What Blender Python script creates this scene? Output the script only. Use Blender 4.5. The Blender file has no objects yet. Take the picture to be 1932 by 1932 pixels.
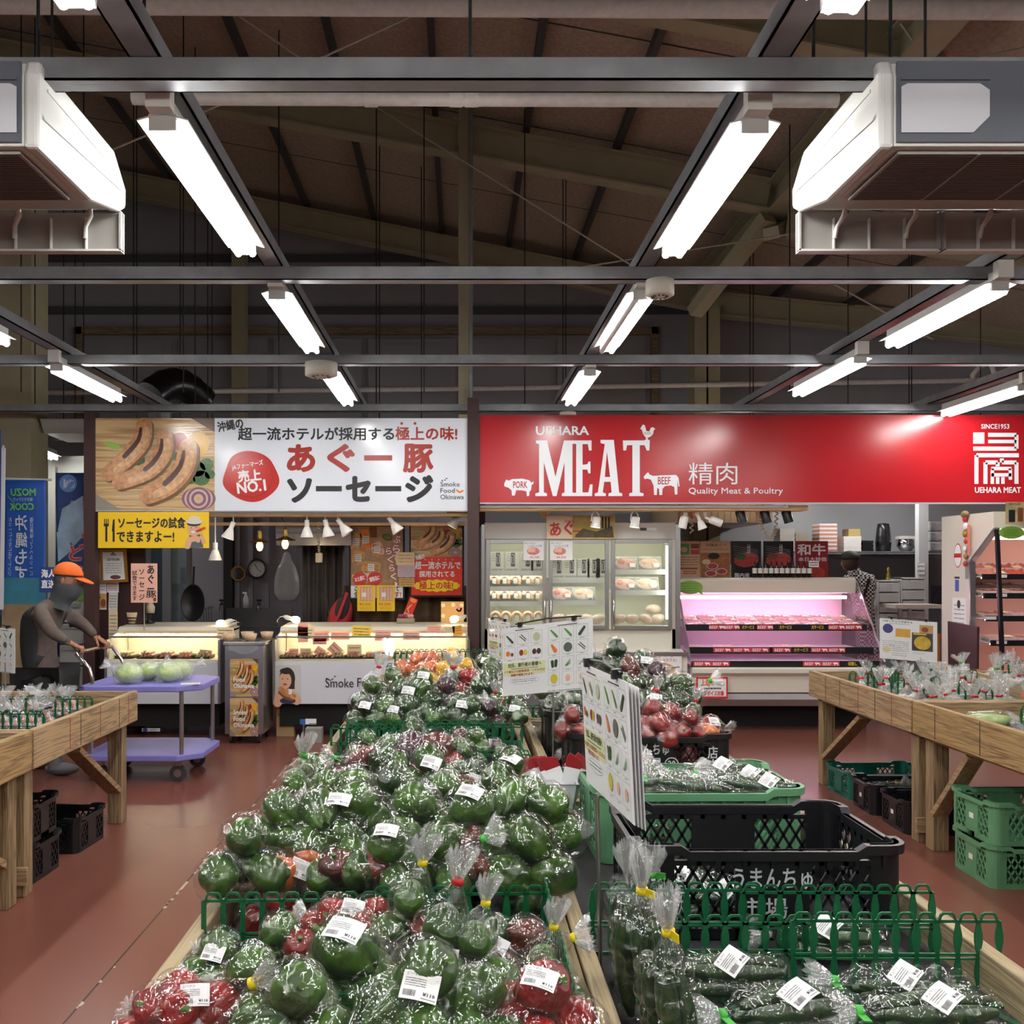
import bpy, math, random
from math import sin, cos, pi, radians, sqrt, atan2
from mathutils import Vector as V, Matrix as M, noise
S = bpy.context.scene
COL = S.collection
# ---------------- camera, world, exposure ----------------
F, CX, CY, EYE = 1783.0, 866.0, 1072.0, 1.6      # focal length in pixels, principal point, eye height
cam = bpy.data.cameras.new('camera'); camo = bpy.data.objects.new('camera', cam); COL.objects.link(camo)
camo.location = (0, 0, EYE); camo.rotation_euler = (pi / 2, 0, 0)
cam.sensor_width = 36; cam.lens = 36 * F / 1932
cam.shift_x = (966 - CX) / 1932; cam.shift_y = (CY - 966) / 1932
cam.clip_start = .05; cam.clip_end = 100
S.camera = camo
wd = bpy.data.worlds.new('world'); S.world = wd; wd.use_nodes = True
wd.node_tree.nodes['Background'].inputs[0].default_value = (.9, .95, 1, 1)
wd.node_tree.nodes['Background'].inputs[1].default_value = .06
S.view_settings.view_transform = 'Standard'; S.view_settings.look = 'None'
S.view_settings.exposure = 0.25; S.view_settings.gamma = 1
S.cycles.transparent_max_bounces = 40; S.cycles.max_bounces = 8; S.cycles.diffuse_bounces = 4; S.cycles.glossy_bounces = 4
S.cycles.caustics_reflective = False; S.cycles.caustics_refractive = False; S.cycles.sample_clamp_indirect = 6
TUBE = 60.0        # fluorescent tube radiance

def at(px, py, Y): return V(((px - CX) * Y / F, Y, EYE - (py - CY) * Y / F))
def floor_at(px, py):
    Y = EYE * F / (py - CY); return at(px, py, Y)
def on_z(px, py, Z):
    Y = (EYE - Z) * F / (py - CY); return at(px, py, Y)

# ---------------- materials ----------------
MC = {}
def lin(c):
    if isinstance(c, str):
        c = [int(c[i:i + 2], 16) / 255 for i in (0, 2, 4)]
        c = [x / 12.92 if x <= .04045 else ((x + .055) / 1.055) ** 2.4 for x in c]
    return (c[0], c[1], c[2], 1)
def nodes(m):
    m.use_nodes = True; nt = m.node_tree; return nt, nt.nodes['Principled BSDF']
def mat(name, col, rough=.5, metal=0, spec=.5, noise_amt=0, noise_scale=20, bump=0, emit=0, alpha=1, coat=0, trans=0):
    if name in MC: return MC[name]
    m = bpy.data.materials.new(name); MC[name] = m
    nt, p = nodes(m); c = lin(col); m.diffuse_color = c
    p.inputs['Base Color'].default_value = c; p.inputs['Roughness'].default_value = rough
    p.inputs['Metallic'].default_value = metal; p.inputs['Specular IOR Level'].default_value = spec
    p.inputs['Coat Weight'].default_value = coat; p.inputs['Transmission Weight'].default_value = trans
    if emit: p.inputs['Emission Color'].default_value = c; p.inputs['Emission Strength'].default_value = emit
    if alpha < 1: p.inputs['Alpha'].default_value = alpha
    if noise_amt or bump:
        tc = nt.nodes.new('ShaderNodeTexCoord'); n = nt.nodes.new('ShaderNodeTexNoise')
        n.inputs['Scale'].default_value = noise_scale; n.inputs['Detail'].default_value = 5
        nt.links.new(tc.outputs['Object'], n.inputs['Vector'])
        if noise_amt:
            r = nt.nodes.new('ShaderNodeMapRange'); nt.links.new(n.outputs['Fac'], r.inputs[0])
            r.inputs[1].default_value = .25; r.inputs[2].default_value = .75
            r.inputs[3].default_value = 1 - noise_amt; r.inputs[4].default_value = 1 + noise_amt
            h = nt.nodes.new('ShaderNodeMix'); h.data_type = 'RGBA'; h.blend_type = 'MULTIPLY'; h.inputs[0].default_value = 1
            h.inputs[6].default_value = c; nt.links.new(r.outputs[0], h.inputs[7]); nt.links.new(h.outputs[2], p.inputs['Base Color'])
        if bump:
            b = nt.nodes.new('ShaderNodeBump'); b.inputs['Strength'].default_value = bump; b.inputs['Distance'].default_value = .01
            nt.links.new(n.outputs['Fac'], b.inputs['Height']); nt.links.new(b.outputs[0], p.inputs['Normal'])
    return m
def wood(name, c1, c2, axis='Y', scale=1.0, rough=.65):
    if name in MC: return MC[name]
    m = bpy.data.materials.new(name); MC[name] = m; nt, p = nodes(m); m.diffuse_color = lin(c1)
    tc = nt.nodes.new('ShaderNodeTexCoord'); mp = nt.nodes.new('ShaderNodeMapping')
    s = {'X': (1.2, 26, 26), 'Y': (26, 1.2, 26), 'Z': (26, 26, 1.2)}[axis]
    mp.inputs['Scale'].default_value = [k * scale for k in s]
    nt.links.new(tc.outputs['Object'], mp.inputs[0])
    n = nt.nodes.new('ShaderNodeTexNoise'); n.inputs['Scale'].default_value = 1.3; n.inputs['Detail'].default_value = 3; n.inputs['Distortion'].default_value = .6
    w = nt.nodes.new('ShaderNodeTexNoise'); w.inputs['Scale'].default_value = 6; w.inputs['Detail'].default_value = 6
    nt.links.new(mp.outputs[0], n.inputs['Vector']); nt.links.new(mp.outputs[0], w.inputs['Vector'])
    k = nt.nodes.new('ShaderNodeTexNoise'); k.inputs['Scale'].default_value = 2.2; nt.links.new(tc.outputs['Object'], k.inputs['Vector'])
    wv = nt.nodes.new('ShaderNodeMath'); wv.operation = 'MULTIPLY_ADD'; nt.links.new(n.outputs['Fac'], wv.inputs[0]); wv.inputs[1].default_value = 30; wv.inputs[2].default_value = 0
    sn = nt.nodes.new('ShaderNodeMath'); sn.operation = 'SINE'; nt.links.new(wv.outputs[0], sn.inputs[0])
    ad = nt.nodes.new('ShaderNodeMath'); ad.operation = 'MULTIPLY_ADD'; nt.links.new(sn.outputs[0], ad.inputs[0]); ad.inputs[1].default_value = .28
    nt.links.new(w.outputs['Fac'], ad.inputs[2])
    ad2 = nt.nodes.new('ShaderNodeMath'); ad2.operation = 'MULTIPLY_ADD'; nt.links.new(k.outputs['Fac'], ad2.inputs[0]); ad2.inputs[1].default_value = .6
    nt.links.new(ad.outputs[0], ad2.inputs[2])
    cr = nt.nodes.new('ShaderNodeValToRGB'); cr.color_ramp.elements[0].position = .35; cr.color_ramp.elements[1].position = 1.05
    cr.color_ramp.elements[0].color = lin(c2); cr.color_ramp.elements[1].color = lin(c1)
    nt.links.new(ad2.outputs[0], cr.inputs[0]); nt.links.new(cr.outputs[0], p.inputs['Base Color'])
    b = nt.nodes.new('ShaderNodeBump'); b.inputs['Strength'].default_value = .25; b.inputs['Distance'].default_value = .004
    nt.links.new(ad.outputs[0], b.inputs['Height']); nt.links.new(b.outputs[0], p.inputs['Normal'])
    p.inputs['Roughness'].default_value = rough
    return m
def film_mat(name, haze=.05, tint=(1, 1, 1), scale=22, strength=.9, edge=.35, rough=.05, base=.06):
    """clear plastic film: mostly see-through, crinkled, glossy"""
    m = bpy.data.materials.new(name); MC[name] = m; m.use_nodes = True; nt = m.node_tree; nt.nodes.clear(); m.diffuse_color = (.8, .9, .85, .3)
    N = nt.nodes.new; L = nt.links.new
    out = N('ShaderNodeOutputMaterial'); tc = N('ShaderNodeTexCoord')
    def ridge(sc, dist):
        n = N('ShaderNodeTexNoise'); n.inputs['Scale'].default_value = sc; n.inputs['Detail'].default_value = 2; n.inputs['Distortion'].default_value = dist
        L(tc.outputs['Object'], n.inputs['Vector'])
        a = N('ShaderNodeMath'); a.operation = 'SUBTRACT'; L(n.outputs['Fac'], a.inputs[0]); a.inputs[1].default_value = .5
        b = N('ShaderNodeMath'); b.operation = 'ABSOLUTE'; L(a.outputs[0], b.inputs[0]); return b
    r1 = ridge(scale, .3); r2 = ridge(scale * 2.6, .8)
    ad = N('ShaderNodeMath'); ad.operation = 'MULTIPLY_ADD'; L(r2.outputs[0], ad.inputs[0]); ad.inputs[1].default_value = .12; L(r1.outputs[0], ad.inputs[2])
    bp = N('ShaderNodeBump'); bp.inputs['Strength'].default_value = strength; bp.inputs['Distance'].default_value = .02; L(ad.outputs[0], bp.inputs['Height'])
    gl = N('ShaderNodeBsdfGlossy'); gl.inputs['Roughness'].default_value = rough; gl.inputs[0].default_value = (1, 1, 1, 1); L(bp.outputs[0], gl.inputs['Normal'])
    tr = N('ShaderNodeBsdfTransparent'); tr.inputs[0].default_value = (*tint, 1)
    df = N('ShaderNodeBsdfDiffuse'); df.inputs[0].default_value = (.9, .92, .92, 1)
    lw = N('ShaderNodeLayerWeight'); lw.inputs['Blend'].default_value = .5
    sq = N('ShaderNodeMath'); sq.operation = 'POWER'; L(lw.outputs['Facing'], sq.inputs[0]); sq.inputs[1].default_value = 2.5
    pw = N('ShaderNodeMath'); pw.operation = 'MULTIPLY_ADD'; L(sq.outputs[0], pw.inputs[0]); pw.inputs[1].default_value = edge; pw.inputs[2].default_value = base
    m1 = N('ShaderNodeMixShader'); L(pw.outputs[0], m1.inputs[0]); L(tr.outputs[0], m1.inputs[1]); L(gl.outputs[0], m1.inputs[2])
    m2 = N('ShaderNodeMixShader'); m2.inputs[0].default_value = haze; L(m1.outputs[0], m2.inputs[1]); L(df.outputs[0], m2.inputs[2])
    L(m2.outputs[0], out.inputs[0]); return m
def glass_mat(name, tint=(1, 1, 1), refl=.08, rough=.02):
    m = bpy.data.materials.new(name); MC[name] = m; m.use_nodes = True; nt = m.node_tree; nt.nodes.clear(); m.diffuse_color = (.8, .9, .9, .3)
    N = nt.nodes.new; L = nt.links.new
    out = N('ShaderNodeOutputMaterial'); gl = N('ShaderNodeBsdfGlossy'); gl.inputs['Roughness'].default_value = rough
    tr = N('ShaderNodeBsdfTransparent'); tr.inputs[0].default_value = (*tint, 1)
    lw = N('ShaderNodeLayerWeight'); lw.inputs['Blend'].default_value = .25
    pw = N('ShaderNodeMath'); pw.operation = 'MULTIPLY_ADD'; L(lw.outputs['Facing'], pw.inputs[0]); pw.inputs[1].default_value = .3; pw.inputs[2].default_value = refl
    mx = N('ShaderNodeMixShader'); L(pw.outputs[0], mx.inputs[0]); L(tr.outputs[0], mx.inputs[1]); L(gl.outputs[0], mx.inputs[2]); L(mx.outputs[0], out.inputs[0]); return m

# ---------------- objects ----------------
W = {}            # world matrix of every object made here
def link(o, parent=None, mw=None):
    COL.objects.link(o); mw = mw or M.Identity(4)
    if parent is not None:
        o.parent = parent; o.matrix_basis = W[parent.name].inverted() @ mw
    else: o.matrix_basis = mw
    W[o.name] = mw; return o
def tag(o, label=None, cat=None, group=None, kind=None):
    if label: o['label'] = label
    if cat: o['category'] = cat
    if group: o['group'] = group
    if kind: o['kind'] = kind
    return o
def thing(name, label, cat, loc=(0, 0, 0), group=None, rz=0, mw=None):
    o = bpy.data.objects.new(name, None); o.empty_display_size = .05
    link(o, None, mw or (M.Translation(V(loc)) @ M.Rotation(rz, 4, 'Z'))); return tag(o, label, cat, group)
def inst(name, me, parent, mw): return link(bpy.data.objects.new(name, me), parent, mw)

class MB:
    def __init__(s, m=None): s.v = []; s.f = []; s.mi = []; s.sm = []; s.ms = []; s.i = 0; s.x = M.Identity(4); m and s.mat(m)
    def mat(s, m):
        if m not in s.ms: s.ms.append(m)
        s.i = s.ms.index(m); return s
    def add(s, vs, fs, smooth=False):
        o = len(s.v); s.v += [s.x @ V(v) for v in vs]
        for f in fs: s.f.append([o + k for k in f]); s.mi.append(s.i); s.sm.append(smooth)
        return s
    def box(s, x0, x1, y0, y1, z0, z1):
        if x0 > x1: x0, x1 = x1, x0
        if y0 > y1: y0, y1 = y1, y0
        if z0 > z1: z0, z1 = z1, z0
        return s.add([(x, y, z) for z in (z0, z1) for y in (y0, y1) for x in (x0, x1)],
                     [(0, 2, 3, 1), (4, 5, 7, 6), (0, 1, 5, 4), (2, 6, 7, 3), (0, 4, 6, 2), (1, 3, 7, 5)])
    def bar(s, a, b, w, h, up=(0, 0, 1)):
        a, b = V(a), V(b); d = (b - a).normalized(); up = V(up)
        if abs(d.dot(up)) > .98: up = V((0, 1, 0))
        r = d.cross(up).normalized() * w / 2; u = r.cross(d).normalized() * h / 2
        return s.add([p + i * r + j * u for p in (a, b) for i, j in ((-1, -1), (1, -1), (1, 1), (-1, 1))],
                     [(0, 1, 2, 3), (7, 6, 5, 4), (0, 4, 5, 1), (1, 5, 6, 2), (2, 6, 7, 3), (3, 7, 4, 0)])
    def tube(s, pts, r, n=8, closed=False):
        pts = [V(p) for p in pts]; k = len(pts); rs = r if isinstance(r, (list, tuple)) else [r] * k
        vs = []; prev = None
        for i, p in enumerate(pts):
            d = (pts[(i + 1) % k] - pts[i - 1]) if closed else (pts[min(i + 1, k - 1)] - pts[max(i - 1, 0)])
            d.normalize()
            u = prev if prev else (V((0, 0, 1)) if abs(d.z) < .9 else V((1, 0, 0)))
            u = (u - d * u.dot(d)).normalized(); prev = u; w = d.cross(u)
            vs += [p + rs[i] * (cos(2 * pi * j / n) * u + sin(2 * pi * j / n) * w) for j in range(n)]
        fs = [(i % k * n + j, i % k * n + (j + 1) % n, (i + 1) % k * n + (j + 1) % n, (i + 1) % k * n + j) for i in range(k if closed else k - 1) for j in range(n)]
        s.add(vs, fs, True)
        if not closed:
            s.add(vs[:n], [tuple(range(n))[::-1]]); s.add(vs[-n:], [tuple(range(n))])
        return s
    def lathe(s, prof, n=16, mtx=None, smooth=True):
        mtx = mtx or M.Identity(4)
        vs = [mtx @ V((r * cos(2 * pi * j / n), r * sin(2 * pi * j / n), z)) for r, z in prof for j in range(n)]
        fs = [(i * n + j, i * n + (j + 1) % n, (i + 1) * n + (j + 1) % n, (i + 1) * n + j) for i in range(len(prof) - 1) for j in range(n)]
        return s.add(vs, fs, smooth)
    def prism(s, poly, z0, z1):
        """polygon in local xy extruded along local z"""
        n = len(poly); vs = [(x, y, z0) for x, y in poly] + [(x, y, z1) for x, y in poly]
        return s.add(vs, [tuple(range(n))[::-1], tuple(range(n, 2 * n))] + [(i, (i + 1) % n, n + (i + 1) % n, n + i) for i in range(n)])
    def prism_x(s, poly, x0, x1):
        n = len(poly); vs = [(x0, y, z) for y, z in poly] + [(x1, y, z) for y, z in poly]
        return s.add(vs, [tuple(range(n)), tuple(range(n, 2 * n))[::-1]] + [(i, n + i, n + (i + 1) % n, (i + 1) % n) for i in range(n)])
    def ball(s, c, r, n=14, k=9, sc=(1, 1, 1)):
        c = V(c); vs = []; fs = []
        for i in range(k + 1):
            t = pi * i / k
            for j in range(n):
                a = 2 * pi * j / n; vs.append(c + V((r * sc[0] * sin(t) * cos(a), r * sc[1] * sin(t) * sin(a), r * sc[2] * cos(t))))
        for i in range(k):
            for j in range(n): fs.append((i * n + j, (i + 1) * n + j, (i + 1) * n + (j + 1) % n, i * n + (j + 1) % n))
        return s.add(vs, fs, True)
    # --- flat artwork: local x right, y DOWN in sheet units, layers stacked outwards ---
    def sheet(s, Y=None, mtx=None, k=None):
        """sheet coordinates = photo pixels on the upright plane at distance Y, facing the aisle (or any matrix)"""
        s.sx = mtx or M(((Y / F, 0, 0, -CX * Y / F), (0, 0, -1, Y), (0, -Y / F, 0, EYE + CY * Y / F), (0, 0, 0, 1)))
        s.lay = 0; return s
    def poly(s, pts, m, l=1):
        s.mat(m); s.add([s.sx @ V((x, y, l * .0012)) for x, y in pts], [tuple(range(len(pts)))]); return s
    def rect(s, x0, y0, x1, y1, m, l=1): return s.poly([(x0, y0), (x1, y0), (x1, y1), (x0, y1)], m, l)
    def ell(s, x, y, rx, ry, m, l=1, rot=0, n=20, a0=0, a1=2 * pi):
        c, d = cos(rot), sin(rot); P = []
        for i in range(n):
            a = a0 + (a1 - a0) * i / (n if a1 - a0 > 6.2 else n - 1); u, v = rx * cos(a), ry * sin(a); P.append((x + u * c - v * d, y + u * d + v * c))
        return s.poly(P, m, l)
    def line(s, pts, w, m, l=1):
        for (x0, y0), (x1, y1) in zip(pts, pts[1:]):
            d = sqrt((x1 - x0) ** 2 + (y1 - y0) ** 2) or 1; nx, ny = -(y1 - y0) / d * w / 2, (x1 - x0) / d * w / 2
            s.poly([(x0 + nx, y0 + ny), (x1 + nx, y1 + ny), (x1 - nx, y1 - ny), (x0 - nx, y0 - ny)], m, l)
        return s
    def blob(s, pts, ws, m, l=1, n=8):
        """a tapered rounded stroke (sausages, cucumbers)"""
        up = []; dn = []
        for i, (x, y) in enumerate(pts):
            a, b = pts[max(i - 1, 0)], pts[min(i + 1, len(pts) - 1)]; t = atan2(b[1] - a[1], b[0] - a[0]); w = ws[i]
            up.append((x - sin(t) * w, y + cos(t) * w)); dn.append((x + sin(t) * w, y - cos(t) * w))
        def cap(p, q, w, sg):
            t = atan2(p[1] - q[1], p[0] - q[0]); return [(p[0] + w * cos(t + sg * (pi / 2 - pi * i / n)), p[1] + w * sin(t + sg * (pi / 2 - pi * i / n))) for i in range(1, n)]
        P = up + cap(pts[-1], pts[-2], ws[-1], 1) + dn[::-1] + cap(pts[0], pts[1], ws[0], 1)
        return s.poly(P, m, l)
    def text(s, body, x0, y0, x1, y1, m, l=2, bold=0, rot=0, shear=0, res=2):
        """lettering fitted to the box x0..x1 (x0 > x1 mirrors it), y0 top, y1 bottom"""
        vs, fs, bb = glyphs(body, shear, res)
        if not vs: return s
        w, h = max(bb[2] - bb[0], 1e-6), max(bb[3] - bb[1], 1e-6); cx, cy = (x0 + x1) / 2, (y0 + y1) / 2; c, d = cos(rot), sin(rot)
        s.mat(m); kx, ky = (x1 - x0) / w, (y1 - y0) / h; r = bold * abs(ky)
        for i, (ox, oy) in enumerate(((0, 0),) if bold <= 0 else ((r, r), (r, -r), (-r, r), (-r, -r)) if bold < .03 else ((r, 0), (-r, 0), (0, r), (0, -r), (.7 * r, .7 * r), (.7 * r, -.7 * r), (-.7 * r, .7 * r), (-.7 * r, -.7 * r))):
            out = []
            for x, y in vs:
                u = (x - (bb[0] + bb[2]) / 2) * (kx - (2 * r / w if kx > 0 else -2 * r / w)) + ox; q = -(y - (bb[1] + bb[3]) / 2) * (ky - 2 * r / h) + oy
                out.append(s.sx @ V((cx + u * c - q * d, cy + u * d + q * c, (l + i * .02) * .0012)))
            s.add(out, fs)
        return s
    def scrawl(s, x0, y0, x1, y1, rows, m, l=2, seed=1, fill=.6):
        """rows of tiny illegible print"""
        rr = random.Random(seed); h = (y1 - y0) / rows
        for i in range(rows):
            x = x0
            while x < x1 - .02 * (x1 - x0):
                w = (x1 - x0) * rr.uniform(.03, .12); e = min(x + w, x1)
                s.rect(x, y0 + i * h + h * (.5 - fill / 2), e, y0 + i * h + h * (.5 + fill / 2) * rr.uniform(.8, 1), m, l); x = e + (x1 - x0) * rr.uniform(.012, .03)
        return s
    def mesh(s, name, inv=None):
        me = bpy.data.meshes.new(name); vs = s.v if inv is None else [inv @ v for v in s.v]
        me.from_pydata([tuple(v) for v in vs], [], s.f)
        for m in s.ms: me.materials.append(m)
        me.polygons.foreach_set('material_index', s.mi); me.polygons.foreach_set('use_smooth', s.sm); me.update(); return me
    def build(s, name, parent=None, bevel=0, base=True, kind=None):
        """one mesh object; a top-level one gets its origin at its base"""
        if parent is None:
            lo = [min(v[i] for v in s.v) for i in range(3)]; hi = [max(v[i] for v in s.v) for i in range(3)]
            mw = M.Translation(V(((lo[0] + hi[0]) / 2, (lo[1] + hi[1]) / 2, lo[2]))) if base else M.Identity(4)
        else: mw = W[parent.name]
        o = bpy.data.objects.new(name, s.mesh(name, mw.inverted())); link(o, parent, mw)
        if kind: o['kind'] = kind
        if bevel:
            b = o.modifiers.new('bevel', 'BEVEL'); b.width = bevel; b.segments = 2; b.limit_method = 'ANGLE'; b.angle_limit = radians(50)
        return o
GC = {}
def glyphs(body, shear, res):
    k = (body, shear, res)
    if k not in GC:
        c = bpy.data.curves.new('lettering', 'FONT'); c.body = body; c.shear = shear; c.resolution_u = res; c.align_x = 'CENTER'; c.space_line = .95
        o = bpy.data.objects.new('lettering', c); COL.objects.link(o); bpy.context.view_layer.update()
        me = bpy.data.meshes.new_from_object(o); vs = [(v.co.x, v.co.y) for v in me.vertices]; fs = [tuple(p.vertices) for p in me.polygons]
        bpy.data.objects.remove(o); bpy.data.curves.remove(c); bpy.data.meshes.remove(me)
        bb = (min(v[0] for v in vs), min(v[1] for v in vs), max(v[0] for v in vs), max(v[1] for v in vs)) if vs else (0, 0, 1, 1)
        GC[k] = (vs, fs, bb)
    return GC[k]
ORD = ['first', 'second', 'third', 'fourth', 'fifth', 'sixth', 'seventh', 'eighth', 'ninth', 'tenth', 'eleventh', 'twelfth', 'thirteenth', 'fourteenth']

# ---------------- common materials ----------------
white = mat('white enamel', 'E8E8E6', .35); offw = mat('off white panel', 'D9D8D2', .45); galv = mat('galvanised steel', '85878B', .42, .35, noise_amt=.18, noise_scale=9)
steel = mat('brushed steel', 'B8B9BA', .28, .95); chrome = mat('chrome', 'D8D8DA', .12, 1); black = mat('black plastic', '141517', .35); dark = mat('matt black', '0B0B0C', .7)
paper = mat('white paper', 'EDEDEE', .6); ink = mat('black ink', '1A1A1C', .55); redink = mat('red ink', 'B0271F', .5); brownpost = mat('dark brown paint', '38211F', .45)
grayw = mat('grey wall panel', '8C8C8E', .6, noise_amt=.06, noise_scale=4); olive = mat('olive painted steel', '9C957A', .5, noise_amt=.08, noise_scale=5)
yellow = mat('yellow print', 'EFC51A', .45); redpr = mat('red print', 'C22A20', .4); pinkp = mat('pink paper', 'EDB6A0', .6); creamp = mat('cream paper', 'EAD3A8', .6); yellp = mat('yellow paper', 'F0CE55', .6)
greenp = mat('green print', '4E8F3A', .5); orangep = mat('orange print', 'E07B28', .5); brownp = mat('brown print', '7A4326', .5); tanp = mat('tan print', 'C79A5B', .5); bluep = mat('blue print', '2E5FA8', .5); greyp = mat('grey print', '8A8C8E', .5)
plgreen = mat('green plastic', '0B5733', .4); ltgreen = mat('light green plastic', '3F8A55', .4)
# ================= structure =================
def floor_mat():
    m = bpy.data.materials.new('red brown sealed concrete'); nt, p = nodes(m); m.diffuse_color = (.25, .08, .06, 1); N = nt.nodes.new; L = nt.links.new
    tc = N('ShaderNodeTexCoord'); n = N('ShaderNodeTexNoise'); n.inputs['Scale'].default_value = .7; n.inputs['Detail'].default_value = 2
    L(tc.outputs['Object'], n.inputs['Vector'])
    cr = N('ShaderNodeValToRGB'); cr.color_ramp.elements[0].color = lin('74453A'); cr.color_ramp.elements[1].color = lin('7E4E42'); cr.color_ramp.elements[0].position = .35; cr.color_ramp.elements[1].position = .7
    L(n.outputs['Fac'], cr.inputs[0])
    sx = N('ShaderNodeSeparateXYZ'); L(tc.outputs['Object'], sx.inputs[0])
    def near(sock, val, w):
        a = N('ShaderNodeMath'); a.operation = 'SUBTRACT'; L(sock, a.inputs[0]); a.inputs[1].default_value = val
        b = N('ShaderNodeMath'); b.operation = 'ABSOLUTE'; L(a.outputs[0], b.inputs[0])
        c = N('ShaderNodeMath'); c.operation = 'LESS_THAN'; L(b.outputs[0], c.inputs[0]); c.inputs[1].default_value = w; return c.outputs[0]
    base = cr.outputs[0]
    for sock, val in ((sx.outputs[0], -1.39), (sx.outputs[0], 2.1), (sx.outputs[1], 8.0)):
        mk = near(sock, val, .004); mx = N('ShaderNodeMix'); mx.data_type = 'RGBA'; L(mk, mx.inputs[0]); L(base, mx.inputs[6]); mx.inputs[7].default_value = lin('2A1512'); base = mx.outputs[2]
    n2 = N('ShaderNodeTexNoise'); n2.inputs['Scale'].default_value = 9; n2.inputs['Detail'].default_value = 3; L(tc.outputs['Object'], n2.inputs['Vector'])
    g = N('ShaderNodeMath'); g.operation = 'GREATER_THAN'; L(n2.outputs['Fac'], g.inputs[0]); g.inputs[1].default_value = .56
    mm = N('ShaderNodeMath'); mm.operation = 'MULTIPLY'; L(g.outputs[0], mm.inputs[0]); L(near(sx.outputs[0], -1.386, .007), mm.inputs[1])
    mx = N('ShaderNodeMix'); mx.data_type = 'RGBA'; L(mm.outputs[0], mx.inputs[0]); L(base, mx.inputs[6]); mx.inputs[7].default_value = lin('B8A596'); base = mx.outputs[2]
    L(base, p.inputs['Base Color'])
    n3 = N('ShaderNodeTexNoise'); n3.inputs['Scale'].default_value = 4; n3.inputs['Detail'].default_value = 1; L(tc.outputs['Object'], n3.inputs['Vector'])
    r = N('ShaderNodeMapRange'); L(n3.outputs['Fac'], r.inputs[0]); r.inputs[3].default_value = .22; r.inputs[4].default_value = .36; p.inputs['Roughness'].default_value = .27
    p.inputs['Specular IOR Level'].default_value = .5
    return m
RX0, RX1, RY0, RY1 = -9.0, 9.5, -6.0, 15.0
MB(floor_mat()).box(RX0, RX1, RY0, RY1, -.2, 0).build('floor', base=False, kind='structure')
def roofz(x): return 5.62 + .185 * (3.2 - x)
roofm = mat('brown wood wool board', 'A39383', .9, noise_amt=.22, noise_scale=30, bump=.3)
b = MB(roofm); b.add([(RX0, RY0, roofz(RX0)), (RX1, RY0, roofz(RX1)), (RX1, RY1, roofz(RX1)), (RX0, RY1, roofz(RX0)), (RX0, RY0, roofz(RX0) + .15), (RX1, RY0, roofz(RX1) + .15), (RX1, RY1, roofz(RX1) + .15), (RX0, RY1, roofz(RX0) + .15)],
    [(0, 1, 2, 3), (7, 6, 5, 4), (0, 4, 5, 1), (1, 5, 6, 2), (2, 6, 7, 3), (3, 7, 4, 0)])
b.mat(mat('board seam', '2B2522', .9))
for k in range(12):
    y = -5 + 1.82 * k
    b.add([(RX0, y, roofz(RX0) - .003), (RX1, y, roofz(RX1) - .003), (RX1, y + .018, roofz(RX1) - .003), (RX0, y + .018, roofz(RX0) - .003)], [(0, 1, 2, 3)])
b.build('ceiling', base=False, kind='structure')
wallm = mat('dim grey wall sheet', '909094', .6, noise_amt=.06, noise_scale=3)
BW = 13.6
b = MB(wallm).box(RX0, RX1, BW, BW + .15, 0, roofz(RX0) + .2)
b.mat(mat('wall sheet joint', '4C4C50', .6))
for z in (5.25, 6.0): b.box(RX0, RX1, BW - .06, BW, z, z + .1)
b.build('wall_back', base=False, kind='structure')
MB(wallm).box(RX0 - .15, RX0, RY0, RY1, 0, roofz(RX0) + .2).build('wall_left', base=False, kind='structure')
MB(wallm).box(RX1, RX1 + .15, RY0, RY1, 0, roofz(RX0) + .2).build('wall_right', base=False, kind='structure')
MB(offw).box(RX0, RX1, RY0 - .15, RY0, 0, roofz(RX0) + .2).build('wall_behind', base=False, kind='structure')
# panelled frontage high on the back wall (timber frame with pale panels)
fw = wood('grey brown timber', '8A775B', '5F5140', 'X')
b = MB(fw); zt, zb = 5.05, 3.7; x0, x1 = at(145, 0, BW).x, at(1240, 0, BW).x
b.box(x0, x1, BW - .09, BW, zt - .1, zt); b.box(x0, x0 + .1, BW - .09, BW, zb, zt); b.box(x1 - .1, x1, BW - .09, BW, zb, zt)
b.mat(mat('pale grey panel', '8E8E92', .6))
for i in range(6):
    a = x0 + .12 + i * (x1 - x0 - .2) / 6; e = a + (x1 - x0 - .2) / 6 - .1
    b.box(a, e, BW - .05, BW, zb, zt - .16); b.box(a + .12, e - .12, BW - .065, BW - .05, zb, zt - .24)
b.build('trim_1', base=False, kind='structure')
# roof purlins (light steel) along the hall
purl = mat('dark purlin steel', '4E4C4E', .5, .5)
for i in range(16):
    x = -7.6 + i * .92; z = roofz(x)
    o = MB(purl).box(x - .03, x + .03, RY0, BW, z - .1, z - .004).build('roof_purlin', base=False, kind='structure')
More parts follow.
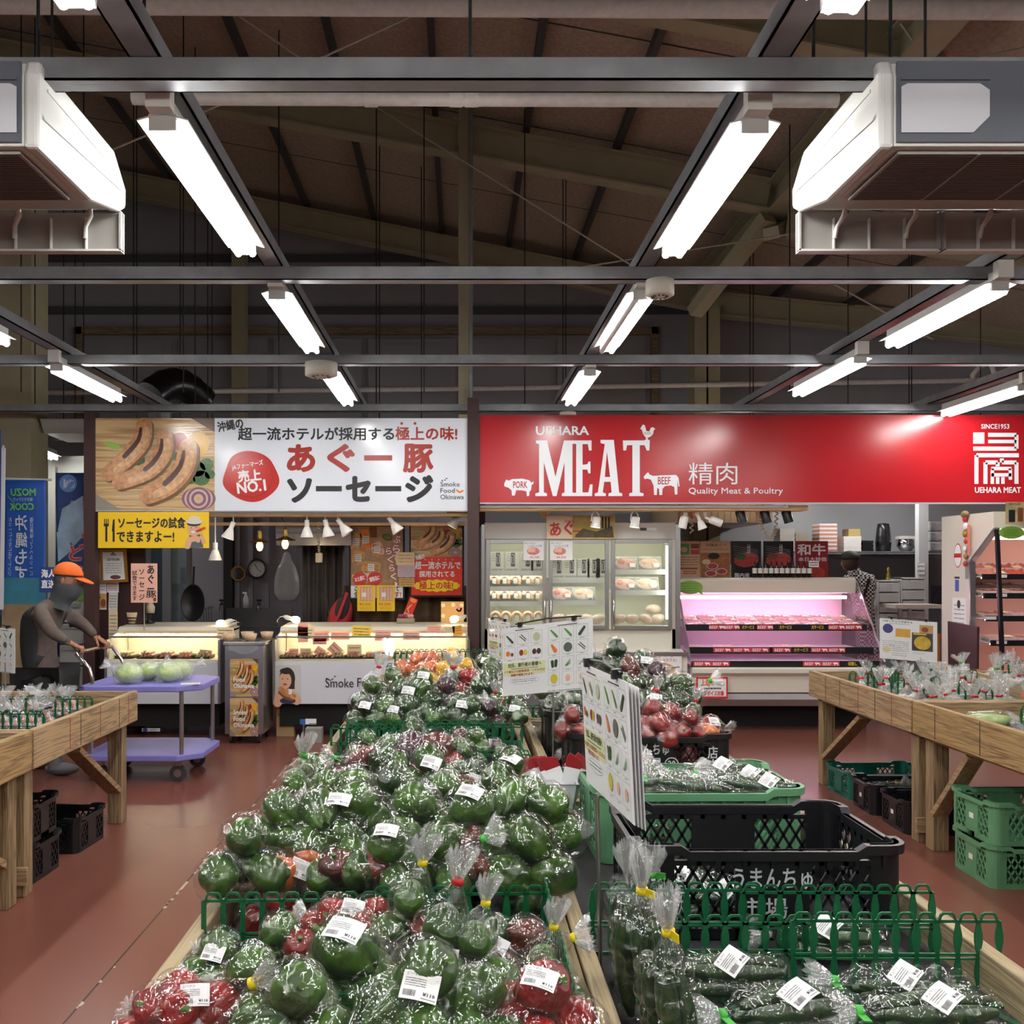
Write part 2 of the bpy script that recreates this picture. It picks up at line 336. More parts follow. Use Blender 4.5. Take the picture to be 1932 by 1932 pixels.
# sloping rafters, I-section, olive, and their columns
def rafter(Y, xa, za, xb, zb, nm='rafter', d=.30, fl=.17):
    b = MB(olive); up = V((0, 0, 1)); a, e = V((xa, Y, za)), V((xb, Y, zb))
    b.bar(a, e, fl, .02); b.bar(a + up * d, e + up * d, fl, .02); b.bar(a + up * d / 2, e + up * d / 2, .014, d)
    return b.build(nm, base=False, kind='structure')
rafter(6.9, -8.9, 5.29 + .185 * 12.1, 3.23, 5.29 - .02); rafter(9.5, -8.9, 5.2 + .18 * 12, 3.11, 5.18); rafter(12.8, -8.9, 5.06 + .2 * 12.3, 3.4, 5.06)
rafter(12.8, 3.4, 5.02, 9.4, 4.45); rafter(9.5, 3.3, 4.95, 9.4, 4.2)
rafter(3.6, -8.9, 5.3 + .185 * 12.1, 3.23, 5.29)
def column(x, Y, z1, w=.3, nm='column'):
    b = MB(olive); h = w / 2
    b.box(x - h, x + h, Y - h, Y - h + .02, 0, z1); b.box(x - h, x + h, Y + h - .02, Y + h, 0, z1); b.box(x - .012, x + .012, Y - h, Y + h, 0, z1)
    return b.build(nm, base=False, kind='structure')
column(3.32, 12.8, 5.1, .34)
b = MB(olive); b.box(3.1, 3.34, -5.9, 12.7, 5.18, 5.2); b.box(3.1, 3.34, -5.9, 12.7, 5.46, 5.48); b.box(3.21, 3.23, -5.9, 12.7, 5.2, 5.46); b.build('eave_beam', base=False, kind='structure')
o = MB(olive).box(at(0, 0, 9.9).x - .3, at(75, 0, 9.9).x, 9.7, 10.1, 0, 6.8).build('column', base=False, kind='structure')
MB(olive).box(at(440, 0, 13.4).x, at(465, 0, 13.4).x, 13.3, 13.5, 2, 6.8).build('column', base=False, kind='structure')
# knee braces to the right of the hall
for Y, p, q in ((9.5, (1450, 410), (1310, 590)), (6.9, (1690, 120), (1590, 210)), (6.9, (1700, 130), (1850, 60)), (9.5, (1455, 440), (1540, 390))):
    a, e = at(*p, Y), at(*q, Y + 1.0); MB(olive).bar(a, e, .16, .12).build('knee_brace', base=False, kind='structure')
# thin olive post and down pipe above the gap between the shop signs
MB(olive).box(at(865, 0, 9.4).x, at(884, 0, 9.4).x, 9.38, 9.46, 2.9, roofz(0) - .01).build('steel_hanger_post', base=False, kind='structure')
MB(galv).tube([at(888, 770, 9.3), at(888, -60, 9.3)], .022).build('drain_pipe', base=False, kind='structure')
# hanging ceiling grid: cross rails and lengthways lamp channels
def crail(Y, z0=3.12, h=.07, w=.08, xa=-8.8, xb=8.8):
    b = MB(galv); b.box(xa, xb, Y - w / 2, Y + w / 2, z0, z0 + .006); b.box(xa, xb, Y - w / 2, Y - w / 2 + .006, z0, z0 + h); b.box(xa, xb, Y + w / 2 - .006, Y + w / 2, z0, z0 + h)
    return b.build('ceiling_rail', base=False, kind='structure')
for Y in (-5.2, -3.1, -1.05, .98, 2.98, 5.02, 7.08, 9.2): crail(Y)
crail(11.2, xb=at(165, 0, 11.2).x)
for X in (-4.95, -2.95, -.98, .985, 2.83, 4.6):
    b = MB(galv); b.box(X - .05, X + .05, -6, 9.6, 3.192, 3.2); b.box(X - .05, X - .043, -6, 9.6, 3.192, 3.262); b.box(X + .043, X + .05, -6, 9.6, 3.192, 3.262)
    b.build('lamp_channel', base=False, kind='structure')
# white insulated water pipe across the hall, and pipes on the back wall
lag = mat('white pipe lagging', 'CFC9C4', .6, noise_amt=.1, noise_scale=25)
b = MB(lag); a = at(250, 185, 4.3); e = at(1580, 190, 4.3); b.tube([a, e], .03, 12)
for px in (700, 860, 890): b.tube([at(px, 186, 4.3) - V((.03, 0, 0)), at(px, 186, 4.3) + V((.03, 0, 0))], .036, 12)
tag(b.build('water_pipe'), 'white insulated pipe running across behind the nearest ceiling rail', 'pipe')
b = MB(lag); b.tube([(-3.2, 5.35, 4.80), (3.8, 5.35, 4.76)], .055, 12); tag(b.build('water_pipe'), 'thick pale pipe along the very top of the photo, under the roof', 'pipe')
b = MB(lag); b.tube([at(0, 742, 12.6), at(900, 733, 12.6), at(1932, 716, 12.6)], .035, 10); tag(b.build('water_pipe'), 'long pale pipe low on the dim back wall above the shop signs', 'pipe')
b = MB(lag); b.tube([at(1835, 722, 12.6), at(1835, 708, 12.6), at(1850, 690, 12.6), at(1870, 685, 12.6), at(1880, 718, 12.6)], .035, 10); tag(b.build('bent_pipe'), 'bent pale pipe elbow above the far right end of the red sign', 'pipe')
b = MB(lag); b.tube([at(345, 742, 12.6), at(345, 703, 12.6), at(352, 697, 12.6), at(375, 722, 12.6)], .014, 8); tag(b.build('bent_pipe'), 'thin hooked conduit above the sausage photo sign', 'pipe')
duct = mat('black flexible duct', '1C1A1B', .3, .4)
b = MB(duct); pts = [at(285 + 100 * i / 12, 765 - 42 * sin(pi * min(1, .15 + i / 12 * .8)), 10.6 + .05 * i) for i in range(13)]
b.tube(pts, [.17 + .012 * (i % 2) for i in range(13)], 16); t = thing('exhaust_duct', 'black ribbed exhaust duct arching over the sausage photo sign', 'duct', pts[0]); b.build('duct', t)
b = MB(steel).tube([at(303, 795, 10.6), at(303, 768, 10.6)], .13, 16); b.build('collar', t)
# bracing rods under the roof
rodm = mat('pale rod paint', 'A9A496', .5, .2)
for i, (p, q, Y, lb) in enumerate((((395, -10), (570, 112), 6.5, 'thin roof brace rod descending right at the top left, meeting another in a V'), ((850, -4), (600, 112), 6.5, 'thin roof brace rod rising right to the top pipe, meeting another in a V'),
        ((700, 196), (1210, 512), 9.0, 'long thin brace rod falling right past the slim middle post'), ((1500, 440), (1090, 505), 9.3, 'thin nearly level brace rod right of the middle post'), ((205, 285), (415, 198), 7.5, 'short thin brace rod beside the near left lamp'), ((1690, 30), (1745, 110), 6.7, 'short brace rod at the upper right steel bracket'), ((1800, 120), (1932, 90), 6.7, 'short brace rod at the top right corner'),
        ((1545, 520), (1760, 640), 9.4, 'thin brace rod falling right above the right-hand lamp row'))):
    tag(MB(rodm).tube([at(*p, Y), at(*q, Y)], .009, 6).build('brace_rod'), lb, 'rod')
rods = [40, 66, 120, 142, 158, 252, 258, 340, 346, 368, 392, 400, 526, 710, 716, 795, 800, 990, 1062, 1415, 1490, 1600, 1720, 1850]
for i, px in enumerate(rods):
    Y = (8.6, 9.2, 10.4, 11.0)[i % 4]; x = at(px, 0, Y).x
    tag(MB(dark).tube([(x, Y, 3.2), (x, Y, roofz(x) - .02)], .006, 5).build('hanger_rod'), 'thin black hanger rod holding up the ceiling grid above the shop signs', 'rod', 'hanger rods above the shop signs')
for px, y0, Y in ((272, 185, 3.0), (72, 50, 3.0), (887, -20, 3.02), (1535, 180, 3.05), (1680, -10, 3.0)):
    x = at(px, 0, Y).x; tag(MB(dark).tube([(x, Y, 3.19), (x, Y, roofz(x) - .02)], .006, 6).build('hanger_rod'), 'dark hanger rod holding the nearest ceiling rail', 'rod', 'hanger rods of the nearest rail')

# ================= lamps =================
tubem = mat('lit fluorescent tube', (1, .985, .96), emit=TUBE); tubeoff = mat('unlit tube glass', 'D8D8D4', .2)
refl = mat('white lamp reflector', 'C0C0BD', .4)
def lamp_meshes():
    L = 1.24; z = 0
    b = MB(refl)            # body: spine box, sloping wings, end cap
    b.prism([(-.025, .0), (.025, .0), (.085, -.018), (.083, -.023), (.022, -.006), (-.022, -.006), (-.083, -.023), (-.085, -.018)], 0, L)
    b.prism([(-.032, .0), (.032, .0), (.032, .05), (-.032, .05)], .0, L)
    for z0 in (0, L - .02): b.prism([(-.045, -.055), (.045, -.055), (.045, 0), (-.045, 0)], z0, z0 + .02)
    b.v = [V((v.x, v.z, v.y)) for v in b.v]; body = b.mesh('lamp_body')
    t = MB(tubem); t.tube([(0, .02, 0), (0, L - .02, 0)], .016, 10); tm = t.mesh('tube')
    o = MB(tubeoff); o.tube([(0, .02, 0), (0, L - .02, 0)], .016, 10); om = o.mesh('tube_unlit')
    k = MB(offw); k.box(-.04, .04, -.05, .0, .0, .09); km = k.mesh('bracket')
    return body, tm, om, km
LBODY, LTUBE, LOFF, LBR = lamp_meshes()
def lamp(X, Y, label, one_off=False):
    t = thing('fluorescent_lamp', label, 'lamp', (X, Y, 3.10), 'twin tube ceiling lamps'); w = W[t.name]
    inst('lamp_body', LBODY, t, w); inst('bracket', LBR, t, w)
    for sx in (-.032, .032):
        off = one_off and sx < 0
        o = inst('tube', LOFF if off else LTUBE, t, w @ M.Translation((sx, 0, -.055)))
        if off: o['label'] = 'unlit tube'
lamp(-.98, 3.12, 'lit twin tube lamp near the left air conditioner, largest one left of the middle post')
lamp(.985, 3.14, 'lit twin tube lamp near the right air conditioner, largest one right of the middle post')
lamp(-.98, 5.08, 'second lit lamp of the row running over the sausage sign, behind the largest')
lamp(.985, 5.08, 'lamp with one dead tube just behind the smoke detector over the red sign', True)
lamp(-.98, 7.12, 'farthest lit lamp over the white sausage sign, behind a smoke detector')
lamp(.985, 7.1, 'farthest lit lamp over the large white word on the red sign')
lamp(2.82, 4.92, 'lit lamp nearest the right edge, below the right air conditioner'); lamp(2.83, 6.66, 'lit lamp over the blank middle of the red sign')
lamp(4.6, 7.7, 'lamp cut by the right edge over the square logo of the red sign')
lamp(-2.95, 6.92, 'lit lamp above the left end of the sausage photo sign'); lamp(-2.95, 4.88, 'lamp cut off at the left edge below the left air conditioner')
lamp(-.98, 1.2, 'lamp cut by the top edge in the upper left corner'); lamp(.985, 1.22, 'lamp cut by the top edge in the upper right')
for X in (-2.95, -.98, .985, 2.83):
    for Y in (-.85, -2.9): lamp(X, Y, 'lit ceiling lamp behind the viewer, out of the picture')
for X in (-4.95, -2.95, 2.83, 4.6):
    for Y in (1.2, 3.1)[:1 if X in (-2.95, 2.83) else 2]: lamp(X, Y, 'lit ceiling lamp beside the aisle, out of the picture')
# the low lamp in the fish corner
t = thing('fluorescent_lamp', 'low lit lamp over the blue banners at the far left', 'lamp', at(40, 834, 10.6), 'twin tube ceiling lamps'); w = M.Translation(at(42, 838, 10.4)) @ M.Rotation(radians(8), 4, 'Z')
for nm, me, dx, dz in (('lamp_body', LBODY, 0, .03), ('bracket', LBR, 0, .03), ('tube', LTUBE, -.032, -.02), ('tube', LTUBE, .032, -.02)): inst(nm, me, t, w @ M.Translation((dx, 0, dz)))
# ---- smoke detectors ----
def detector(X, Y, r, h, label):
    t = thing('smoke_detector', label, 'smoke detector', (X, Y, 3.118 - h))
    b = MB(mat('aged white plastic', 'D8D4C6', .45)); m = M.Translation((X, Y, 3.118 - h))
    b.lathe([(0, 0), (r * .55, 0), (r * .68, h * .25), (r * .8, h * .5), (r, h * .55), (r, h), (0, h)] if h < .08 else [(0, 0), (r * .8, 0), (r, h * .1), (r, h), (0, h)], 28, m); b.build('housing', t)
    b = MB(dark)
    for k in range(10): a = 2 * pi * k / 10; b.x = m @ M.Rotation(a, 4, 'Z'); b.box(r * .4, r * .62, -.004, .004, -.003, .002)
    b.build('vents', t)
detector(1.06, 4.99, .075, .085, 'largest round smoke detector, under the second rail beside the lamp with a dead tube')
detector(-1.02, 7.0, .12, .1, 'domed smoke detector under the third rail above the white sausage sign'); detector(1.06, 9.2, .08, .07, 'small smoke detector just above the red sign')
# ================= suspended air conditioners =================
acw = mat('air conditioner white', 'C6C7C3', .3); acg = mat('air conditioner grey steel', '6B7078', .35, .5); acd = mat('air conditioner mid grey', '8E8A86', .5)  # one even grey for the grille and flaps
def aircon(sg, label):
    X0 = sg * 1.29; X1 = sg * 2.95; t = thing('air_conditioner', label, 'air conditioner', (sg * 2.1, 3.25, 2.8)); lo, hi = min(X0, X1), max(X0, X1)
    yb, yf = 2.9, 3.66
    prof = [(yb, 3.11), (yb, 2.895), (yb + .42, 2.90), (yf - .06, 2.965), (yf, 3.0), (yf + .005, 3.06), (yf - .12, 3.16), (yb + .02, 3.16)]
    MB(acw).prism_x([(y, z) for y, z in prof], lo + .045, hi - .045).build('casing', t, .004)
    for xa in (lo, hi - .045):
        b = MB(acw); b.prism_x([(y + (.004 if y > 3 else -.004), z + (.006 if z > 3 else -.006)) for y, z in prof], xa, xa + .045)
        b.build('side_cover', t, .012)
    e = X0 if sg > 0 else X0 - .02
    b = MB(acw); xs = X0 - sg * .004
    b.add([(xs, yb + .03, 2.99), (xs, yf - .02, 3.04), (xs, yf - .02, 3.05), (xs, yb + .03, 3.005)], [(0, 1, 2, 3)]); b.box(xs, xs + sg * .01, yb + .06, yf - .1, 3.09, 3.1); b.build('side_rib', t)
    MB(acg).box(lo + .05, hi - .05, yb - .012, yb - .002, 2.905, 3.15).build('back_plate', t)
    b = MB(acg); b.box(X0 + sg * .06, X0 + sg * .33, yb - .02, yb - .012, 3.09, 3.1); b.build('seam_rib', t)
    b = MB(mat('milky film', 'B9BBC0', .35)); b.add([(X0 + sg * x, yb - .016, z) for x, z in ((.06, 2.93), (.06, 3.07), (.08, 3.08), (.3, 3.08), (.33, 3.06), (.33, 2.98), (.28, 2.93))], [tuple(range(7))]); b.build('knockout_cover', t)
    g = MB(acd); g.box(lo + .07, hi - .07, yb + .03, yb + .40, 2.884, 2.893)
    g.mat(mat('grille slot', '3B3836', .7))
    for k in range(24): y = yb + .04 + k * .015; g.box(lo + .08, hi - .08, y, y + .007, 2.8825, 2.885)
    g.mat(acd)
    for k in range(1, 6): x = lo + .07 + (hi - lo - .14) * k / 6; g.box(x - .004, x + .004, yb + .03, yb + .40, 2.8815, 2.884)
    g.build('intake_grille', t)
    for k in range(3):
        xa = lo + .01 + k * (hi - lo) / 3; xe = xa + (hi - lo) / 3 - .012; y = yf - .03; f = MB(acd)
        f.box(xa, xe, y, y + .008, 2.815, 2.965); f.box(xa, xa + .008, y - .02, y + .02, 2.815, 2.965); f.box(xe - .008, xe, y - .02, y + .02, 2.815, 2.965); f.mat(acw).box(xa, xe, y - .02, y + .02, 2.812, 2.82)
        for j in range(1, 4): x = xa + (xe - xa) * j / 4; f.box(x - .002, x + .002, y - .018, y, 2.82, 2.94)
        f.build('air_flap', t)
        for j in (1, 3): x = xa + (xe - xa) * j / 4; MB(acw).tube([(x + .03, y - .05, 2.97), (x + .028, y - .04, 2.94), (x + .005, y - .03, 2.90), (x, y - .02, 2.86)], [.008, .011, .008, .009], 6).build('flap_arm', t)
    for y in (yb + .12, yf - .2):
        for x in (lo + .2, hi - .2): MB(dark).tube([(x, y, 3.15), (x, y, roofz(x) - .02)], .005, 5).build('hanger', t)
aircon(1, 'white suspended air conditioner with open flaps at the upper right'); aircon(-1, 'white suspended air conditioner cut by the left edge')
# ================= shop fronts: posts, signs =================
def post(x0, x1, Y, y0, name='post'):
    return MB(brownpost).box(at(x0, 0, Y).x, at(x1, 0, Y).x, Y, Y + .12, 0, at(0, y0, Y).z).build(name, base=False, kind='structure')
SY = 9.0
post(158, 179, 8.98, 776, 'post_left'); post(882, 904, 8.98, 750, 'post_middle')
def board(x0, y0, x1, y1, m, Y=SY, d=.05):
    """sign board whose face is at Y; returns the builder in sheet mode"""
    a, e = at(x0, y0, Y), at(x1, y1, Y); b = MB(m).box(a.x, e.x, Y, Y + d, e.z, a.z); return b.sheet(Y)
swhite = mat('glossy white sign', 'DDE2EA', .16, noise_amt=.01); sred = mat('glossy red sign', 'A81B23', .24); darkred = mat('brick red print', '96271D', .35); sgrey = mat('sign edge grey', 'AEB0B4', .4)
woodpic = wood('printed oak board', 'C9A878', '9A784C', 'X', .35, .18); sausm = mat('printed grilled sausage', 'C08A58', .22, noise_amt=.5, noise_scale=22); charm = mat('printed char', '44170F', .2, noise_amt=.4, noise_scale=30)
herb = mat('printed greens', '2E5A1C', .3, noise_amt=.7, noise_scale=35); onionm = mat('printed onion', '7A5560', .25)
t = thing('shop_sign', 'long white and photo sign of the sausage shop with red and black lettering', 'sign', at(530, 963, SY))
b = board(178, 789, 884, 963, swhite)
b.sheet(SY).rect(178, 963, 884, 965, sgrey); b.build('panel', t)
sausl = mat('printed sausage sheen', 'D6A878', .22, noise_amt=.35, noise_scale=24); shadp = mat('printed board shade', '6A4A2A', .3)
def saus(b, pts, w, l=3):
    P = []
    for i in range(len(pts) - 1):
        for k in range(3):
            f = k / 3; q = [pts[max(i - 1, 0)], pts[i], pts[i + 1], pts[min(i + 2, len(pts) - 1)]]
            P.append(tuple(.5 * (2 * q[1][c] + (q[2][c] - q[0][c]) * f + (2 * q[0][c] - 5 * q[1][c] + 4 * q[2][c] - q[3][c]) * f * f + (3 * q[1][c] - q[0][c] - 3 * q[2][c] + q[3][c]) * f ** 3) for c in (0, 1)))
    P.append(pts[-1]); n = len(P); ws = [w * (.82 + .18 * sin(pi * min(1, max(0, (i + 1) / n)))) for i in range(n)]
    b.blob([(x + w * .25, y + w * .2) for x, y in P], ws, shadp, l); b.blob(P, ws, sausm, l + .4); b.blob([(x + w * .3, y + w * .1) for x, y in P[1:-1]], [u * .4 for u in ws[1:-1]], sausl, l + .8)
    b.blob([(x - w * .32, y - w * .12) for x, y in P[1:-3]], [w * (.1 + .16 * sin(pi * (i + 1) / n)) for i in range(n - 4)], charm, l + 1.2)
def sausage_picture(b, x0, y0, x1, y1, l=1):
    """grilled sausages on an oak board, in sheet units"""
    sx, sy = (x1 - x0) / 227, (y1 - y0) / 174
    q = lambda x, y: (x0 + (x - 178) * sx, y0 + (y - 789) * sy)
    b.rect(x0, y0, x1, y1, woodpic, l)
    b.poly([q(178, 930), q(230, 963), q(178, 963)], mat('printed grey slate', '8A8378', .3), l + 1); b.poly([q(405, 789), q(360, 789), q(405, 815)], mat('printed dark plank', '5A3D26', .3), l + 1)
    b.ell(*q(375, 838), 20 * sx, 24 * sy, mat('printed yellow pepper', 'D9A514', .25), l + 1); b.ell(*q(340, 832), 14 * sx, 16 * sy, mat('printed tomato', '9A2B22', .25), l + 1); b.ell(*q(212, 840), 16 * sx, 6 * sy, mat('printed leek', '8FB24A', .3), l + 1, .3)
    for i, (x, y, r) in enumerate(((262, 868, 12), (275, 880, 9), (300, 862, 12), (330, 860, 9), (372, 885, 16), (390, 876, 13), (380, 902, 16), (396, 895, 10), (360, 905, 9))): b.ell(*q(x, y), r * sx, r * sy * .9, herb, l + 1)
    for r, m in ((32, onionm), (27, mat('printed onion pale', 'C7A9A6', .3)), (23, onionm), (18, MC['printed onion pale']), (14, onionm), (9, MC['printed onion pale']), (4, mat('printed onion heart', 'C9A52E', .3))): b.ell(*q(375, 941), r * sx, min(r, 22) * sy, m, l + 2 + (32 - r) * .05, n=24)
    w = 18 * sx
    saus(b, [q(272, 803), q(267, 832), q(241, 863), q(204, 894)], w * .95, l + 4); saus(b, [q(311, 824), q(308, 855), q(280, 888), q(226, 910)], w * .95, l + 5.5); saus(b, [q(355, 845), q(347, 882), q(318, 915), q(280, 935)], w * 1.1, l + 7)
b = MB().sheet(SY); sausage_picture(b, 178, 789, 405, 963); b.build('sausage_picture', t)
b = MB().sheet(SY); B = .022
b.text('沖縄の', 410, 792, 459, 812, ink, 2, B, rot=-.18, res=3); b.text('超一流ホテルが採用する', 449, 806, 744, 831, ink, 2, B); b.text('極上の味!', 746, 805, 863, 831, darkred, 2, B)
for x in (758, 783): b.ell(x, 799, 2.6, 2.6, darkred)
b.text('あ', 541, 838, 595, 891, darkred, 2, .04, res=4); b.text('ぐ', 617, 837, 670, 891, darkred, 2, .04, res=4); b.rect(687, 859, 740, 869, darkred, 2); b.text('豚', 760, 837, 818, 892, darkred, 2, .035, res=4)
b.text('ソ', 541, 902, 589, 949, ink, 2, .045, res=4); b.rect(596, 917, 645, 927, ink, 2); b.text('セ', 652, 898, 700, 947, ink, 2, .045, res=4); b.rect(708, 917, 757, 927, ink, 2); b.text('ジ', 764, 896, 818, 948, ink, 2, .045, res=4)
b.build('lettering', t)
b = MB().sheet(SY); wax = mat('red wax print', 'B3221C', .2)
b.poly([(473 + (52 + 2.5 * sin(3 * a + .4) + 1.5 * sin(5 * a)) * cos(a), 899 + (48 + 2 * sin(2 * a)) * sin(a)) for a in [i * pi / 24 for i in range(48)]], wax, 2)
b.ell(473, 900, 42, 39, mat('red wax dark', '981A15', .2), 3, n=32); b.ell(473, 900, 40.5, 37.5, wax, 4, n=32)
b.text('JAファーマーズ', 437, 872, 497, 884, white, 5, .02, rot=-.17); b.text('売上', 449, 886, 493, 909, white, 5, .035, rot=-.1); b.text('NO.1', 447, 907, 502, 929, white, 5, .03, rot=-.12); b.build('wax_seal', t)
b = MB().sheet(SY); b.text('Smoke', 831, 909, 867, 918, ink); b.text('Food', 831, 921, 858, 930, ink); b.text('Okinawa', 831, 933, 875, 942, ink); b.blob([(862, 925), (867, 929), (873, 926)], [1.7, 2, 1.7], orangep)
for x, y in ((835, 905), (840, 904), (843, 901)): b.ell(x, y, 2, 3, ink, 2, .5, 8, 0, 2.5)
b.build('shop_logo', t)
# ---- red meat sign ----
t = thing('shop_sign', 'long red sign of the butcher with white lettering and animal shapes', 'sign', at(1430, 948, SY))
b = board(905, 783, 1985, 948, sred); b.sheet(SY).rect(905, 948, 1985, 951, sgrey); b.build('panel', t)
sw = mat('white sign print', 'E9ECF0', .3)
b = MB().sheet(SY); b.text('UEHARA', 1011, 804, 1111, 821, sw, 2, .02); b.build('shop_name', t); b = MB().sheet(SY)
def slab(b, polys):
    for k, P in enumerate(polys): b.poly(P, sw, 2 + k * .12)
# M, E, A, T as condensed slab letters
slab(b, [[(1011, 831), (1032, 831), (1048, 900), (1064, 831), (1086, 831), (1086, 836), (1080, 838), (1080, 929), (1086, 931), (1086, 936), (1060, 936), (1060, 931), (1065, 929), (1065, 872), (1050, 936), (1043, 936), (1026, 872), (1026, 929), (1032, 931), (1032, 936), (1010, 936), (1010, 931), (1017, 929), (1017, 838), (1011, 836)],
    [(1081, 831), (1116, 831), (1116, 850), (1111, 850), (1109, 838), (1099, 838), (1099, 877), (1108, 876), (1110, 871), (1114, 871), (1114, 893), (1110, 893), (1108, 886), (1099, 886), (1099, 929), (1110, 929), (1113, 914), (1118, 914), (1117, 936), (1081, 936), (1081, 931), (1087, 929), (1087, 838), (1081, 836)],
    [(1133, 830), (1158, 830), (1168, 929), (1174, 931), (1174, 936), (1148, 936), (1148, 931), (1154, 929), (1152, 909), (1140, 909), (1137, 929), (1143, 931), (1143, 936), (1122, 936), (1122, 931), (1128, 929), (1141, 838), (1133, 836)],
    [(1175, 831), (1226, 831), (1225, 850), (1220, 850), (1216, 840), (1207, 840), (1207, 929), (1214, 931), (1214, 936), (1187, 936), (1187, 931), (1193, 929), (1193, 840), (1183, 840), (1181, 850), (1176, 850)]])
b.poly([(1145, 852), (1151, 900), (1141, 900)], sred, 4); b.build('large_lettering', t); b = MB().sheet(SY)
b.text('精肉', 1299, 873, 1391, 914, sw, 2, 0, res=3); b.build('kanji_lettering', t); b = MB().sheet(SY); b.text('Quality Meat & Poultry', 1299, 920, 1477, 935, sw, 2, .006); b.build('slogan', t)
b = MB().sheet(SY)   # pig, cow, rooster
b.poly([(951, 913), (955, 905), (960, 907), (966, 904), (985, 903), (998, 906), (1003, 911), (1007, 908), (1006, 913), (1003, 915), (1002, 924), (999, 928), (998, 936), (994, 936), (993, 927), (984, 925), (974, 925), (971, 935), (966, 935), (965, 925), (959, 920), (952, 918)], sw, 2); b.text('PORK', 968, 908, 995, 921, sred, 3, .01); b.build('pig_shape', t); b = MB().sheet(SY)
b.poly([(1214, 900), (1220, 893), (1223, 891), (1225, 895), (1232, 898), (1245, 897), (1275, 896), (1280, 901), (1282, 917), (1280, 919), (1278, 905), (1278, 933), (1273, 933), (1272, 919), (1266, 916), (1255, 917), (1250, 922), (1249, 934), (1244, 934), (1243, 922), (1240, 921), (1239, 934), (1234, 934), (1233, 916), (1228, 905), (1221, 903), (1216, 904)], sw, 2); b.text('BEEF', 1241, 900, 1265, 914, sred, 3, .01); b.build('cow_shape', t); b = MB().sheet(SY)
b.poly([(1210, 805), (1213, 801), (1216, 802), (1218, 807), (1219, 813), (1225, 814), (1228, 807), (1232, 806), (1236, 809), (1233, 813), (1232, 819), (1227, 824), (1222, 826), (1222, 829), (1226, 831), (1215, 831), (1219, 829), (1218, 825), (1213, 819), (1211, 811), (1208, 809)], sw, 2); b.text('CHICKEN', 1212, 815, 1228, 820, sred, 3); b.build('rooster_shape', t)
b = MB().sheet(SY); z = lambda x, y: (966 + x / 2, 480 + y / 2)
b.text('SINCE1953', 1851, 800, 1904, 809, sw, 2, .015); b.text('UEHARA MEAT', 1839, 919, 1926, 930, sw, 2, .02); b.rect(*z(1740, 672), *z(1782, 714), sw)
for P in ([(1796, 681), (1903, 681), (1903, 733), (1740, 733)], [(1796, 706), (1903, 706)], [(1752, 866), (1752, 758), (1912, 758)], [(1786, 866), (1786, 785), (1832, 785), (1832, 800)], [(1903, 866), (1903, 785), (1848, 785), (1848, 770)], [(1808, 808), (1884, 808)], [(1808, 832), (1884, 832)], [(1832, 840), (1832, 866)], [(1852, 840), (1852, 866)], [(1812, 808), (1812, 866)], [(1880, 808), (1880, 850)]):
    b.line([z(*p) for p in P], 7.6 if len(P) > 2 else 6.5, sw, 2)
b.build('square_emblem', t)
# plywood fascia rails behind the bottoms of the signs
ply = wood('pale timber', 'D8B98C', 'B08E60', 'X')
for n, (x0, x1) in enumerate(((330, 882), (905, 1520))):
    a, e = at(x0, 0, 9.15).x, at(x1, 0, 9.15).x
    dz = .055 * n; b = MB(ply).box(a, e, 9.08, 9.3, 2.10 + dz, 2.15 + dz); n or b.box(a, e, 9.28, 9.32, 2.02, 2.05); b.mat(white).box(a, e - .2, 9.06, 9.1, 2.125 + dz, 2.15 + dz); b.build('fascia_rail_%s' % ('left', 'right')[n], base=False, kind='structure')

# ================= sausage shop =================
# shop walls (behind the counter)
b = MB(mat('lilac grey shop wall', '8F8B95', .6)).box(at(335, 0, 12.2).x, at(903, 0, 12.2).x, 12.2, 12.3, 0, 2.6); b.mat(mat('shop wall rib', '807C86', .6))
for px in (445, 470, 500, 560): x = at(px, 0, 12.2).x; b.box(x, x + .06, 12.14, 12.2, 0, 2.6)
b.mat(dark).box(at(425, 0, 12.2).x, at(442, 0, 12.2).x, 12.1, 12.2, .2, 2.5); b.build('wall_sausage_shop', base=False, kind='structure')
b = MB(mat('dark maroon board', '2E1513', .45)).box(at(180, 0, 9.4).x, at(272, 0, 9.4).x, 9.4, 9.45, 0, 2.2); b.build('wall_maroon', base=False, kind='structure')
# framed glass doorway behind
alu = mat('aluminium frame', 'A9ACAF', .35, .7)
t = thing('glass_door', 'tall aluminium framed glass door behind the pink handwritten sign', 'door', at(320, 1330, 11.0)); Y = 11.0
for x0, x1 in ((272, 284), (306, 322), (352, 360)): MB(alu).box(at(x0, 0, Y).x, at(x1, 0, Y).x, Y, Y + .05, 0, 2.35).build('door_frame', t)
MB(glass_mat('door glass', (.75, .85, .85), .12)).box(at(322, 0, Y).x, at(352, 0, Y).x, Y + .02, Y + .03, .1, 2.3).build('pane', t); MB(MC['door glass']).box(at(284, 0, Y).x, at(306, 0, Y).x, Y + .02, Y + .03, .1, 2.3).build('pane', t)
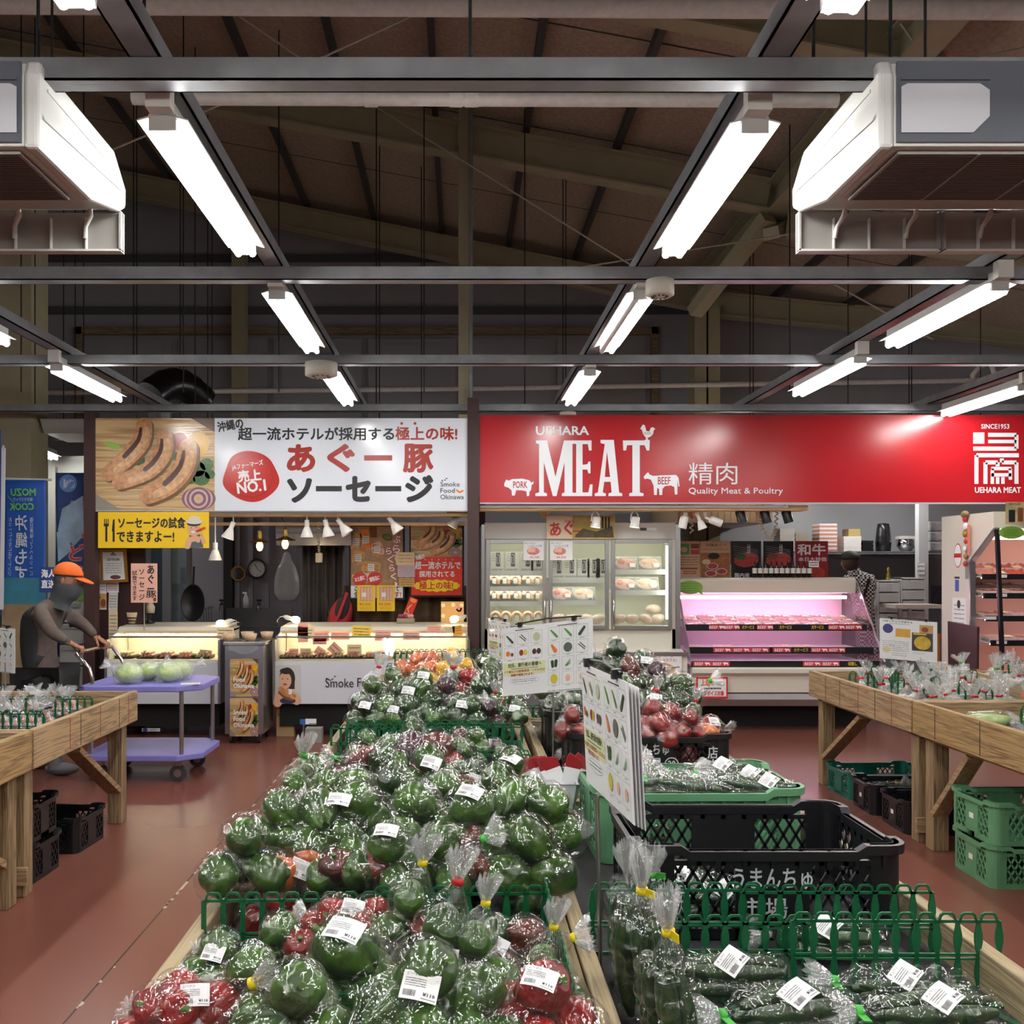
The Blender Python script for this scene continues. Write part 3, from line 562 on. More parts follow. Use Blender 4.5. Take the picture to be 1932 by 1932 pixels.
# counters
hood = mat('cream counter top', 'DDD6C4', .35); caseglass = glass_mat('case glass', (.96, .98, .97), .07); casein = mat('cream case inside', 'E6DCC4', .5); clamp = mat('case lamp tube', (1, .86, .62), emit=30)
cfront = mat('pale grey laminate', 'CFD2DA', .35)
def counter(x0, x1, label, logo):
    Y = 8.85; a, e = at(x0, 0, Y).x, at(x1, 0, Y).x; t = thing('deli_counter', label, 'display counter', ((a + e) / 2, Y + .4, 0))
    MB(dark).box(a + .03, e - .03, Y + .12, Y + .78, 0.1, .34).build('plinth', t)
    for x in (a + .12, e - .12): MB(steel).tube([(x, Y + .16, 0), (x, Y + .16, .1)], .018, 8).build('leg', t)
    MB(mat('counter body', '9C9DA0', .4)).box(a, e, Y + .02, Y + .8, .34, .70).build('body', t)
    MB(cfront).box(a + .012, e - .012, Y - .004, Y + .02, .33, .725).build('front_panel', t)
    MB(steel).box(a - .012, a + .012, Y - .01, Y + .2, .33, .93).build('end_trim', t); MB(steel).box(e - .012, e + .012, Y - .01, Y + .2, .33, .93).build('end_trim', t)
    b = MB(casein).box(a + .02, e - .02, Y + .04, Y + .56, .70, .735); b.box(a + .02, e - .02, Y + .54, Y + .56, .735, 1.0); b.build('tray_floor', t)
    MB(caseglass).add([(a + .012, Y + .01, .73), (e - .012, Y + .01, .73), (e - .012, Y + .08, .945), (a + .012, Y + .08, .945), (a + .012, Y + .018, .73), (e - .012, Y + .018, .73), (e - .012, Y + .088, .945), (a + .012, Y + .088, .945)], [(0, 1, 2, 3), (7, 6, 5, 4), (0, 4, 5, 1), (2, 6, 7, 3)]).build('front_glass', t)
    MB(steel).bar((a, Y + .085, .95), (e, Y + .085, .95), .02, .016).build('glass_rail', t)
    b = MB(hood); b.prism_x([(Y + .30, .995), (Y + .34, 1.03), (Y + .8, 1.05), (Y + .8, .985), (Y + .32, .965)], a, e); b.build('hood', t)
    MB(clamp).tube([(a + .06, Y + .38, .962), (e - .06, Y + .38, .962)], .012, 8).build('case_lamp', t)
    for xx in (a, e - .014):
        MB(hood).prism_x([(Y + .02, .7), (Y + .09, .945), (Y + .32, .99), (Y + .8, 1.0), (Y + .8, .7)], xx, xx + .014).build('end_panel', t)
    return t, a, e, Y
t, a, e, Y = counter(200, 414, 'glass topped deli counter behind the purple trolley', 0)
b = MB(greyp).sheet(Y + .3); b.x = M.Identity(4)
b = MB().sheet(8.843); b.ell(212, 1285, 5, 2.6, ink, 1, 0, 10, pi, 2 * pi)
for x, y in ((205, 1279), (216, 1281), (222, 1277)): b.ell(x, y, 2, 4, ink, 1, .6, 8, 0, 2.2)
b.build('smoke_logo', t)
b = MB().sheet(8.96); b.rect(268, 1374, 302, 1380, mat('badge white', 'D5D6DA', .4), 1); b.ell(274, 1377, 5, 3.4, mat('badge blue', '323A80', .4), 2); b.scrawl(282, 1375, 300, 1379, 1, mat('badge grey', '888890', .4), 2); b.build('badge', t)
t, a, e, Y = counter(517, 884, 'glass topped deli counter with a girl photo and smoke lettering on its front', 1)
b = MB().sheet(8.843); b.text('Smoke', 614, 1280, 667, 1297, ink, 1, .004, res=3); b.text('Food', 674, 1279, 713, 1296, ink, 1, .004, res=3); b.text('Okinawa', 722, 1279, 800, 1296, ink, 1, .004, res=3); b.build('lettering', t); b = MB().sheet(8.843)
for x, y in ((617, 1278), (624, 1281), (628, 1279), (633, 1274)): b.ell(x, y, 2, 4, ink, 1, .6, 8, 0, 2.4)
b.build('smoke_mark', t)
skin = mat('printed skin', 'D9A988', .5); hairp = mat('printed hair', '2A1D1A', .5)
b = MB().sheet(8.843); b.rect(518, 1255, 567, 1326, mat('photo pale grey', 'C9C5C2', .4)); b.ell(542, 1280, 15, 21, hairp, 2); b.rect(546, 1275, 556, 1300, hairp, 2.2); b.ell(538, 1284, 12, 16, skin, 3); b.ell(540, 1266, 12, 6, hairp, 4); b.ell(533, 1281, 1.4, .9, ink, 5); b.ell(543, 1281, 1.4, .9, ink, 5); b.ell(538, 1291, 4, 2, mat('printed lips', 'A24A44', .5), 5)
b.blob([(524, 1326), (526, 1312), (536, 1300)], [8, 7, 5], skin, 4); b.blob([(560, 1322), (556, 1312), (545, 1304)], [8, 6, 5], skin, 4); b.blob([(530, 1300), (541, 1308), (554, 1314)], [5, 6, 5], sausm, 6); b.blob([(529, 1306), (540, 1315), (552, 1319)], [4, 5, 4], brownp, 5.5); b.ell(543, 1322, 15, 6, mat('printed navy', '1F2A4A', .5), 4.5); b.rect(545, 1300, 551, 1310, paper, 7); b.build('girl_photo', t)
# steel sampling cart with two posters, between the counters
t = thing('sampling_cart', 'tall steel cart with two sausage posters, between the deli counters', 'cart', (at(465, 0, 8.7).x, 8.9, 0)); a, e = at(424, 0, 8.6).x, at(497, 0, 8.6).x
MB(steel).box(a, e, 8.6, 9.05, .09, .90).build('cabinet', t, .006); MB(steel).box(a - .01, e + .02, 8.58, 9.08, .90, .93).build('worktop', t, .004)
for x in (a + .05, e - .05):
    for y in (8.66, 9.0): MB(black).tube([(x - .012, y, .04), (x + .012, y, .04)], .04, 14).build('caster', t); MB(steel).box(x - .02, x + .02, y - .02, y + .02, .06, .095).build('caster_bracket', t)
for k, (y0, y1) in enumerate(((1243, 1314), (1317, 1389))):
    b = MB(paper).box(at(434, 0, 8.6).x, at(487, 0, 8.6).x, 8.596, 8.5995, at(0, y1, 8.6).z, at(0, y0, 8.6).z); b.sheet(8.596); sausage_picture(b, 434, y0, 487, y1, 1)
    if k: b.text('Smoke', 441, y0 + 22, 466, y0 + 31, white, 12, .02)
    b.text('Food', 441, y0 + 34, 463, y0 + 43, white, 12, .02); b.text('Okinawa', 441, y0 + 46, 480, y0 + 55, white, 12, .02); b.build('sausage_poster', t)
foilp = film_mat('loose film', .08, scale=30)
b = MB(foilp)
rr = random.Random(3)
n = 14; P = [[(a + .04 + (e - a - .08) * i / n, 8.585 - .02 * rr.random(), .925 - .11 * j / 6 * (.6 + .4 * sin(pi * i / n)) + .01 * rr.random()) for i in range(n + 1)] for j in range(7)]
b.add([p for r in P for p in r], [(j * (n + 1) + i, j * (n + 1) + i + 1, (j + 1) * (n + 1) + i + 1, (j + 1) * (n + 1) + i) for j in range(6) for i in range(n)], True); b.build('hanging_film', t)
cupm = mat('brown kraft cup', 'C8A98A', .5, noise_amt=.15, noise_scale=40)
for i, x in enumerate((440, 463, 480, 500)):
    p = at(x, 1216, 8.85); tag(MB(cupm).lathe([(0, 0), (.045, 0), (.062, .07), (.058, .07), (.043, .006), (0, .006)], 20, M.Translation((p.x, 8.68 + .26 * (i % 2), .93))).build('paper_bowl'), 'kraft paper bowl on the steel cart, %s from the left of the row' % ORD[i], 'bowl', 'paper bowls on the steel cart')
# rack foot by the girl-photo counter
b = MB(mat('cardboard', 'B79B72', .6)).box(at(522, 0, 9.0).x, at(555, 0, 9.0).x, 8.99, 9.1, .0, .30); b.mat(mat('cardboard edge', '8A7350', .6)).box(at(521, 0, 9.0).x, at(556, 0, 9.0).x, 8.98, 9.1, .2, .215); tag(b.build('cardboard_box'), 'brown cardboard box on the floor under the girl photo counter', 'box')
b = MB(mat('concrete block', '8C8984', .8)).box(at(582, 0, 8.85).x, at(612, 0, 8.85).x, 8.66, 8.78, 0, .13); tag(b.build('concrete_block'), 'grey block on the floor before the dark plinth of the girl photo counter', 'block')
t = thing('socket_stand', 'small steel stand with blue plug and white tag by the grey block', 'stand', floor_at(573, 1390)); p = at(573, 1390, 8.8)
MB(steel).tube([(p.x, 8.8, 0), (p.x, 8.8, .17)], .012, 8).build('pole', t); MB(bluep).box(p.x - .03, p.x + .02, 8.77, 8.82, .15, .19).build('plug', t)
b = MB(paper).box(p.x + .02, p.x + .12, 8.775, 8.785, .15, .2); b.sheet(8.775); b.scrawl(583, 1364, 599, 1372, 3, ink, 1); b.build('tag', t)
# yellow tasting banner
b = board(185, 966, 394, 1034, yellow, 8.97, .012); b.text('ソーセージの試食', 223, 976, 350, 997, ink, 2, .022); b.text('できますよー!', 220, 1002, 329, 1023, ink, 2, .022)
for x in (196.5, 200, 203.5): b.rect(x, 979, x + 1.6, 990, ink)
b.rect(196, 988, 205.5, 993, ink, 2.2); b.line([(200.8, 992), (200.8, 1022)], 4, ink, 2.4); b.poly([(213, 981), (216.5, 979), (216.5, 1022), (212.5, 1022), (212.5, 1003), (211, 1002)], ink)
hat = mat('printed cream hat', 'D8D2BC', .5); b.blob([(354, 1031), (358, 1018), (372, 1016)], [5, 6, 5], skin, 2.1); b.poly([(355, 1034), (357, 1010), (378, 1008), (384, 1033)], mat('printed grey vest', '4E565C', .5), 2); b.blob([(384, 1022), (380, 1012), (374, 1020)], [4, 4, 4], skin, 2.6); b.ell(366, 998, 12, 14, skin, 3); b.ell(366, 988, 13, 5, hairp, 4); b.ell(367, 984, 16, 5, hat, 5); b.ell(367, 979, 11, 6, hat, 5.5)
b.ell(361, 996, 1.3, .8, ink, 6); b.ell(371, 995, 1.3, .8, ink, 6); b.ell(365, 1004, 4, 2, white, 6); b.blob([(372, 1002), (386, 996)], [2, 2], redpr, 7); b.line([(378, 1000), (383, 1012)], 1.5, tanp, 7)
tag(b.build('tasting_banner'), 'yellow banner with fork, knife and a boy in a cream hat', 'banner')
# certificate, papers and pink board on the maroon wall
t = thing('framed_certificate', 'gold framed certificate below the yellow banner', 'picture frame', at(214, 1098, 9.3)); b = MB(mat('gilt frame', 'A8792A', .35, .4)).sheet(9.3)
fr = [(188, 1037), (237, 1036), (241, 1098), (190, 1100)]; b.prism([(at(x, y, 9.3).x, at(x, y, 9.3).z) for x, y in fr], 0, .025)
b.v = [V((v.x, 9.3 + v.z - .0, v.y)) for v in b.v]; b.build('frame', t)
b = MB().sheet(9.297); b.poly([(193, 1042), (232, 1041), (236, 1093), (195, 1095)], paper, 1); b.poly([(208, 1048), (213, 1040), (220, 1048)], greyp, 2); b.text('証明書', 202, 1053, 226, 1058, ink, 2); b.scrawl(199, 1061, 230, 1083, 5, greyp, 2, 4, .3); b.ell(218, 1089, 10, 4, mat('certificate pig', '6E3A3A', .5), 2); b.build('certificate', t)
b = MB(paper).sheet(9.39)
def note(x0, y0, x1, y1, Y, m, label, rows=4, inkm=None, seed=1, cat='note', name='paper_note', rot=0, group=None, art=None, fill=.4):
    a, e = at(x0, y0, Y), at(x1, y1, Y); w, h = e.x - a.x, a.z - e.z
    mw = M.Translation(((a.x + e.x) / 2, Y, (a.z + e.z) / 2)) @ M.Rotation(rot, 4, 'Y')
    b = MB(m).box(-w / 2, w / 2, -.0005, .0005, -h / 2, h / 2); k = Y / F
    b.sheet(mtx=M(((k, 0, 0, -w / 2 - x0 * k), (0, 0, -1, -.0005), (0, -k, 0, h / 2 + y0 * k), (0, 0, 0, 1))))
    if art: art(b)
    elif rows: b.scrawl(x0 + (x1 - x0) * .1, y0 + (y1 - y0) * .12, x1 - (x1 - x0) * .1, y1 - (y1 - y0) * .12, rows, inkm or ink, 1, seed, fill)
    o = bpy.data.objects.new(name, b.mesh(name)); link(o, None, mw); return tag(o, label, cat, group)
def menu(b): b.rect(178, 1120, 201, 1148, tanp, 1); b.ell(184, 1138, 5, 7, orangep, 2); b.ell(195, 1138, 5, 8, brownp, 2); b.ell(186, 1127, 5, 3, greenp, 2); b.scrawl(180, 1092, 199, 1116, 4, redink, 1, 3, .25)
note(178, 1062, 201, 1150, 9.38, paper, 'tall white menu strip with two dish photos, left of the gold frame', art=menu, cat='menu')
note(202, 1098, 224, 1118, 9.385, paper, 'pinned receipt just under the gold frame', 4, redink, 2); note(205, 1118, 222, 1152, 9.386, offw, 'curling receipt in the middle of the pinned column under the gold frame', 5, greyp, 3, rot=.03); note(205, 1152, 222, 1206, 9.387, creamp, 'long receipt with a yellow block at the bottom of the pinned column', 6, greyp, 4)
def pink(b):
    b.text('あ\nぐ\nー', 278, 1066, 291, 1112, ink, 1, .02); b.text('豚', 276, 1114, 295, 1128, ink, 1, .015); b.text('ソ\nー\nセ\nー\nジ', 262, 1074, 273, 1132, ink, 1, .015); b.text('試\n食\nで\nき\nま\nす', 249, 1076, 259, 1133, ink, 1, .01); b.ell(292, 1131, 3, 4, brownp, 1)
note(247, 1063, 297, 1137, 9.0, pinkp, 'pink rounded board with black handwriting on a thin stand', art=pink, cat='sign', name='handwritten_board')
MBp = MB(steel).tube([at(272, 1137, 9.02), at(272, 1190, 9.02) ], .006, 6); tag(MBp.build('sign_rod'), 'thin steel rod carrying the pink handwritten board', 'rod')
# pedestal bits on the left counter: cutlery basket, sauce dispenser
t = thing('cutlery_basket', 'pale basket of paper sachets on the left deli counter', 'basket', at(251, 1192, 9.45)); p = at(252, 1192, 9.45); p.z = 1.05
MB(mat('wicker pale', 'CBB48C', .6)).lathe([(0, 0), (.06, 0), (.075, .11), (.07, .11), (.056, .01), (0, .01)], 16, M.Translation(p)).build('basket', t)
for z in (.02, .05): MB(black).lathe([(.066 + z * .14, z), (.07 + z * .14, z + .01), (.066 + z * .14, z + .012)], 16, M.Translation(p)).build('band', t)
b = MB(paper); b.x = M.Translation(p + V((-.03, 0, .06))) @ M.Rotation(-.2, 4, 'Y'); b.box(-.03, .01, -.02, .02, 0, .15); b.build('sachets', t)
t = thing('sauce_dispenser', 'clear jar on a black dispenser beside the paper sachets', 'dispenser', at(283, 1192, 9.45)); p = at(283, 1192, 9.5); p.z = 1.05
MB(black).lathe([(0, 0), (.05, 0), (.05, .02), (.03, .03), (.04, .1), (0, .1)], 14, M.Translation(p)).build('base', t); MB(mat('jar beige', 'BDAE9C', .2)).lathe([(0, .1), (.045, .1), (.05, .16), (.03, .2), (.045, .22), (0, .23)], 14, M.Translation(p)).build('jar', t)
# ---------------- sausage shop: lamps and things ----------------
bulb = mat('warm bulb', (1, .78, .45), emit=30); amber = mat('amber filament bulb', (1, .5, .12), emit=7); brass = mat('aged brass', '9A7A2E', .35, .8); shadew = mat('white lamp shade', 'E4E2DC', .3)
lit = mat('warm lamp face', (1, .85, .6), emit=9); unlit = mat('frosted lamp face', 'DCDCD8', .4)
def spot(px, py, Y, y_top, label, tilt=0, yaw=0, r=.062, h=.1, m=None, glow=None, body='cone', group='track lamps of the sausage shop', stem=None):
    """ceiling lamp: canopy, stem, socket and a shade whose mouth centre is at (px, py)"""
    m = m or shadew; p = at(px, py, Y); t = thing('track_lamp', label, 'lamp', p, group); R = M.Translation(p) @ M.Rotation(yaw, 4, 'Z') @ M.Rotation(tilt, 4, 'Y')
    top = R @ V((0, 0, h + .07)); zt = at(px, y_top, Y).z
    if body == 'cone': MB(m).lathe([(r, 0), (r * 1.0, .008), (r * .45, h), (r * .35, h), (r * .9, .012), (r * .9, 0)], 20, R).build('lamp_shade', t)
    else: MB(m).lathe([(r, 0), (r, h), (r * .8, h + .02), (0, h + .02), (0, h - .01), (r * .9, h - .01), (r * .9, 0), (r, 0)], 18, R).build('lamp_shade', t)
    MB(glow or unlit).lathe([(0, .012), (r * .86, .014)], 18, R).build('lamp_face', t)
    MB(m).lathe([(r * .38, h), (r * .38, h + .07), (0, h + .072)], 12, R).build('socket', t)
    k = V((top.x, top.y, zt)); MB(stem or m).tube([top, V((top.x, top.y, max(top.z, zt - .05))), k], .007, 8).build('stem', t)
    MB(stem or m).tube([k - V((0, 0, .035)), k], .02, 10).build('canopy', t)
TS = at(0, 966, 9.12).z
for px, py, yt, ti, lb in ((406, 1057, 967, 0, 'lowest white cone lamp, hanging on a long stem under the yellow banner end'), (429, 1016, 967, .35, 'white cone lamp just right of the longest-stemmed one, tilted left'), (579, 1014, 967, 0, 'upright white cone lamp left of the three close together'), (620, 1013, 967, -.2, 'white cone lamp between two others before the steel hood'), (656, 1007, 967, -.6, 'strongly tilted white cone lamp over the corner of the sausage pack poster'), (752, 1003, 967, -.6, 'tilted white cone lamp between the two big posters')):
    spot(px, py, 9.14, yt, lb, ti, glow=lit if px < 430 else unlit)
spot(852, 994, 9.2, 968, 'grey finned bulb lamp shining left at the middle post', .5, r=.055, h=.12, m=mat('grey lamp body', 'A5A19A', .35), glow=lit)
for px, lb in ((490, 'amber filament pendant above the wall clock'), (538, 'amber filament pendant left of the steel hood')):
    p = at(px, 1040 if px < 500 else 1036, 9.3); t = thing('pendant_lamp', lb, 'lamp', p, 'amber filament pendants')
    T = M.Translation(p); MB(amber).lathe([(0, 0), (.02, .008), (.034, .04), (.034, .06), (.015, .11), (0, .11)], 16, T).build('bulb', t); MB(mat('dark copper shade', '4A2A1A', .35, .6)).lathe([(.105, .085), (.1, .09), (.02, .125), (.02, .12)], 20, T).build('lamp_shade', t)
    MB(brass).lathe([(.022, .12), (.024, .15), (.018, .18), (.02, .2), (0, .205)], 14, T).build('socket', t); MB(black).tube([p + V((0, 0, .2)), p + V((0, 0, .26)), p + V((-.03, 0, .3)), p + V((-.06, 0, .33)), p + V((-.02, 0, .38)), p + V((0, 0, .34)), V((p.x, p.y, TS))], .004, 5).build('cord', t)
for px, py, sg, lb in ((417, 1176, 1, 'glowing bulb clamp lamp at the right end of the left deli counter'), (557, 1169, -1, 'glowing bulb clamp lamp on the left end of the girl photo counter'), (858, 1168, 1, 'glowing bulb clamp lamp before the kraft polka dot bag')):
    p = at(px, py, 9.3); t = thing('clamp_lamp', lb, 'lamp', (p.x, p.y, 1.04), 'bulb lamps clamped on the deli counters'); R = M.Translation(p) @ M.Rotation(sg * radians(75), 4, 'Y')
    MB(bulb).lathe([(0, -.05), (.025, -.042), (.036, -.015), (.03, .015), (.018, .04), (0, .042)], 16, R).build('bulb', t); MB(shadew).lathe([(.02, .035), (.024, .09), (.012, .12), (0, .12)], 12, R).build('socket', t)
    q = R @ V((0, 0, .11)); MB(chrome).tube([q, q + V((sg * .04, 0, .0)), q + V((sg * .07, 0, -.03)), V((q.x + sg * .075, p.y, 1.05))], .006, 8).build('arm', t); MB(black).box(q.x + sg * .075 - .02, q.x + sg * .075 + .02, p.y - .02, p.y + .02, 1.035, 1.065).build('clamp', t)
# clock, octagonal mirror
p = at(485, 1073, 12.1); t = thing('wall_clock', 'round black rimmed clock on the lilac wall', 'clock', p); Rx = M.Translation(p) @ M.Rotation(pi / 2, 4, 'X')
MB(black).lathe([(.105, -.02), (.125, 0), (.125, .03), (.105, .035), (.105, .0)], 28, Rx).build('rim', t); b = MB(mat('clock face', 'C9C6C4', .3)).sheet(12.08); b.ell(485, 1073, 15.5, 15.5, MC['clock face'], 0, n=28)
for k in range(12): a = k * pi / 6; b.line([(485 + 11.5 * cos(a), 1073 + 11.5 * sin(a)), (485 + 13.5 * cos(a), 1073 + 13.5 * sin(a))], 1.4, greyp, 1)
b.build('face', t); MB().sheet(12.078).line([(485, 1073), (481, 1064)], 1.2, ink, 1).build('hour_hand', t); MB().sheet(12.077).line([(485, 1073), (493, 1079)], 1, ink, 1).build('minute_hand', t)
p = at(450, 1082, 12.1); t = thing('wall_mirror', 'small octagonal gilt mirror beside the clock', 'mirror', p); Rx = M.Translation(p) @ M.Rotation(pi / 2, 4, 'X') @ M.Rotation(pi / 8, 4, 'Z')
MB(MC['gilt frame']).lathe([(.08, 0), (.1, 0), (.1, .03), (.08, .03), (.08, 0)], 8, Rx, False).build('frame', t); MB(chrome).lathe([(0, .02), (.085, .02)], 8, Rx, False).build('glass', t); MB(black).tube([p + V((-.06, 0, .08)), p + V((0, 0, .17)), p + V((.06, 0, .08))], .003, 5).build('cord', t)
# steel hood, curtain, coil cord with socket box, bags, sink, pan, bottles
b = MB(mat('hood steel dim', '9A9AA0', .25, .8)); b.prism_x([(9.9, 2.05), (9.9, 1.96), (9.95, 1.84), (11.2, 1.84), (11.2, 2.05)], at(520, 0, 9.9).x, at(662, 0, 9.9).x); tag(b.build('extractor_hood'), 'dull steel extractor hood behind the white cone lamps', 'hood')
curt = mat('grey brown curtain', '5F5A56', .85); brcur = mat('brown patterned cloth', '5C4630', .9, noise_amt=.3, noise_scale=12)
def curtain(x0, x1, y0, y1, Y, m, label, amp=.03, waves=6):
    n = 60; P = []
    for y in (y0, (y0 + y1) / 2, y1):
        for i in range(n + 1):
            u = i / n; q = at(x0 + (x1 - x0) * u, y, Y); P.append((q.x, Y + amp * sin(2 * pi * waves * u) + .3 * amp * sin(2 * pi * waves * 2.3 * u + y), q.z))
    b = MB(m).add(P, [(r * (n + 1) + i, (r + 1) * (n + 1) + i, (r + 1) * (n + 1) + i + 1, r * (n + 1) + i + 1) for r in range(2) for i in range(n)], True); o = b.build('curtain'); o.modifiers.new('thick', 'SOLIDIFY').thickness = .004; return tag(o, label, 'curtain')
curtain(572, 650, 1028, 1195, 10.6, curt, 'grey curtain below the steel hood', .03, 5)
curtain(650, 880, 1105, 1200, 10.2, brcur, 'brown cloth hanging under the two big posters', .04, 7)
b = MB(mat('cream cable', 'C9BEA8', .4)); a = at(600, 985, 9.7); e = at(602, 1043, 9.7); b.tube([a + (e - a) * (i / 100) + V((.012 * cos(i * .9), .012 * sin(i * .9), 0)) for i in range(101)], .005, 5)
t = thing('power_drop', 'cream socket box hanging on a coiled cable before the grey curtain', 'socket', e); b.build('coiled_cable', t); MB(MC['cream cable']).box(e.x - .035, e.x + .035, 9.67, 9.73, e.z - .1, e.z).build('socket_box', t, .01)
MB(black).tube([at(603, 1063, 9.7), at(592, 1085, 9.7), at(600, 1100, 9.7), at(612, 1110, 9.7), at(618, 1140, 9.7), at(622, 1170, 9.7)], .004, 5).build('plug_cable', t)
fb = film_mat('carrier bag film', .25, scale=14)
p = at(541, 1086, 12.05); tag(MB(fb).lathe([(0, -.32), (.1, -.31), (.16, -.22), (.16, -.05), (.12, .1), (.06, .2), (.05, .26), (.02, .3)], 18, M.Translation(p) @ M.Scale(.5, 4, V((0, 1, 0)))).build('carrier_bag'), 'clear carrier bag hanging on the lilac wall', 'bag')
redc = mat('red cloth', 'A01F2A', .7)
t = thing('backpack', 'red and black backpack leaning behind the girl photo counter', 'bag', at(640, 1195, 9.9)); b = MB(redc); b.x = M.Translation(at(641, 1165, 10.0)) @ M.Rotation(.3, 4, 'Y') @ M.Scale(.45, 4, V((0, 1, 0))); b.ball((0, 0, 0), .2, sc=(.62, 1, 1.15)); b.build('body', t)
b = MB(mat('charcoal mesh', '2A2526', .8)); b.x = M.Translation(at(645, 1150, 9.93)) @ M.Rotation(.3, 4, 'Y') @ M.Scale(.3, 4, V((0, 1, 0))); b.ball((0, 0, .02), .12, sc=(.6, 1, 1.2)); b.build('back_panel', t); MB(redc).tube([at(628, 1185, 9.88), at(640, 1160, 9.86), at(655, 1118, 9.9)], .018, 8).build('strap', t)
b = MB(mat('sink steel', '6E6E72', .3, .8)).box(at(405, 0, 11.3).x, at(535, 0, 11.3).x, 10.9, 11.9, .5, .86); b.box(at(405, 0, 11.3).x, at(535, 0, 11.3).x, 11.86, 11.9, .86, 1.1); tag(b.build('steel_sink'), 'dim steel sink bench under the clock', 'sink')
for px, lb in ((420, 'dark wall tap at the left over the sink bench'), (490, 'dark wall tap under the clock')):
    p = at(px, 1140, 11.84); t = thing('wall_tap', lb, 'tap', p); MB(mat('tap metal', '5A5A5E', .25, .9)).tube([p + V((0, .02, 0)), p + V((0, -.08, .01)), p + V((0, -.12, -.02)), p + V((0, -.12, -.09))], .014, 8).build('spout', t); MB(black).tube([p + V((-.03, -.04, .05)), p + V((.03, -.04, .05))], .014, 8).build('handle', t); MB(MC['tap metal']).tube([p + V((0, -.04, 0)), p + V((0, -.04, .05))], .01, 8).build('valve', t)
p = at(454, 1160, 11.6); t = thing('spray_bottle', 'pale spray bottle on the sink bench below the mirror', 'bottle', (p.x, p.y, 1.1)); T = M.Translation((p.x, 11.88, 1.1)); MB(mat('bottle pale', 'C9CCD0', .3)).lathe([(0, 0), (.035, 0), (.035, .12), (.015, .16), (.015, .18), (0, .18)], 14, T).build('body', t); MB(paper).box(p.x - .04, p.x + .012, 11.87, 11.89, 1.28, 1.3).build('trigger', t)
p = at(365, 1137, 10.96); t = thing('frying_pan', 'dark round pan hanging by the glass door', 'pan', p); MB(mat('pan iron', '3A3A3E', .4, .7)).lathe([(0, 0), (.12, 0), (.14, .03), (.13, .03), (.115, .006), (0, .006)], 24, M.Translation(p) @ M.Rotation(pi / 2, 4, 'X') @ M.Scale(1.55, 4, V((0, 1, 0)))).build('pan', t); MB(MC['pan iron']).bar(p + V((0, -.01, .18)), p + V((.01, -.01, .42)), .02, .01).build('handle', t)
b = MB(mat('utensil rack wire', '707074', .3, .9));
for i in range(5): b.tube([at(378 + i * 5, 1150 - 2 * i, 12.12), at(380 + i * 5, 1176, 12.12)], .006, 5)
b.tube([at(374, 1176, 12.12), at(404, 1176, 12.12)], .006, 5); b.tube([at(374, 1150, 12.12), at(404, 1145, 12.12)], .006, 5); tag(b.build('wire_rack'), 'small wire rack with tools right of the hanging pan', 'rack')
# ---- posters of the sausage shop ----
def bigposter(x0, y0, x1, y1, Y, art, label, frame=None):
    a, e = at(x0, y0, Y), at(x1, y1, Y); t = thing('poster', label, 'poster', ((a.x + e.x) / 2, Y, e.z)); MB(frame or dark).box(a.x - .015, e.x + .015, Y, Y + .02, e.z - .015, a.z + .015).build('backing', t)
    b = MB().sheet(Y - .001); art(b); b.build('print', t)
    for x in (x0 + 8, x1 - 8): MB(dark).tube([at(x, y0, Y + .01), at((x + (x0 + x1) / 2) / 2, y0 - 22, Y + .01)], .002, 4).build('hanging_wire', t)
def art1(b):
    b.rect(662, 993, 760, 1128, mat('poster brown grey', '9C7A58', .3, noise_amt=.3, noise_scale=14), 0); b.rect(662, 1105, 760, 1128, paper, 1)
    for x, y, w, h, r, m in ((672, 1022, 16, 34, .25, tanp), (690, 1018, 18, 40, -.15, orangep), (712, 1036, 22, 26, -.35, pinkp), (676, 1052, 22, 26, .2, tanp), (700, 1070, 36, 22, .1, tanp), (690, 1088, 50, 16, -.1, creamp)):
        b.poly([(x + u * w / 2 * cos(r) - v * h / 2 * sin(r), y + u * w / 2 * sin(r) + v * h / 2 * cos(r)) for u, v in ((-1, -.7), (-.7, -1), (.7, -1), (1, -.7), (1, .7), (.7, 1), (-.7, 1), (-1, .7))], m, 2)
        for k in (-.3, .1, .5): b.blob([(x - w * .3, y + h * k * .8), (x + w * .3, y + h * k * .8 + 3)], [3, 3], sausm, 3)
        b.rect(x - 6, y - 6, x + 6, y + 7, paper, 4); b.scrawl(x - 5, y - 5, x + 5, y + 6, 3, greyp, 5, int(x))
    b.rect(697, 994, 711, 1014, brownp, 2); b.ell(731, 1014, 10, 6, brownp, 2, .3); b.ell(731, 1013, 7, 4, greenp, 3, .3)
    for i, c in enumerate('ぶらで'): b.text(c, 741 - i * 1, 1009 + i * 18, 757 - i, 1026 + i * 18, redpr, 6, .06); b.text(c, 742 - i, 1010 + i * 18, 756 - i, 1025 + i * 18, paper, 7, .02)
    for i, c in enumerate('らくらく♪'): b.text(c, 727 + i * 3, 1032 + i * 16, 740 + i * 3, 1047 + i * 16, redpr, 6, .06); b.text(c, 728 + i * 3, 1033 + i * 16, 739 + i * 3, 1046 + i * 16, paper, 7, .02)
    for x, s_ in ((679, 'お土産に'), (707, '贈答品に')): b.ell(x, 1092, 13.5, 13, redpr, 6); b.text(s_, x - 10, 1087, x + 10, 1096, paper, 7, .03, rot=-.25)
    b.text('こ', 669, 1107, 677, 1115, ink, 2, .02); b.text('全', 668, 1116, 677, 1127, ink, 2, .02); b.text('て', 745, 1107, 754, 1115, ink, 2, .02); b.text('す!', 744, 1116, 757, 1127, redink, 2, .02)
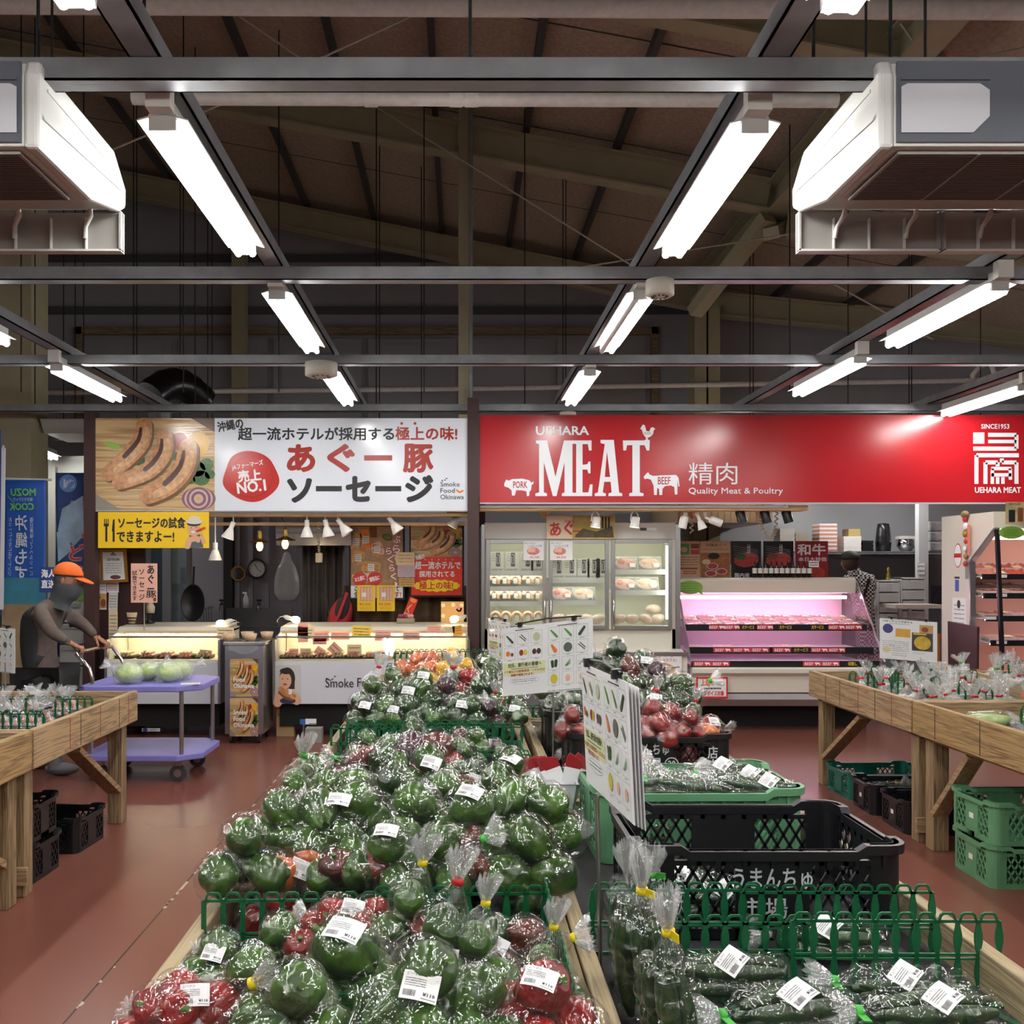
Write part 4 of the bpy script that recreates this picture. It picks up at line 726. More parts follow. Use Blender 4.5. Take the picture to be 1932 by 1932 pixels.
bigposter(661, 992, 761, 1129, 10.0, art1, 'poster of packed sausages with two red discs, in a black frame')
def art2(b):
    sausage_picture(b, 775, 989, 872, 1050, 0)
    b.rect(776, 1050, 872, 1123, mat('poster vermilion', 'D8321C', .3), 1); b.text('沖縄の', 783, 1046, 801, 1056, paper, 12, .02, rot=-.25)
    b.text('超一流ホテルで', 783, 1059, 869, 1074, paper, 12, .02); b.text('採用されてる', 791, 1077, 858, 1089, paper, 12, .02)
    b.poly([(824 + (42 + 4 * (i % 2)) * cos(i * pi / 18), 1105 + (10 + 2.5 * (i % 2)) * sin(i * pi / 18)) for i in range(36)], mat('poster yellow', 'F5CF1A', .3), 12); b.text('極上の味!', 791, 1097, 855, 1112, redpr, 13, .02)
    for k in range(6): b.ell(789 + 13 * k, 1056, 1, 1, paper, 12)
bigposter(775, 988, 873, 1124, 10.0, art2, 'red and photo poster with a yellow burst, in a black frame by the middle post')
def pk(price):
    def f(b, x0=0):
        pass
    return f
for x0, x1, y0, y1, pr, lb in ((674, 708, 1104, 1153, '¥3,000', 'yellow price card with pink sausages, left one below the packed sausage poster'), (711, 745, 1104, 1153, '¥5,000', 'yellow price card with boxed sausages, right one below the packed sausage poster')):
    def art(b, x0=x0, x1=x1, pr=pr):
        b.rect(x0 + 5, 1107, x1 - 4, 1134, tanp, 1)
        for k in range(4): b.blob([(x0 + 9 + k * 6, 1110 + k % 2), (x0 + 9 + k * 6, 1131)], [2.2, 2.2], mat('printed pink sausage', 'DDB0A0', .4), 2)
        b.rect(x0 + 9, 1118, x0 + 17, 1126, paper, 3); b.text(pr, x0 + 4, 1137, x1 - 8, 1143, redink, 2); b.scrawl(x0 + 6, 1144, x1 - 6, 1151, 3, brownp, 2, 2, .25)
    note(x0, y0, x1, y1, 9.975, mat('yellow card', 'F2C61E', .5), lb, art=art, cat='price card', name='price_card')
note(747, 1042, 782, 1066, 9.978, creamp, 'cream note, topmost of three between the big posters', 3, redink, 5, fill=.2); note(750, 1066, 783, 1089, 9.975, mat('lilac paper', 'C9B0C0', .6), 'lilac note, middle of three between the big posters', 5, greyp, 6, fill=.25); note(753, 1090, 782, 1107, 9.972, mat('tan paper', 'C9A063', .6), 'tan note, lowest of three between the big posters', 3, ink, 7, fill=.25)
def minif(b): b.rect(766, 1127, 782, 1168, redpr, 1); b.ell(774, 1132, 6, 4, orangep, 2); b.blob([(774, 1140), (770, 1150), (774, 1156)], [1, 1.5, 1], tanp, 2); b.rect(766, 1158, 782, 1168, tanp, 2); b.blob([(768, 1163), (780, 1165)], [2, 2], sausm, 3)
note(766, 1127, 782, 1168, 9.7, redpr, 'small tilted red flag above a little basket', art=minif, cat='flag', name='small_flag', rot=.38)
t = thing('flower_basket', 'little basket of pink flowers below the small red flag', 'basket', at(766, 1188, 9.6)); p = at(766, 1188, 9.6); p.z = 1.045; MB(mat('grey wicker', '8A826E', .8)).box(p.x - .09, p.x + .09, 9.5, 9.62, p.z, p.z + .05).build('basket', t, .01)
MB(dark).tube([(p.x, 9.58, p.z + .04), at(765, 1160, 9.7), at(781, 1122, 9.705)], .004, 5).build('stick', t)
for i in range(5): MB(mat('magenta flower', '8E2F55', .7) if i < 3 else mat('pale pink flower', 'C98A90', .7)).ball((p.x - .06 + .03 * i, 9.56, p.z + .07), .022, 8, 6).build('flower', t)
def kraft(b):
    for x, y in ((836, 1142), (855, 1141), (836, 1162), (836, 1183), (871, 1142)): b.ell(x, y, 4, 4, creamp, 1)
    for k in range(10): b.ell(866 + 4 * cos(k), 1149 + 4 * sin(k), 2.2, 2.2, mat('pink rosette', 'D98A90', .6), 2)
note(832, 1135, 875, 1192, 9.66, mat('kraft paper', 'C79A5C', .7), 'kraft bag with cream polka dots and a pink rosette at the middle post', art=kraft, cat='bag', name='kraft_bag')
# cards on the hoods and in the cases
cards = [(409, 1184, 441, 1206, creamp, 9.1, 0), (562, 1175, 581, 1212, pinkp, 9.12, 0), (561, 1183, 592, 1205, creamp, 9.08, .1), (592, 1192, 621, 1210, pinkp, 9.1, -.05), (590, 1204, 616, 1216, mat('rose paper', 'E59AA0', .6), 9.05, 0), (624, 1193, 660, 1207, pinkp, 9.1, 0), (664, 1181, 700, 1203, yellp, 9.1, .05), (707, 1189, 738, 1209, pinkp, 9.1, 0), (760, 1192, 792, 1207, pinkp, 9.1, 0), (806, 1180, 832, 1195, pinkp, 9.2, .03), (838, 1182, 858, 1194, creamp, 9.2, 0), (854, 1180, 872, 1200, mat('orange paper', 'E8B04A', .6), 9.15, -.1)]
for i, (x0, y0, x1, y1, m, Y, r) in enumerate(cards):
    note(x0, y0, x1, y1, 9.13, m, 'handwritten price card on the deli counter hoods, %s from the left' % (ORD[i]), 3, redink if i % 2 else ink, i, 'price card', 'price_card', r, 'cards on the deli counter hoods', fill=.3)
cards = [(223, 1236, 245, 1248, 0), (268, 1230, 288, 1243, .5), (295, 1232, 322, 1245, -.1), (342, 1232, 372, 1244, .05), (376, 1226, 400, 1240, .1), (545, 1224, 563, 1238, 0), (566, 1223, 587, 1236, 0), (594, 1222, 614, 1238, .6), (620, 1216, 645, 1236, .75), (655, 1216, 682, 1237, 0), (709, 1227, 736, 1241, -.15), (806, 1234, 826, 1245, -.3), (855, 1229, 872, 1243, -.3)]
for i, (x0, y0, x1, y1, r) in enumerate(cards): note(x0, y0, x1, y1, 9.06, pinkp if i % 3 else creamp, 'pink price card inside the %s deli counter glass, %s from the left' % (('left', ORD[i]) if i < 5 else ('girl photo', ORD[i - 5])), 2, redink, i + 20, 'price card', 'price_card', r, 'cards inside the deli counters', fill=.3)
# trays of sausages in the cases
packm = mat('pink sausage skin', 'D9A08A', .35, noise_amt=.15, noise_scale=30); traym = mat('black food tray', '232021', .4); palem = mat('pale sausage skin', 'D9C49A', .35, noise_amt=.15, noise_scale=30)
def saus_tray(m):
    b = MB(traym); b.box(-.08, .08, -.1, .1, 0, .012); b.box(-.08, -.074, -.1, .1, 0, .03); b.box(.074, .08, -.1, .1, 0, .03); a = b.mesh('tray')
    b = MB(m).tube([(0, -.07, 0), (.008, -.03, .006), (.008, .03, .006), (0, .07, 0)], [.011, .014, .014, .011], 8); return a, b.mesh('sausage')
SM = [saus_tray(packm), saus_tray(palem)]
for i, px in enumerate((240, 280, 318, 352, 385, 547, 580, 610, 640, 668, 700, 740, 775, 808, 845)):
    p = at(px, 0, 9.1); t = thing('sausage_tray', 'tray of sausages in the %s deli counter, %s from the left' % (('left', ORD[i]) if i < 5 else ('girl photo', ORD[i - 5])), 'food tray', (p.x, 9.1, .737), 'sausage trays in the deli counters'); me = SM[0 if i % 4 else 1]; w = W[t.name]
    inst('tray', me[0], t, w)
    for j in range(7): inst('sausage', me[1], t, w @ M.Translation((-.05 + .033 * (j % 4) + .015 * (j // 4), .0, .026 + .024 * (j // 4))) @ M.Rotation(.1 * sin(j * 7 + i), 4, 'Z'))
for i in range(6):
    p = at(713 + 12 * i, 0, 9.0); t = thing('sauce_jar', 'small jar with a black lid in the girl photo counter, %s from the left' % ORD[i], 'jar', (p.x, 8.97, .737), 'small jars in the deli counter'); T = M.Translation((p.x, 8.965, .737)); MB(palem).lathe([(0, 0), (.024, 0), (.024, .05), (0, .05)], 12, T).build('jar', t); MB(black).lathe([(.025, .05), (.025, .065), (0, .065)], 12, T).build('lid', t)

# ================= butcher's shop =================
# upright three-door display fridge
cream = mat('cream enamel', 'DAD5C8', .3); fr_in = mat('fridge liner', 'D5D8CC', .4); FY = 9.5; fl = mat('fridge lamp', (1, .96, .8), emit=14)
t = thing('display_fridge', 'cream three-door glass fridge of packed meat under the red sign', 'refrigerator', (at(1092, 0, FY).x, FY + .4, 0)); a, e = at(914, 0, FY).x, at(1274, 0, FY).x; zt, zh, zd, zb = (at(0, y, FY).z for y in (986, 1018, 1187, 1224))
b = MB(cream); b.box(a, a + .03, FY, FY + .8, zb, zt); b.box(e - .03, e, FY, FY + .8, zb, zt); b.box(a, e, FY, FY + .8, zt - .03, zt); b.box(a, e, FY + .77, FY + .8, 0, zt); b.box(a, e, FY, FY + .8, zb, zd); b.build('cabinet', t)
MB(offw).box(a, e, FY - .02, FY, zh, zt).build('header_panel', t, .01); MB(steel).box(e, e + .05, FY - .01, FY + .8, zb, zt - .02).build('side_post', t); MB(steel).box(a - .03, a, FY - .01, FY + .8, zb, zt - .02).build('side_post', t)
MB(fr_in).box(a + .03, e - .03, FY + .5, FY + .52, zd, zh).build('liner', t)
b = MB(black).box(at(1207, 0, FY).x, at(1219, 0, FY).x, FY - .023, FY - .02, at(0, 1001, FY).z, at(0, 996, FY).z); b.mat(steel).box(at(1219, 0, FY).x, at(1238, 0, FY).x, FY - .023, FY - .02, at(0, 1001, FY).z, at(0, 996, FY).z); b.build('thermometer_plate', t)
fglass = glass_mat('fridge glass', (.97, .99, .97), .06)
doors = ((917, 1031), (1035, 1149), (1153, 1268))
for i, (x0, x1) in enumerate(doors):
    X0, X1 = at(x0, 0, FY - .03).x, at(x1, 0, FY - .03).x; d = MB(steel); w = .04
    d.box(X0, X0 + w, FY - .04, FY - .005, zd, zh); d.box(X1 - w, X1, FY - .04, FY - .005, zd, zh); d.box(X0 + w, X1 - w, FY - .04, FY - .005, zh - w, zh); d.box(X0 + w, X1 - w, FY - .04, FY - .005, zd, zd + w); do = d.build('door', t, .003)
    MB(fglass).box(X0 + w, X1 - w, FY - .024, FY - .02, zd + w, zh - w).build('pane', do)
    hx = X1 - .02 if i == 0 else X0 + .02; MB(chrome).tube([(hx, FY - .045, 1.28), (hx, FY - .065, 1.26), (hx, FY - .065, 1.02), (hx, FY - .045, 1.0)], .008, 8).build('handle', do)
    if i == 2: MB(fl).box(X1 - .05, X1 - .04, FY + .02, FY + .035, zd + .1, zh - .06).build('lamp_strip', t)
    MB(fl).box(X0 + .03, X1 - .03, FY + .03, FY + .05, zh + .02, zh + .03).build('lamp_strip', t)  # strip added unseen behind the header to light the fridge inside
SHY = [(1081, 1110, 1138), (1094, 1136), (1078, 1117)]
for i, (x0, x1) in enumerate(doors):
    X0, X1 = at(x0, 0, FY).x + .01, at(x1, 0, FY).x - .03
    for y in SHY[i]: z = at(0, y, FY + .08).z; MB(white).box(X0, X1, FY + .08, FY + .48, z - .005, z + .015).box(X0, X1, FY + .075, FY + .082, z - .03, z + .02).build('shelf', t); MB(fl).box(X0 + .02, X1 - .02, FY + .09, FY + .1, z - .02, z - .012).build('added_shelf_lamp', t)  # strip behind each shelf lip is added to brighten the packs
b = MB(cream); zl = .66; b.prism_x([(FY - .02, zb), (FY - .25, zl + .08), (FY - .27, .2), (FY + .6, .2), (FY + .6, zb)], a - .02, e + .06); b.build('lower_case', t); MB(dark).box(a, e, FY - .15, FY + .6, 0, .2).build('plinth', t); MB(steel).bar((a, FY - .26, zl + .1), (e + .06, FY - .26, zl + .1), .03, .04).build('bumper', t)
MB(fl).box(a + .3, e - .2, FY - .05, FY - .03, zb - .035, zb - .01).build('case_lamp', t)
meatpk = mat('pink meat', 'C98078', .35, noise_amt=.35, noise_scale=35); hamm = mat('pale ham', 'D8B39A', .35, noise_amt=.25, noise_scale=25); packw = mat('white printed pack', 'E3E1DC', .35)
def shelf_item(kind, px, z, Y, label, group, i):
    p = at(px, 0, Y); T = M.Translation((p.x, Y, z)); t = thing(*{'pack': ('gift_pack', label, 'package'), 'ham': ('ham_pack', label, 'meat pack'), 'tray': ('meat_tray', label, 'meat pack'), 'bag': ('meat_bag', label, 'meat pack')}[kind], T.translation, group)
    if kind == 'pack':
        b = MB(packw); b.x = T; b.box(-.065, .065, -.01, .03, 0, .2); b.build('box', t); b = MB().sheet(mtx=T @ M(((1, 0, 0, 0), (0, 0, -1, -.011), (0, -1, 0, .2), (0, 0, 0, 1))))
        b.rect(-.012, .01, .03, .15, mat('pack grey', '55595C', .4), 1); b.line([(-.002, .03), (.02, .03), (.02, .12), (-.002, .12), (-.002, .05)], .006, packw, 2); b.scrawl(-.055, .01, -.02, .1, 4, greyp, 1, i, .3); b.text('UEHARA MEAT', -.06, .172, .06, .192, ink, 1); b.build('print', t)
    elif kind == 'ham':
        MB(hamm).tube([(p.x + .045 * cos(k), Y, z + .06 + .055 * sin(k)) for k in [j * .45 - .6 for j in range(9)]], .02, 8).build('ham_ring', t); b = MB(packw); b.x = T; b.box(-.02, .02, -.025, -.022, .03, .085); b.build('label', t)
    elif kind == 'tray':
        b = MB(hamm if i % 2 else meatpk); b.x = T; b.x = T @ M.Rotation(-.45, 4, 'X'); b.ball((0, .0, .07), .1, 16, 10, (1.1, .18, .62)); b.ball((-.05, -.012, .085), .045, 10, 7, (1, .4, .8)); b.ball((.05, -.01, .055), .05, 10, 7, (1, .4, .7)); b.build('meat', t); b = MB(traym); b.x = T @ M.Rotation(-.45, 4, 'X'); b.box(-.115, .115, .008, .02, 0, .14); b.build('tray', t); b = MB(MC['carrier bag film']); b.x = T @ M.Rotation(-.45, 4, 'X'); b.box(-.116, .116, -.022, .02, 0, .142); b.build('film', t); b = MB(packw); b.x = T @ M.Rotation(-.45, 4, 'X') @ M.Translation((.06, -.026, .04)); b.box(-.028, .028, -.003, .0, -.022, .022); b.build('price_label', t)
    else:
        b = MB(hamm); b.x = T @ M.Rotation(.3 * (i % 3 - 1), 4, 'Y'); b.ball((0, 0, .05), .07, 12, 8, (1.1, .6, .65)); b.build('meat', t); b = MB(MC['carrier bag film']); b.x = T @ M.Rotation(.3 * (i % 3 - 1), 4, 'Y'); b.ball((0, 0, .052), .08, 12, 8, (1.1, .6, .66)); b.build('film', t)
z = lambda y: at(0, y, FY + .08).z + .016
dn = ('left', 'middle', 'right')
def row(kind, door, y, xs, word, Y=FY + .14):
    for i, px in enumerate(xs): shelf_item(kind, px, z(y) if y < 1160 else zd + .045, Y, '%s behind the %s fridge door, %s shelf, %s from its left' % (word, dn[door], {1081: 'top', 1110: 'second', 1138: 'third', 1094: 'upper', 1136: 'lower', 1078: 'upper', 1117: 'lower'}.get(y, 'bottom'), ORD[i]), word + 's in the %s door' % dn[door], i)
row('pack', 0, 1081, (938, 966, 994, 1014), 'white gift pack'); row('ham', 0, 1110, (932, 952, 972, 996, 1014), 'pale ham ring'); row('ham', 0, 1138, (932, 952, 973, 996, 1014), 'pale ham ring'); row('ham', 0, 1170, (935, 955, 975, 996, 1016), 'pale ham ring')
row('pack', 1, 1094, (1053, 1077), 'white gift pack'); row('pack', 1, 1094.01, (1100, 1120, 1136), 'pink tinted gift pack'); row('tray', 1, 1136, (1060, 1102), 'tray of pink meat'); row('bag', 1, 1170, (1055, 1080, 1106, 1130), 'small bag of meat')
row('tray', 2, 1078, (1182, 1227), 'tray of mixed meat'); row('tray', 2, 1117, (1180, 1222), 'tray of pale meat'); row('bag', 2, 1170, (1170, 1192, 1216, 1242), 'bagged lump of pork')
shelf_item('bag', 1232, zd + .14, FY + .2, 'bagged lump of pork, topmost of the heap behind the right fridge door', None, 1)
def agu(b):
    b.rect(1032, 973, 1159, 1016, mat('gold poster', 'B39A4A', .3, noise_amt=.3, noise_scale=9), 1); b.rect(1032, 973, 1080, 1016, mat('poster cream', 'E3D2B4', .4), 2); b.text('あぐ', 1037, 984, 1082, 1011, redpr, 3, .02, rot=-.08); b.rect(1080, 1001, 1095, 1003.5, redpr, 3); b.text('沖縄', 1063, 980, 1084, 988, redpr, 3)
    b.poly([(1085, 1010), (1100, 997), (1125, 1003), (1155, 992), (1158, 1014), (1085, 1014)], mat('poster dark gold', '4A3F22', .4, noise_amt=.6, noise_scale=30), 2)
    for x in (1135, 1141, 1147): b.rect(x, 975, x + 3.5, 997, ink, 3)
    b.rect(1147.5, 974, 1150.5, 977, redpr, 4)
note(1031, 972, 1160, 1017, FY - .06, creamp, 'gold and cream pork banner with red brush lettering on top of the fridge', art=agu, cat='banner', name='pork_banner')
for x0, x1, lb, pr in ((988, 1026, 'pale price card with a meat photo at the left fridge door', '¥3,580'), (1038, 1080, 'pale price card with a meat photo at the middle fridge door', '¥4,500')):
    def art(b, x0=x0, pr=pr):
        b.text('あぐーセット', x0 + 2, 1023, x0 + 22, 1027, bluep, 1); b.text('しゃぶしゃぶ用', x0 + 8, 1028, x0 + 34, 1032, bluep, 1); b.ell(x0 + 18, 1040, 12, 7, meatpk, 1); b.rect(x0 + 8, 1034, x0 + 22, 1042, pinkp, 2); b.text(pr, x0 + 12, 1049, x0 + 30, 1054, redink, 1)
    note(x0, 1021, x1, 1057, FY - .05, paper, lb, art=art, cat='price card', name='price_card')
def dish(b): b.rect(1219, 1231, 1284, 1300, paper, 1); b.text('山羊じょーぐーの', 1225, 1234, 1270, 1241, redink, 2); b.text('みなさん!', 1250, 1242, 1276, 1248, redink, 2); b.ell(1250, 1272, 28, 22, mat('dish soup', 'B99A6A', .4, noise_amt=.4, noise_scale=30), 2); b.ell(1247, 1270, 12, 16, brownp, 3); b.line([(1250, 1262), (1282, 1258)], 1.5, ink, 4); b.text('鍋', 1265, 1290, 1282, 1303, ink, 4, .03)
note(1219, 1229, 1286, 1308, FY - .272, paper, 'stew poster on the lower front of the fridge', art=dish, cat='poster', name='poster')
note(1184, 1231, 1216, 1256, FY - .262, mat('dark fried food print', '5A4020', .5, noise_amt=.6, noise_scale=40), 'fried food photo left of the stew poster', 0, cat='poster', name='poster', art=lambda b: b.ell(1200, 1241, 10, 7, mat('fried crumb', 'C79A4A', .5, noise_amt=.4, noise_scale=50), 1))
# open sloping meat case
pinkl = mat('pink case lamp', (1, .62, .86), emit=13); pinkin = mat('case back panel', 'E3C4D2', .4)
t = thing('meat_case', 'open white meat case with pink light and three shelves of trays', 'display case', (3.2, 9.7, 0)); a, e = 2.28, 4.15
Zc = lambda y, Y: at(0, y, Y).z
b = MB(cream); b.prism_x([(9.88, Zc(1119, 9.88)), (9.86, Zc(1094, 9.86)), (9.9, Zc(1090, 9.9)), (10.35, Zc(1090, 9.9)), (10.35, Zc(1119, 9.88))], a, e); b.build('canopy', t, .01)
MB(pinkl).box(a + .05, e - .08, 9.92, 9.97, Zc(1119, 9.9) - .06, Zc(1119, 9.9) - .03).build('canopy_lamp', t)
b = MB(pinkin); b.box(a, e, 10.25, 10.35, .5, Zc(1119, 9.88)); b.prism_x([(9.3, .58), (10.25, .66), (10.25, .5), (9.3, .5)], a, e); b.build('case_liner', t)
b = MB(cream); b.prism_x([(9.22, Zc(1259, 9.22)), (9.19, Zc(1262, 9.19)), (9.19, Zc(1270, 9.19)), (9.23, Zc(1276, 9.23)), (9.23, Zc(1307, 9.23)), (10.3, .36), (10.3, .5), (9.34, .62)], a - .01, e + .01); b.build('front_body', t, .006)
b = MB(mat('grey bumper', 'A8A6A8', .35)); b.prism_x([(9.23, Zc(1309, 9.23)), (9.22, Zc(1320, 9.22)), (9.3, Zc(1332, 9.3)), (9.9, Zc(1332, 9.3)), (9.9, .36)], a - .01, e + .01); b.build('bumper', t); MB(dark).box(a + .02, e - .02, 9.58, 10.2, 0, .24).build('plinth', t)
for X, lab in ((a - .02, 0), (e, 1)):
    MB(glass_mat('end glass', (.95, .9, .93), .1) if lab else MC['end glass'] if 'end glass' in MC else glass_mat('end glass', (.95, .9, .93), .1)).prism_x([(9.22, .62), (9.24, .72), (9.86, Zc(1095, 9.86)), (10.3, Zc(1095, 9.86)), (10.3, .6)], X, X + .012).build('end_glass', t); MB(steel).bar((X + .006, 9.23, .68), (X + .006, 9.86, Zc(1095, 9.86)), .02, .015, (1, 0, 0)).build('end_rail', t)
bp = mat('beef strip red', 'C23A44', .35)
SHELF = ((1186, 9.62, .5), (1229, 9.46, .6), (1255, 9.33, .8))
for k, (y, Y, d) in enumerate(SHELF):
    zz = Zc(y, Y); dzs = .1 if k == 0 else .015; MB(mat('shelf white', 'E0DCE0', .35)).add([(a + .01, Y, zz), (e - .01, Y, zz), (e - .01, 10.25 - .12 * k, zz + dzs), (a + .01, 10.25 - .12 * k, zz + dzs), (a + .01, Y, zz - .012), (e - .01, Y, zz - .012), (e - .01, 10.25 - .12 * k, zz + dzs - .012), (a + .01, 10.25 - .12 * k, zz + dzs - .012)], [(0, 1, 2, 3), (7, 6, 5, 4), (0, 4, 5, 1), (1, 5, 6, 2), (2, 6, 7, 3), (3, 7, 4, 0)]).build('shelf', t)
    MB(black).box(a + .01, e - .01, Y - .03, Y, zz - .02, zz + .045).build('price_rail', t)
    if k < 2: MB(pinkl).box(a + .05, e - .08, Y + .09, Y + .115, zz - .014, zz - .006).build('added_shelf_lamp', t)  # pink strips added out of sight beneath the shelves to brighten those below
    x0p, x1p = 866 + (a + .03) * F / Y, 866 + (e - .03) * F / Y; segs = {0: ((.13, .30, 1), (.31, .39, 2), (.4, .49, 1), (.52, .6, 2), (.70, .78, 2), (.80, .99, 1)), 1: ((.13, .44, 1), (.46, .56, 1), (.57, .66, 2), (.67, .86, 1)), 2: ((.0, .2, 1), (.6, .8, 1), (.84, .9, 2))}[k]
    yc = 1072 + (1.6 - zz - .012) * F / Y
    for u, v, kd in segs:
        xa, xe = x0p + (x1p - x0p) * u, x0p + (x1p - x0p) * v; b = MB().sheet(Y - .031)
        if kd == 1:
            b.rect(xa, yc - 5, xe, yc + 4, bp, 0); n = max(1, round((xe - xa) / 34))
            for j in range(n):
                c = xa + (xe - xa) * (j + .5) / n; b.text('BEEF', c - 14, yc - 3, c + 2, yc + 2.4, paper, 1, .01); b.poly([(c + 4, yc - 2), (c + 6, yc - 3), (c + 14, yc - 2.5), (c + 15, yc + 2.5), (c + 13.5, yc + 2.5), (c + 13, yc + .5), (c + 9, yc + .5), (c + 8.5, yc + 2.5), (c + 7, yc + 2.5), (c + 6.5, yc)], paper, 1)
        else: b.rect(xa, yc - 5, xe, yc + 4, traym, 0); b.text('大サービス' if k < 2 else '切落し', xa + 2, yc - 4, xe - 2, yc + 3, yellow, 1, .01)
        b.build('price_strip', t)
redm = mat('raw beef', 'B23A34', .3, noise_amt=.45, noise_scale=45); pork = mat('raw pork', 'D8938A', .3, noise_amt=.3, noise_scale=45)
def tray_mesh(m):
    b = MB(packw); P = [(-.085, -.06), (.085, -.06), (.085, .06), (-.085, .06)]
    for i in range(4):
        (x0, y0), (x1, y1) = P[i], P[(i + 1) % 4]; b.add([(x0 * .9, y0 * .88, 0), (x1 * .9, y1 * .88, 0), (x1, y1, .03), (x0, y0, .03)], [(0, 1, 2, 3), (3, 2, 1, 0)])
    b.box(-.076, .076, -.053, .053, 0, .004); a = b.mesh('tray'); n = 8; vs = []
    for j in range(n + 1):
        for i in range(n + 1): x, y = -.078 + .156 * i / n, -.054 + .108 * j / n; vs.append((x, y, .022 + .012 * noise.noise(V((x * 40, y * 40, 1))) + .008 * sin(x * 200)))
    c = MB(m).add(vs, [(j * (n + 1) + i, j * (n + 1) + i + 1, (j + 1) * (n + 1) + i + 1, (j + 1) * (n + 1) + i) for j in range(n) for i in range(n)], True).mesh('meat')
    l = MB(creamp).box(.02, .07, -.05, -.01, .034, .036).mesh('price_label'); return a, c, l
TM = [tray_mesh(redm), tray_mesh(pork)]; TFILM = MB(film_mat('tray film', .02, scale=16, strength=.5)).add([(-.087, -.062, .031), (.087, -.062, .031), (.087, .062, .031), (-.087, .062, .031), (0, 0, .036)], [(0, 1, 4), (1, 2, 4), (2, 3, 4), (3, 0, 4)]).mesh('film')
def meat_tray(x, y, z, tilt, label, group, k, rz=0, sc=1.0):
    t = thing('meat_tray', label, 'meat pack', mw=M.Translation((x, y, z)) @ M.Rotation(tilt, 4, 'X') @ M.Rotation(rz, 4, 'Z') @ M.Scale(sc, 4), group=group)
    for nm, me in zip(('tray', 'meat', 'price_label'), TM[k]): inst(nm, me, t, W[t.name])
    inst('film', TFILM, t, W[t.name])
rr = random.Random(8)
for r in range(3):
    for i in range(9):
        y = 9.70 + r * .17; zz = Zc(1186, 9.62) + .1 * (y - 9.62) / .63 + .008 + .004
        meat_tray(a + .13 + i * .2, y, zz, .16, 'red meat tray on top shelf of pink case, %s from left, %s row' % (ORD[i], ('front', 'middle', 'back')[r]), 'meat trays on the top shelf of the pink case', 0 if rr.random() < .8 else 1, rr.uniform(-.06, .06))
for i, x in enumerate((.12, .42, 1.0, 1.22)): meat_tray(a + x, 9.68, Zc(1229, 9.46) + .012, .03, 'tray of meat on the nearly empty middle shelf, %s from the left' % ORD[i], 'meat trays on the middle shelf of the pink case', 1)
def mart(b): b.rect(1313, 1277, 1373, 1318, redpr, 1); b.rect(1317, 1281, 1370, 1314, paper, 2); b.text('上原ミート', 1322, 1282, 1365, 1294, redpr, 3, .03); b.text('上原ミート', 1323, 1283, 1364, 1293, yellow, 4); b.scrawl(1328, 1297, 1360, 1301, 1, ink, 3, 4, .8); b.text('インボイス対象', 1321, 1303, 1366, 1313, redpr, 3, .02)
note(1313, 1276, 1373, 1318, 9.18, pinkp, 'red bordered sticker poster on the white front of the pink meat case', art=mart, cat='poster', name='poster')
bub = mat('green speech card', '7FA843', .35)
def leafart(b): b.poly([(1278 + 24 * (1 + cos(q)), 1108 + 13 * sin(q)) for q in [k * pi / 12 for k in range(24)]], bub, 1); b.scrawl(1286, 1099, 1318, 1117, 4, greenp, 2, 2, .4)
tb = MB(bub).sheet(9.8); leafart(tb); tb.poly([(1315, 1116), (1327, 1124), (1322, 1110)], bub, 1); o = tb.build('speech_card'); o.modifiers.new('thick', 'SOLIDIFY').thickness = .002; tag(o, 'green leaf shaped card at the left end of the pink meat case', 'sign')
# posters on the case top and bottles
def pst(x0, x1, bg, kind):
    def f(b):
        b.rect(x0, 1022, x1, 1091, bg, 1); w = x1 - x0
        if kind == 0:
            b.rect(x0 + 1, 1026, x0 + w * .55, 1046, greenp, 2); b.ell(x0 + w * .3, 1037, 7, 5, pinkp, 3); b.rect(x0 + w * .6, 1026, x1 - 1, 1035, brownp, 2); b.rect(x0 + w * .6, 1037, x1 - 1, 1046, redpr, 2); b.scrawl(x0 + 2, 1049, x1 - 3, 1068, 4, brownp, 2, 3, .3); b.rect(x0 + 4, 1071, x1 - 4, 1074, brownp, 2); b.scrawl(x0 + 12, 1076, x1 - 6, 1084, 2, redink, 2, 5, .6)
        elif kind == 1:
            b.text('沖縄あぐー', x0 + 10, 1026, x1 - 8, 1031, ink, 2); b.text('しゃぶしゃぶセット', x0 + 3, 1034, x1 - 3, 1039, brownp, 2); b.rect(x0 + 1, 1043, x1 - 1, 1091, mat('hot pot print', 'A8672E', .4, noise_amt=.4, noise_scale=20), 2); b.ell(x0 + w * .45, 1049, 11, 6, ink, 3)
            for x, y in ((.4, 1068), (.7, 1078), (.35, 1082)): b.ell(x0 + w * x, y, 11, 6, paper, 3); b.ell(x0 + w * x, y, 9.5, 5, redm, 4)
            b.ell(x0 + w * .2, 1060, 8, 5, creamp, 3)
        elif kind in (2, 3):
            b.ell(x0 + w * .5, 1056, w * .42, 14, redm, 2, -.1); b.ell(x0 + w * .3, 1050, 10, 6, herb if kind == 2 else brownp, 3)
            for k in range(5): b.line([(x0 + 4, 1030 + 4 * k), (x1 - 6, 1038 + 3 * k)], .8, greyp, 3)
            b.text('国内産', x0 + 6, 1081, x0 + 34, 1089, paper, 4, .02) if kind == 2 else None; b.text('会食', x0 + w * .52, 1026, x0 + w * .64, 1045, paper, 4)
        else: b.text('和牛', x0 + 3, 1026, x1 - 4, 1048, paper, 3, .03); b.text('本日大特価', x0 + 5, 1051, x1 - 3, 1059, paper, 3, .01); b.ell(x0 + w * .62, 1078, 18, 11, redm, 2, .3)
    return f
blk = mat('black glossy print', '1A1718', .25); crm = mat('peach print', 'D9B08A', .4)
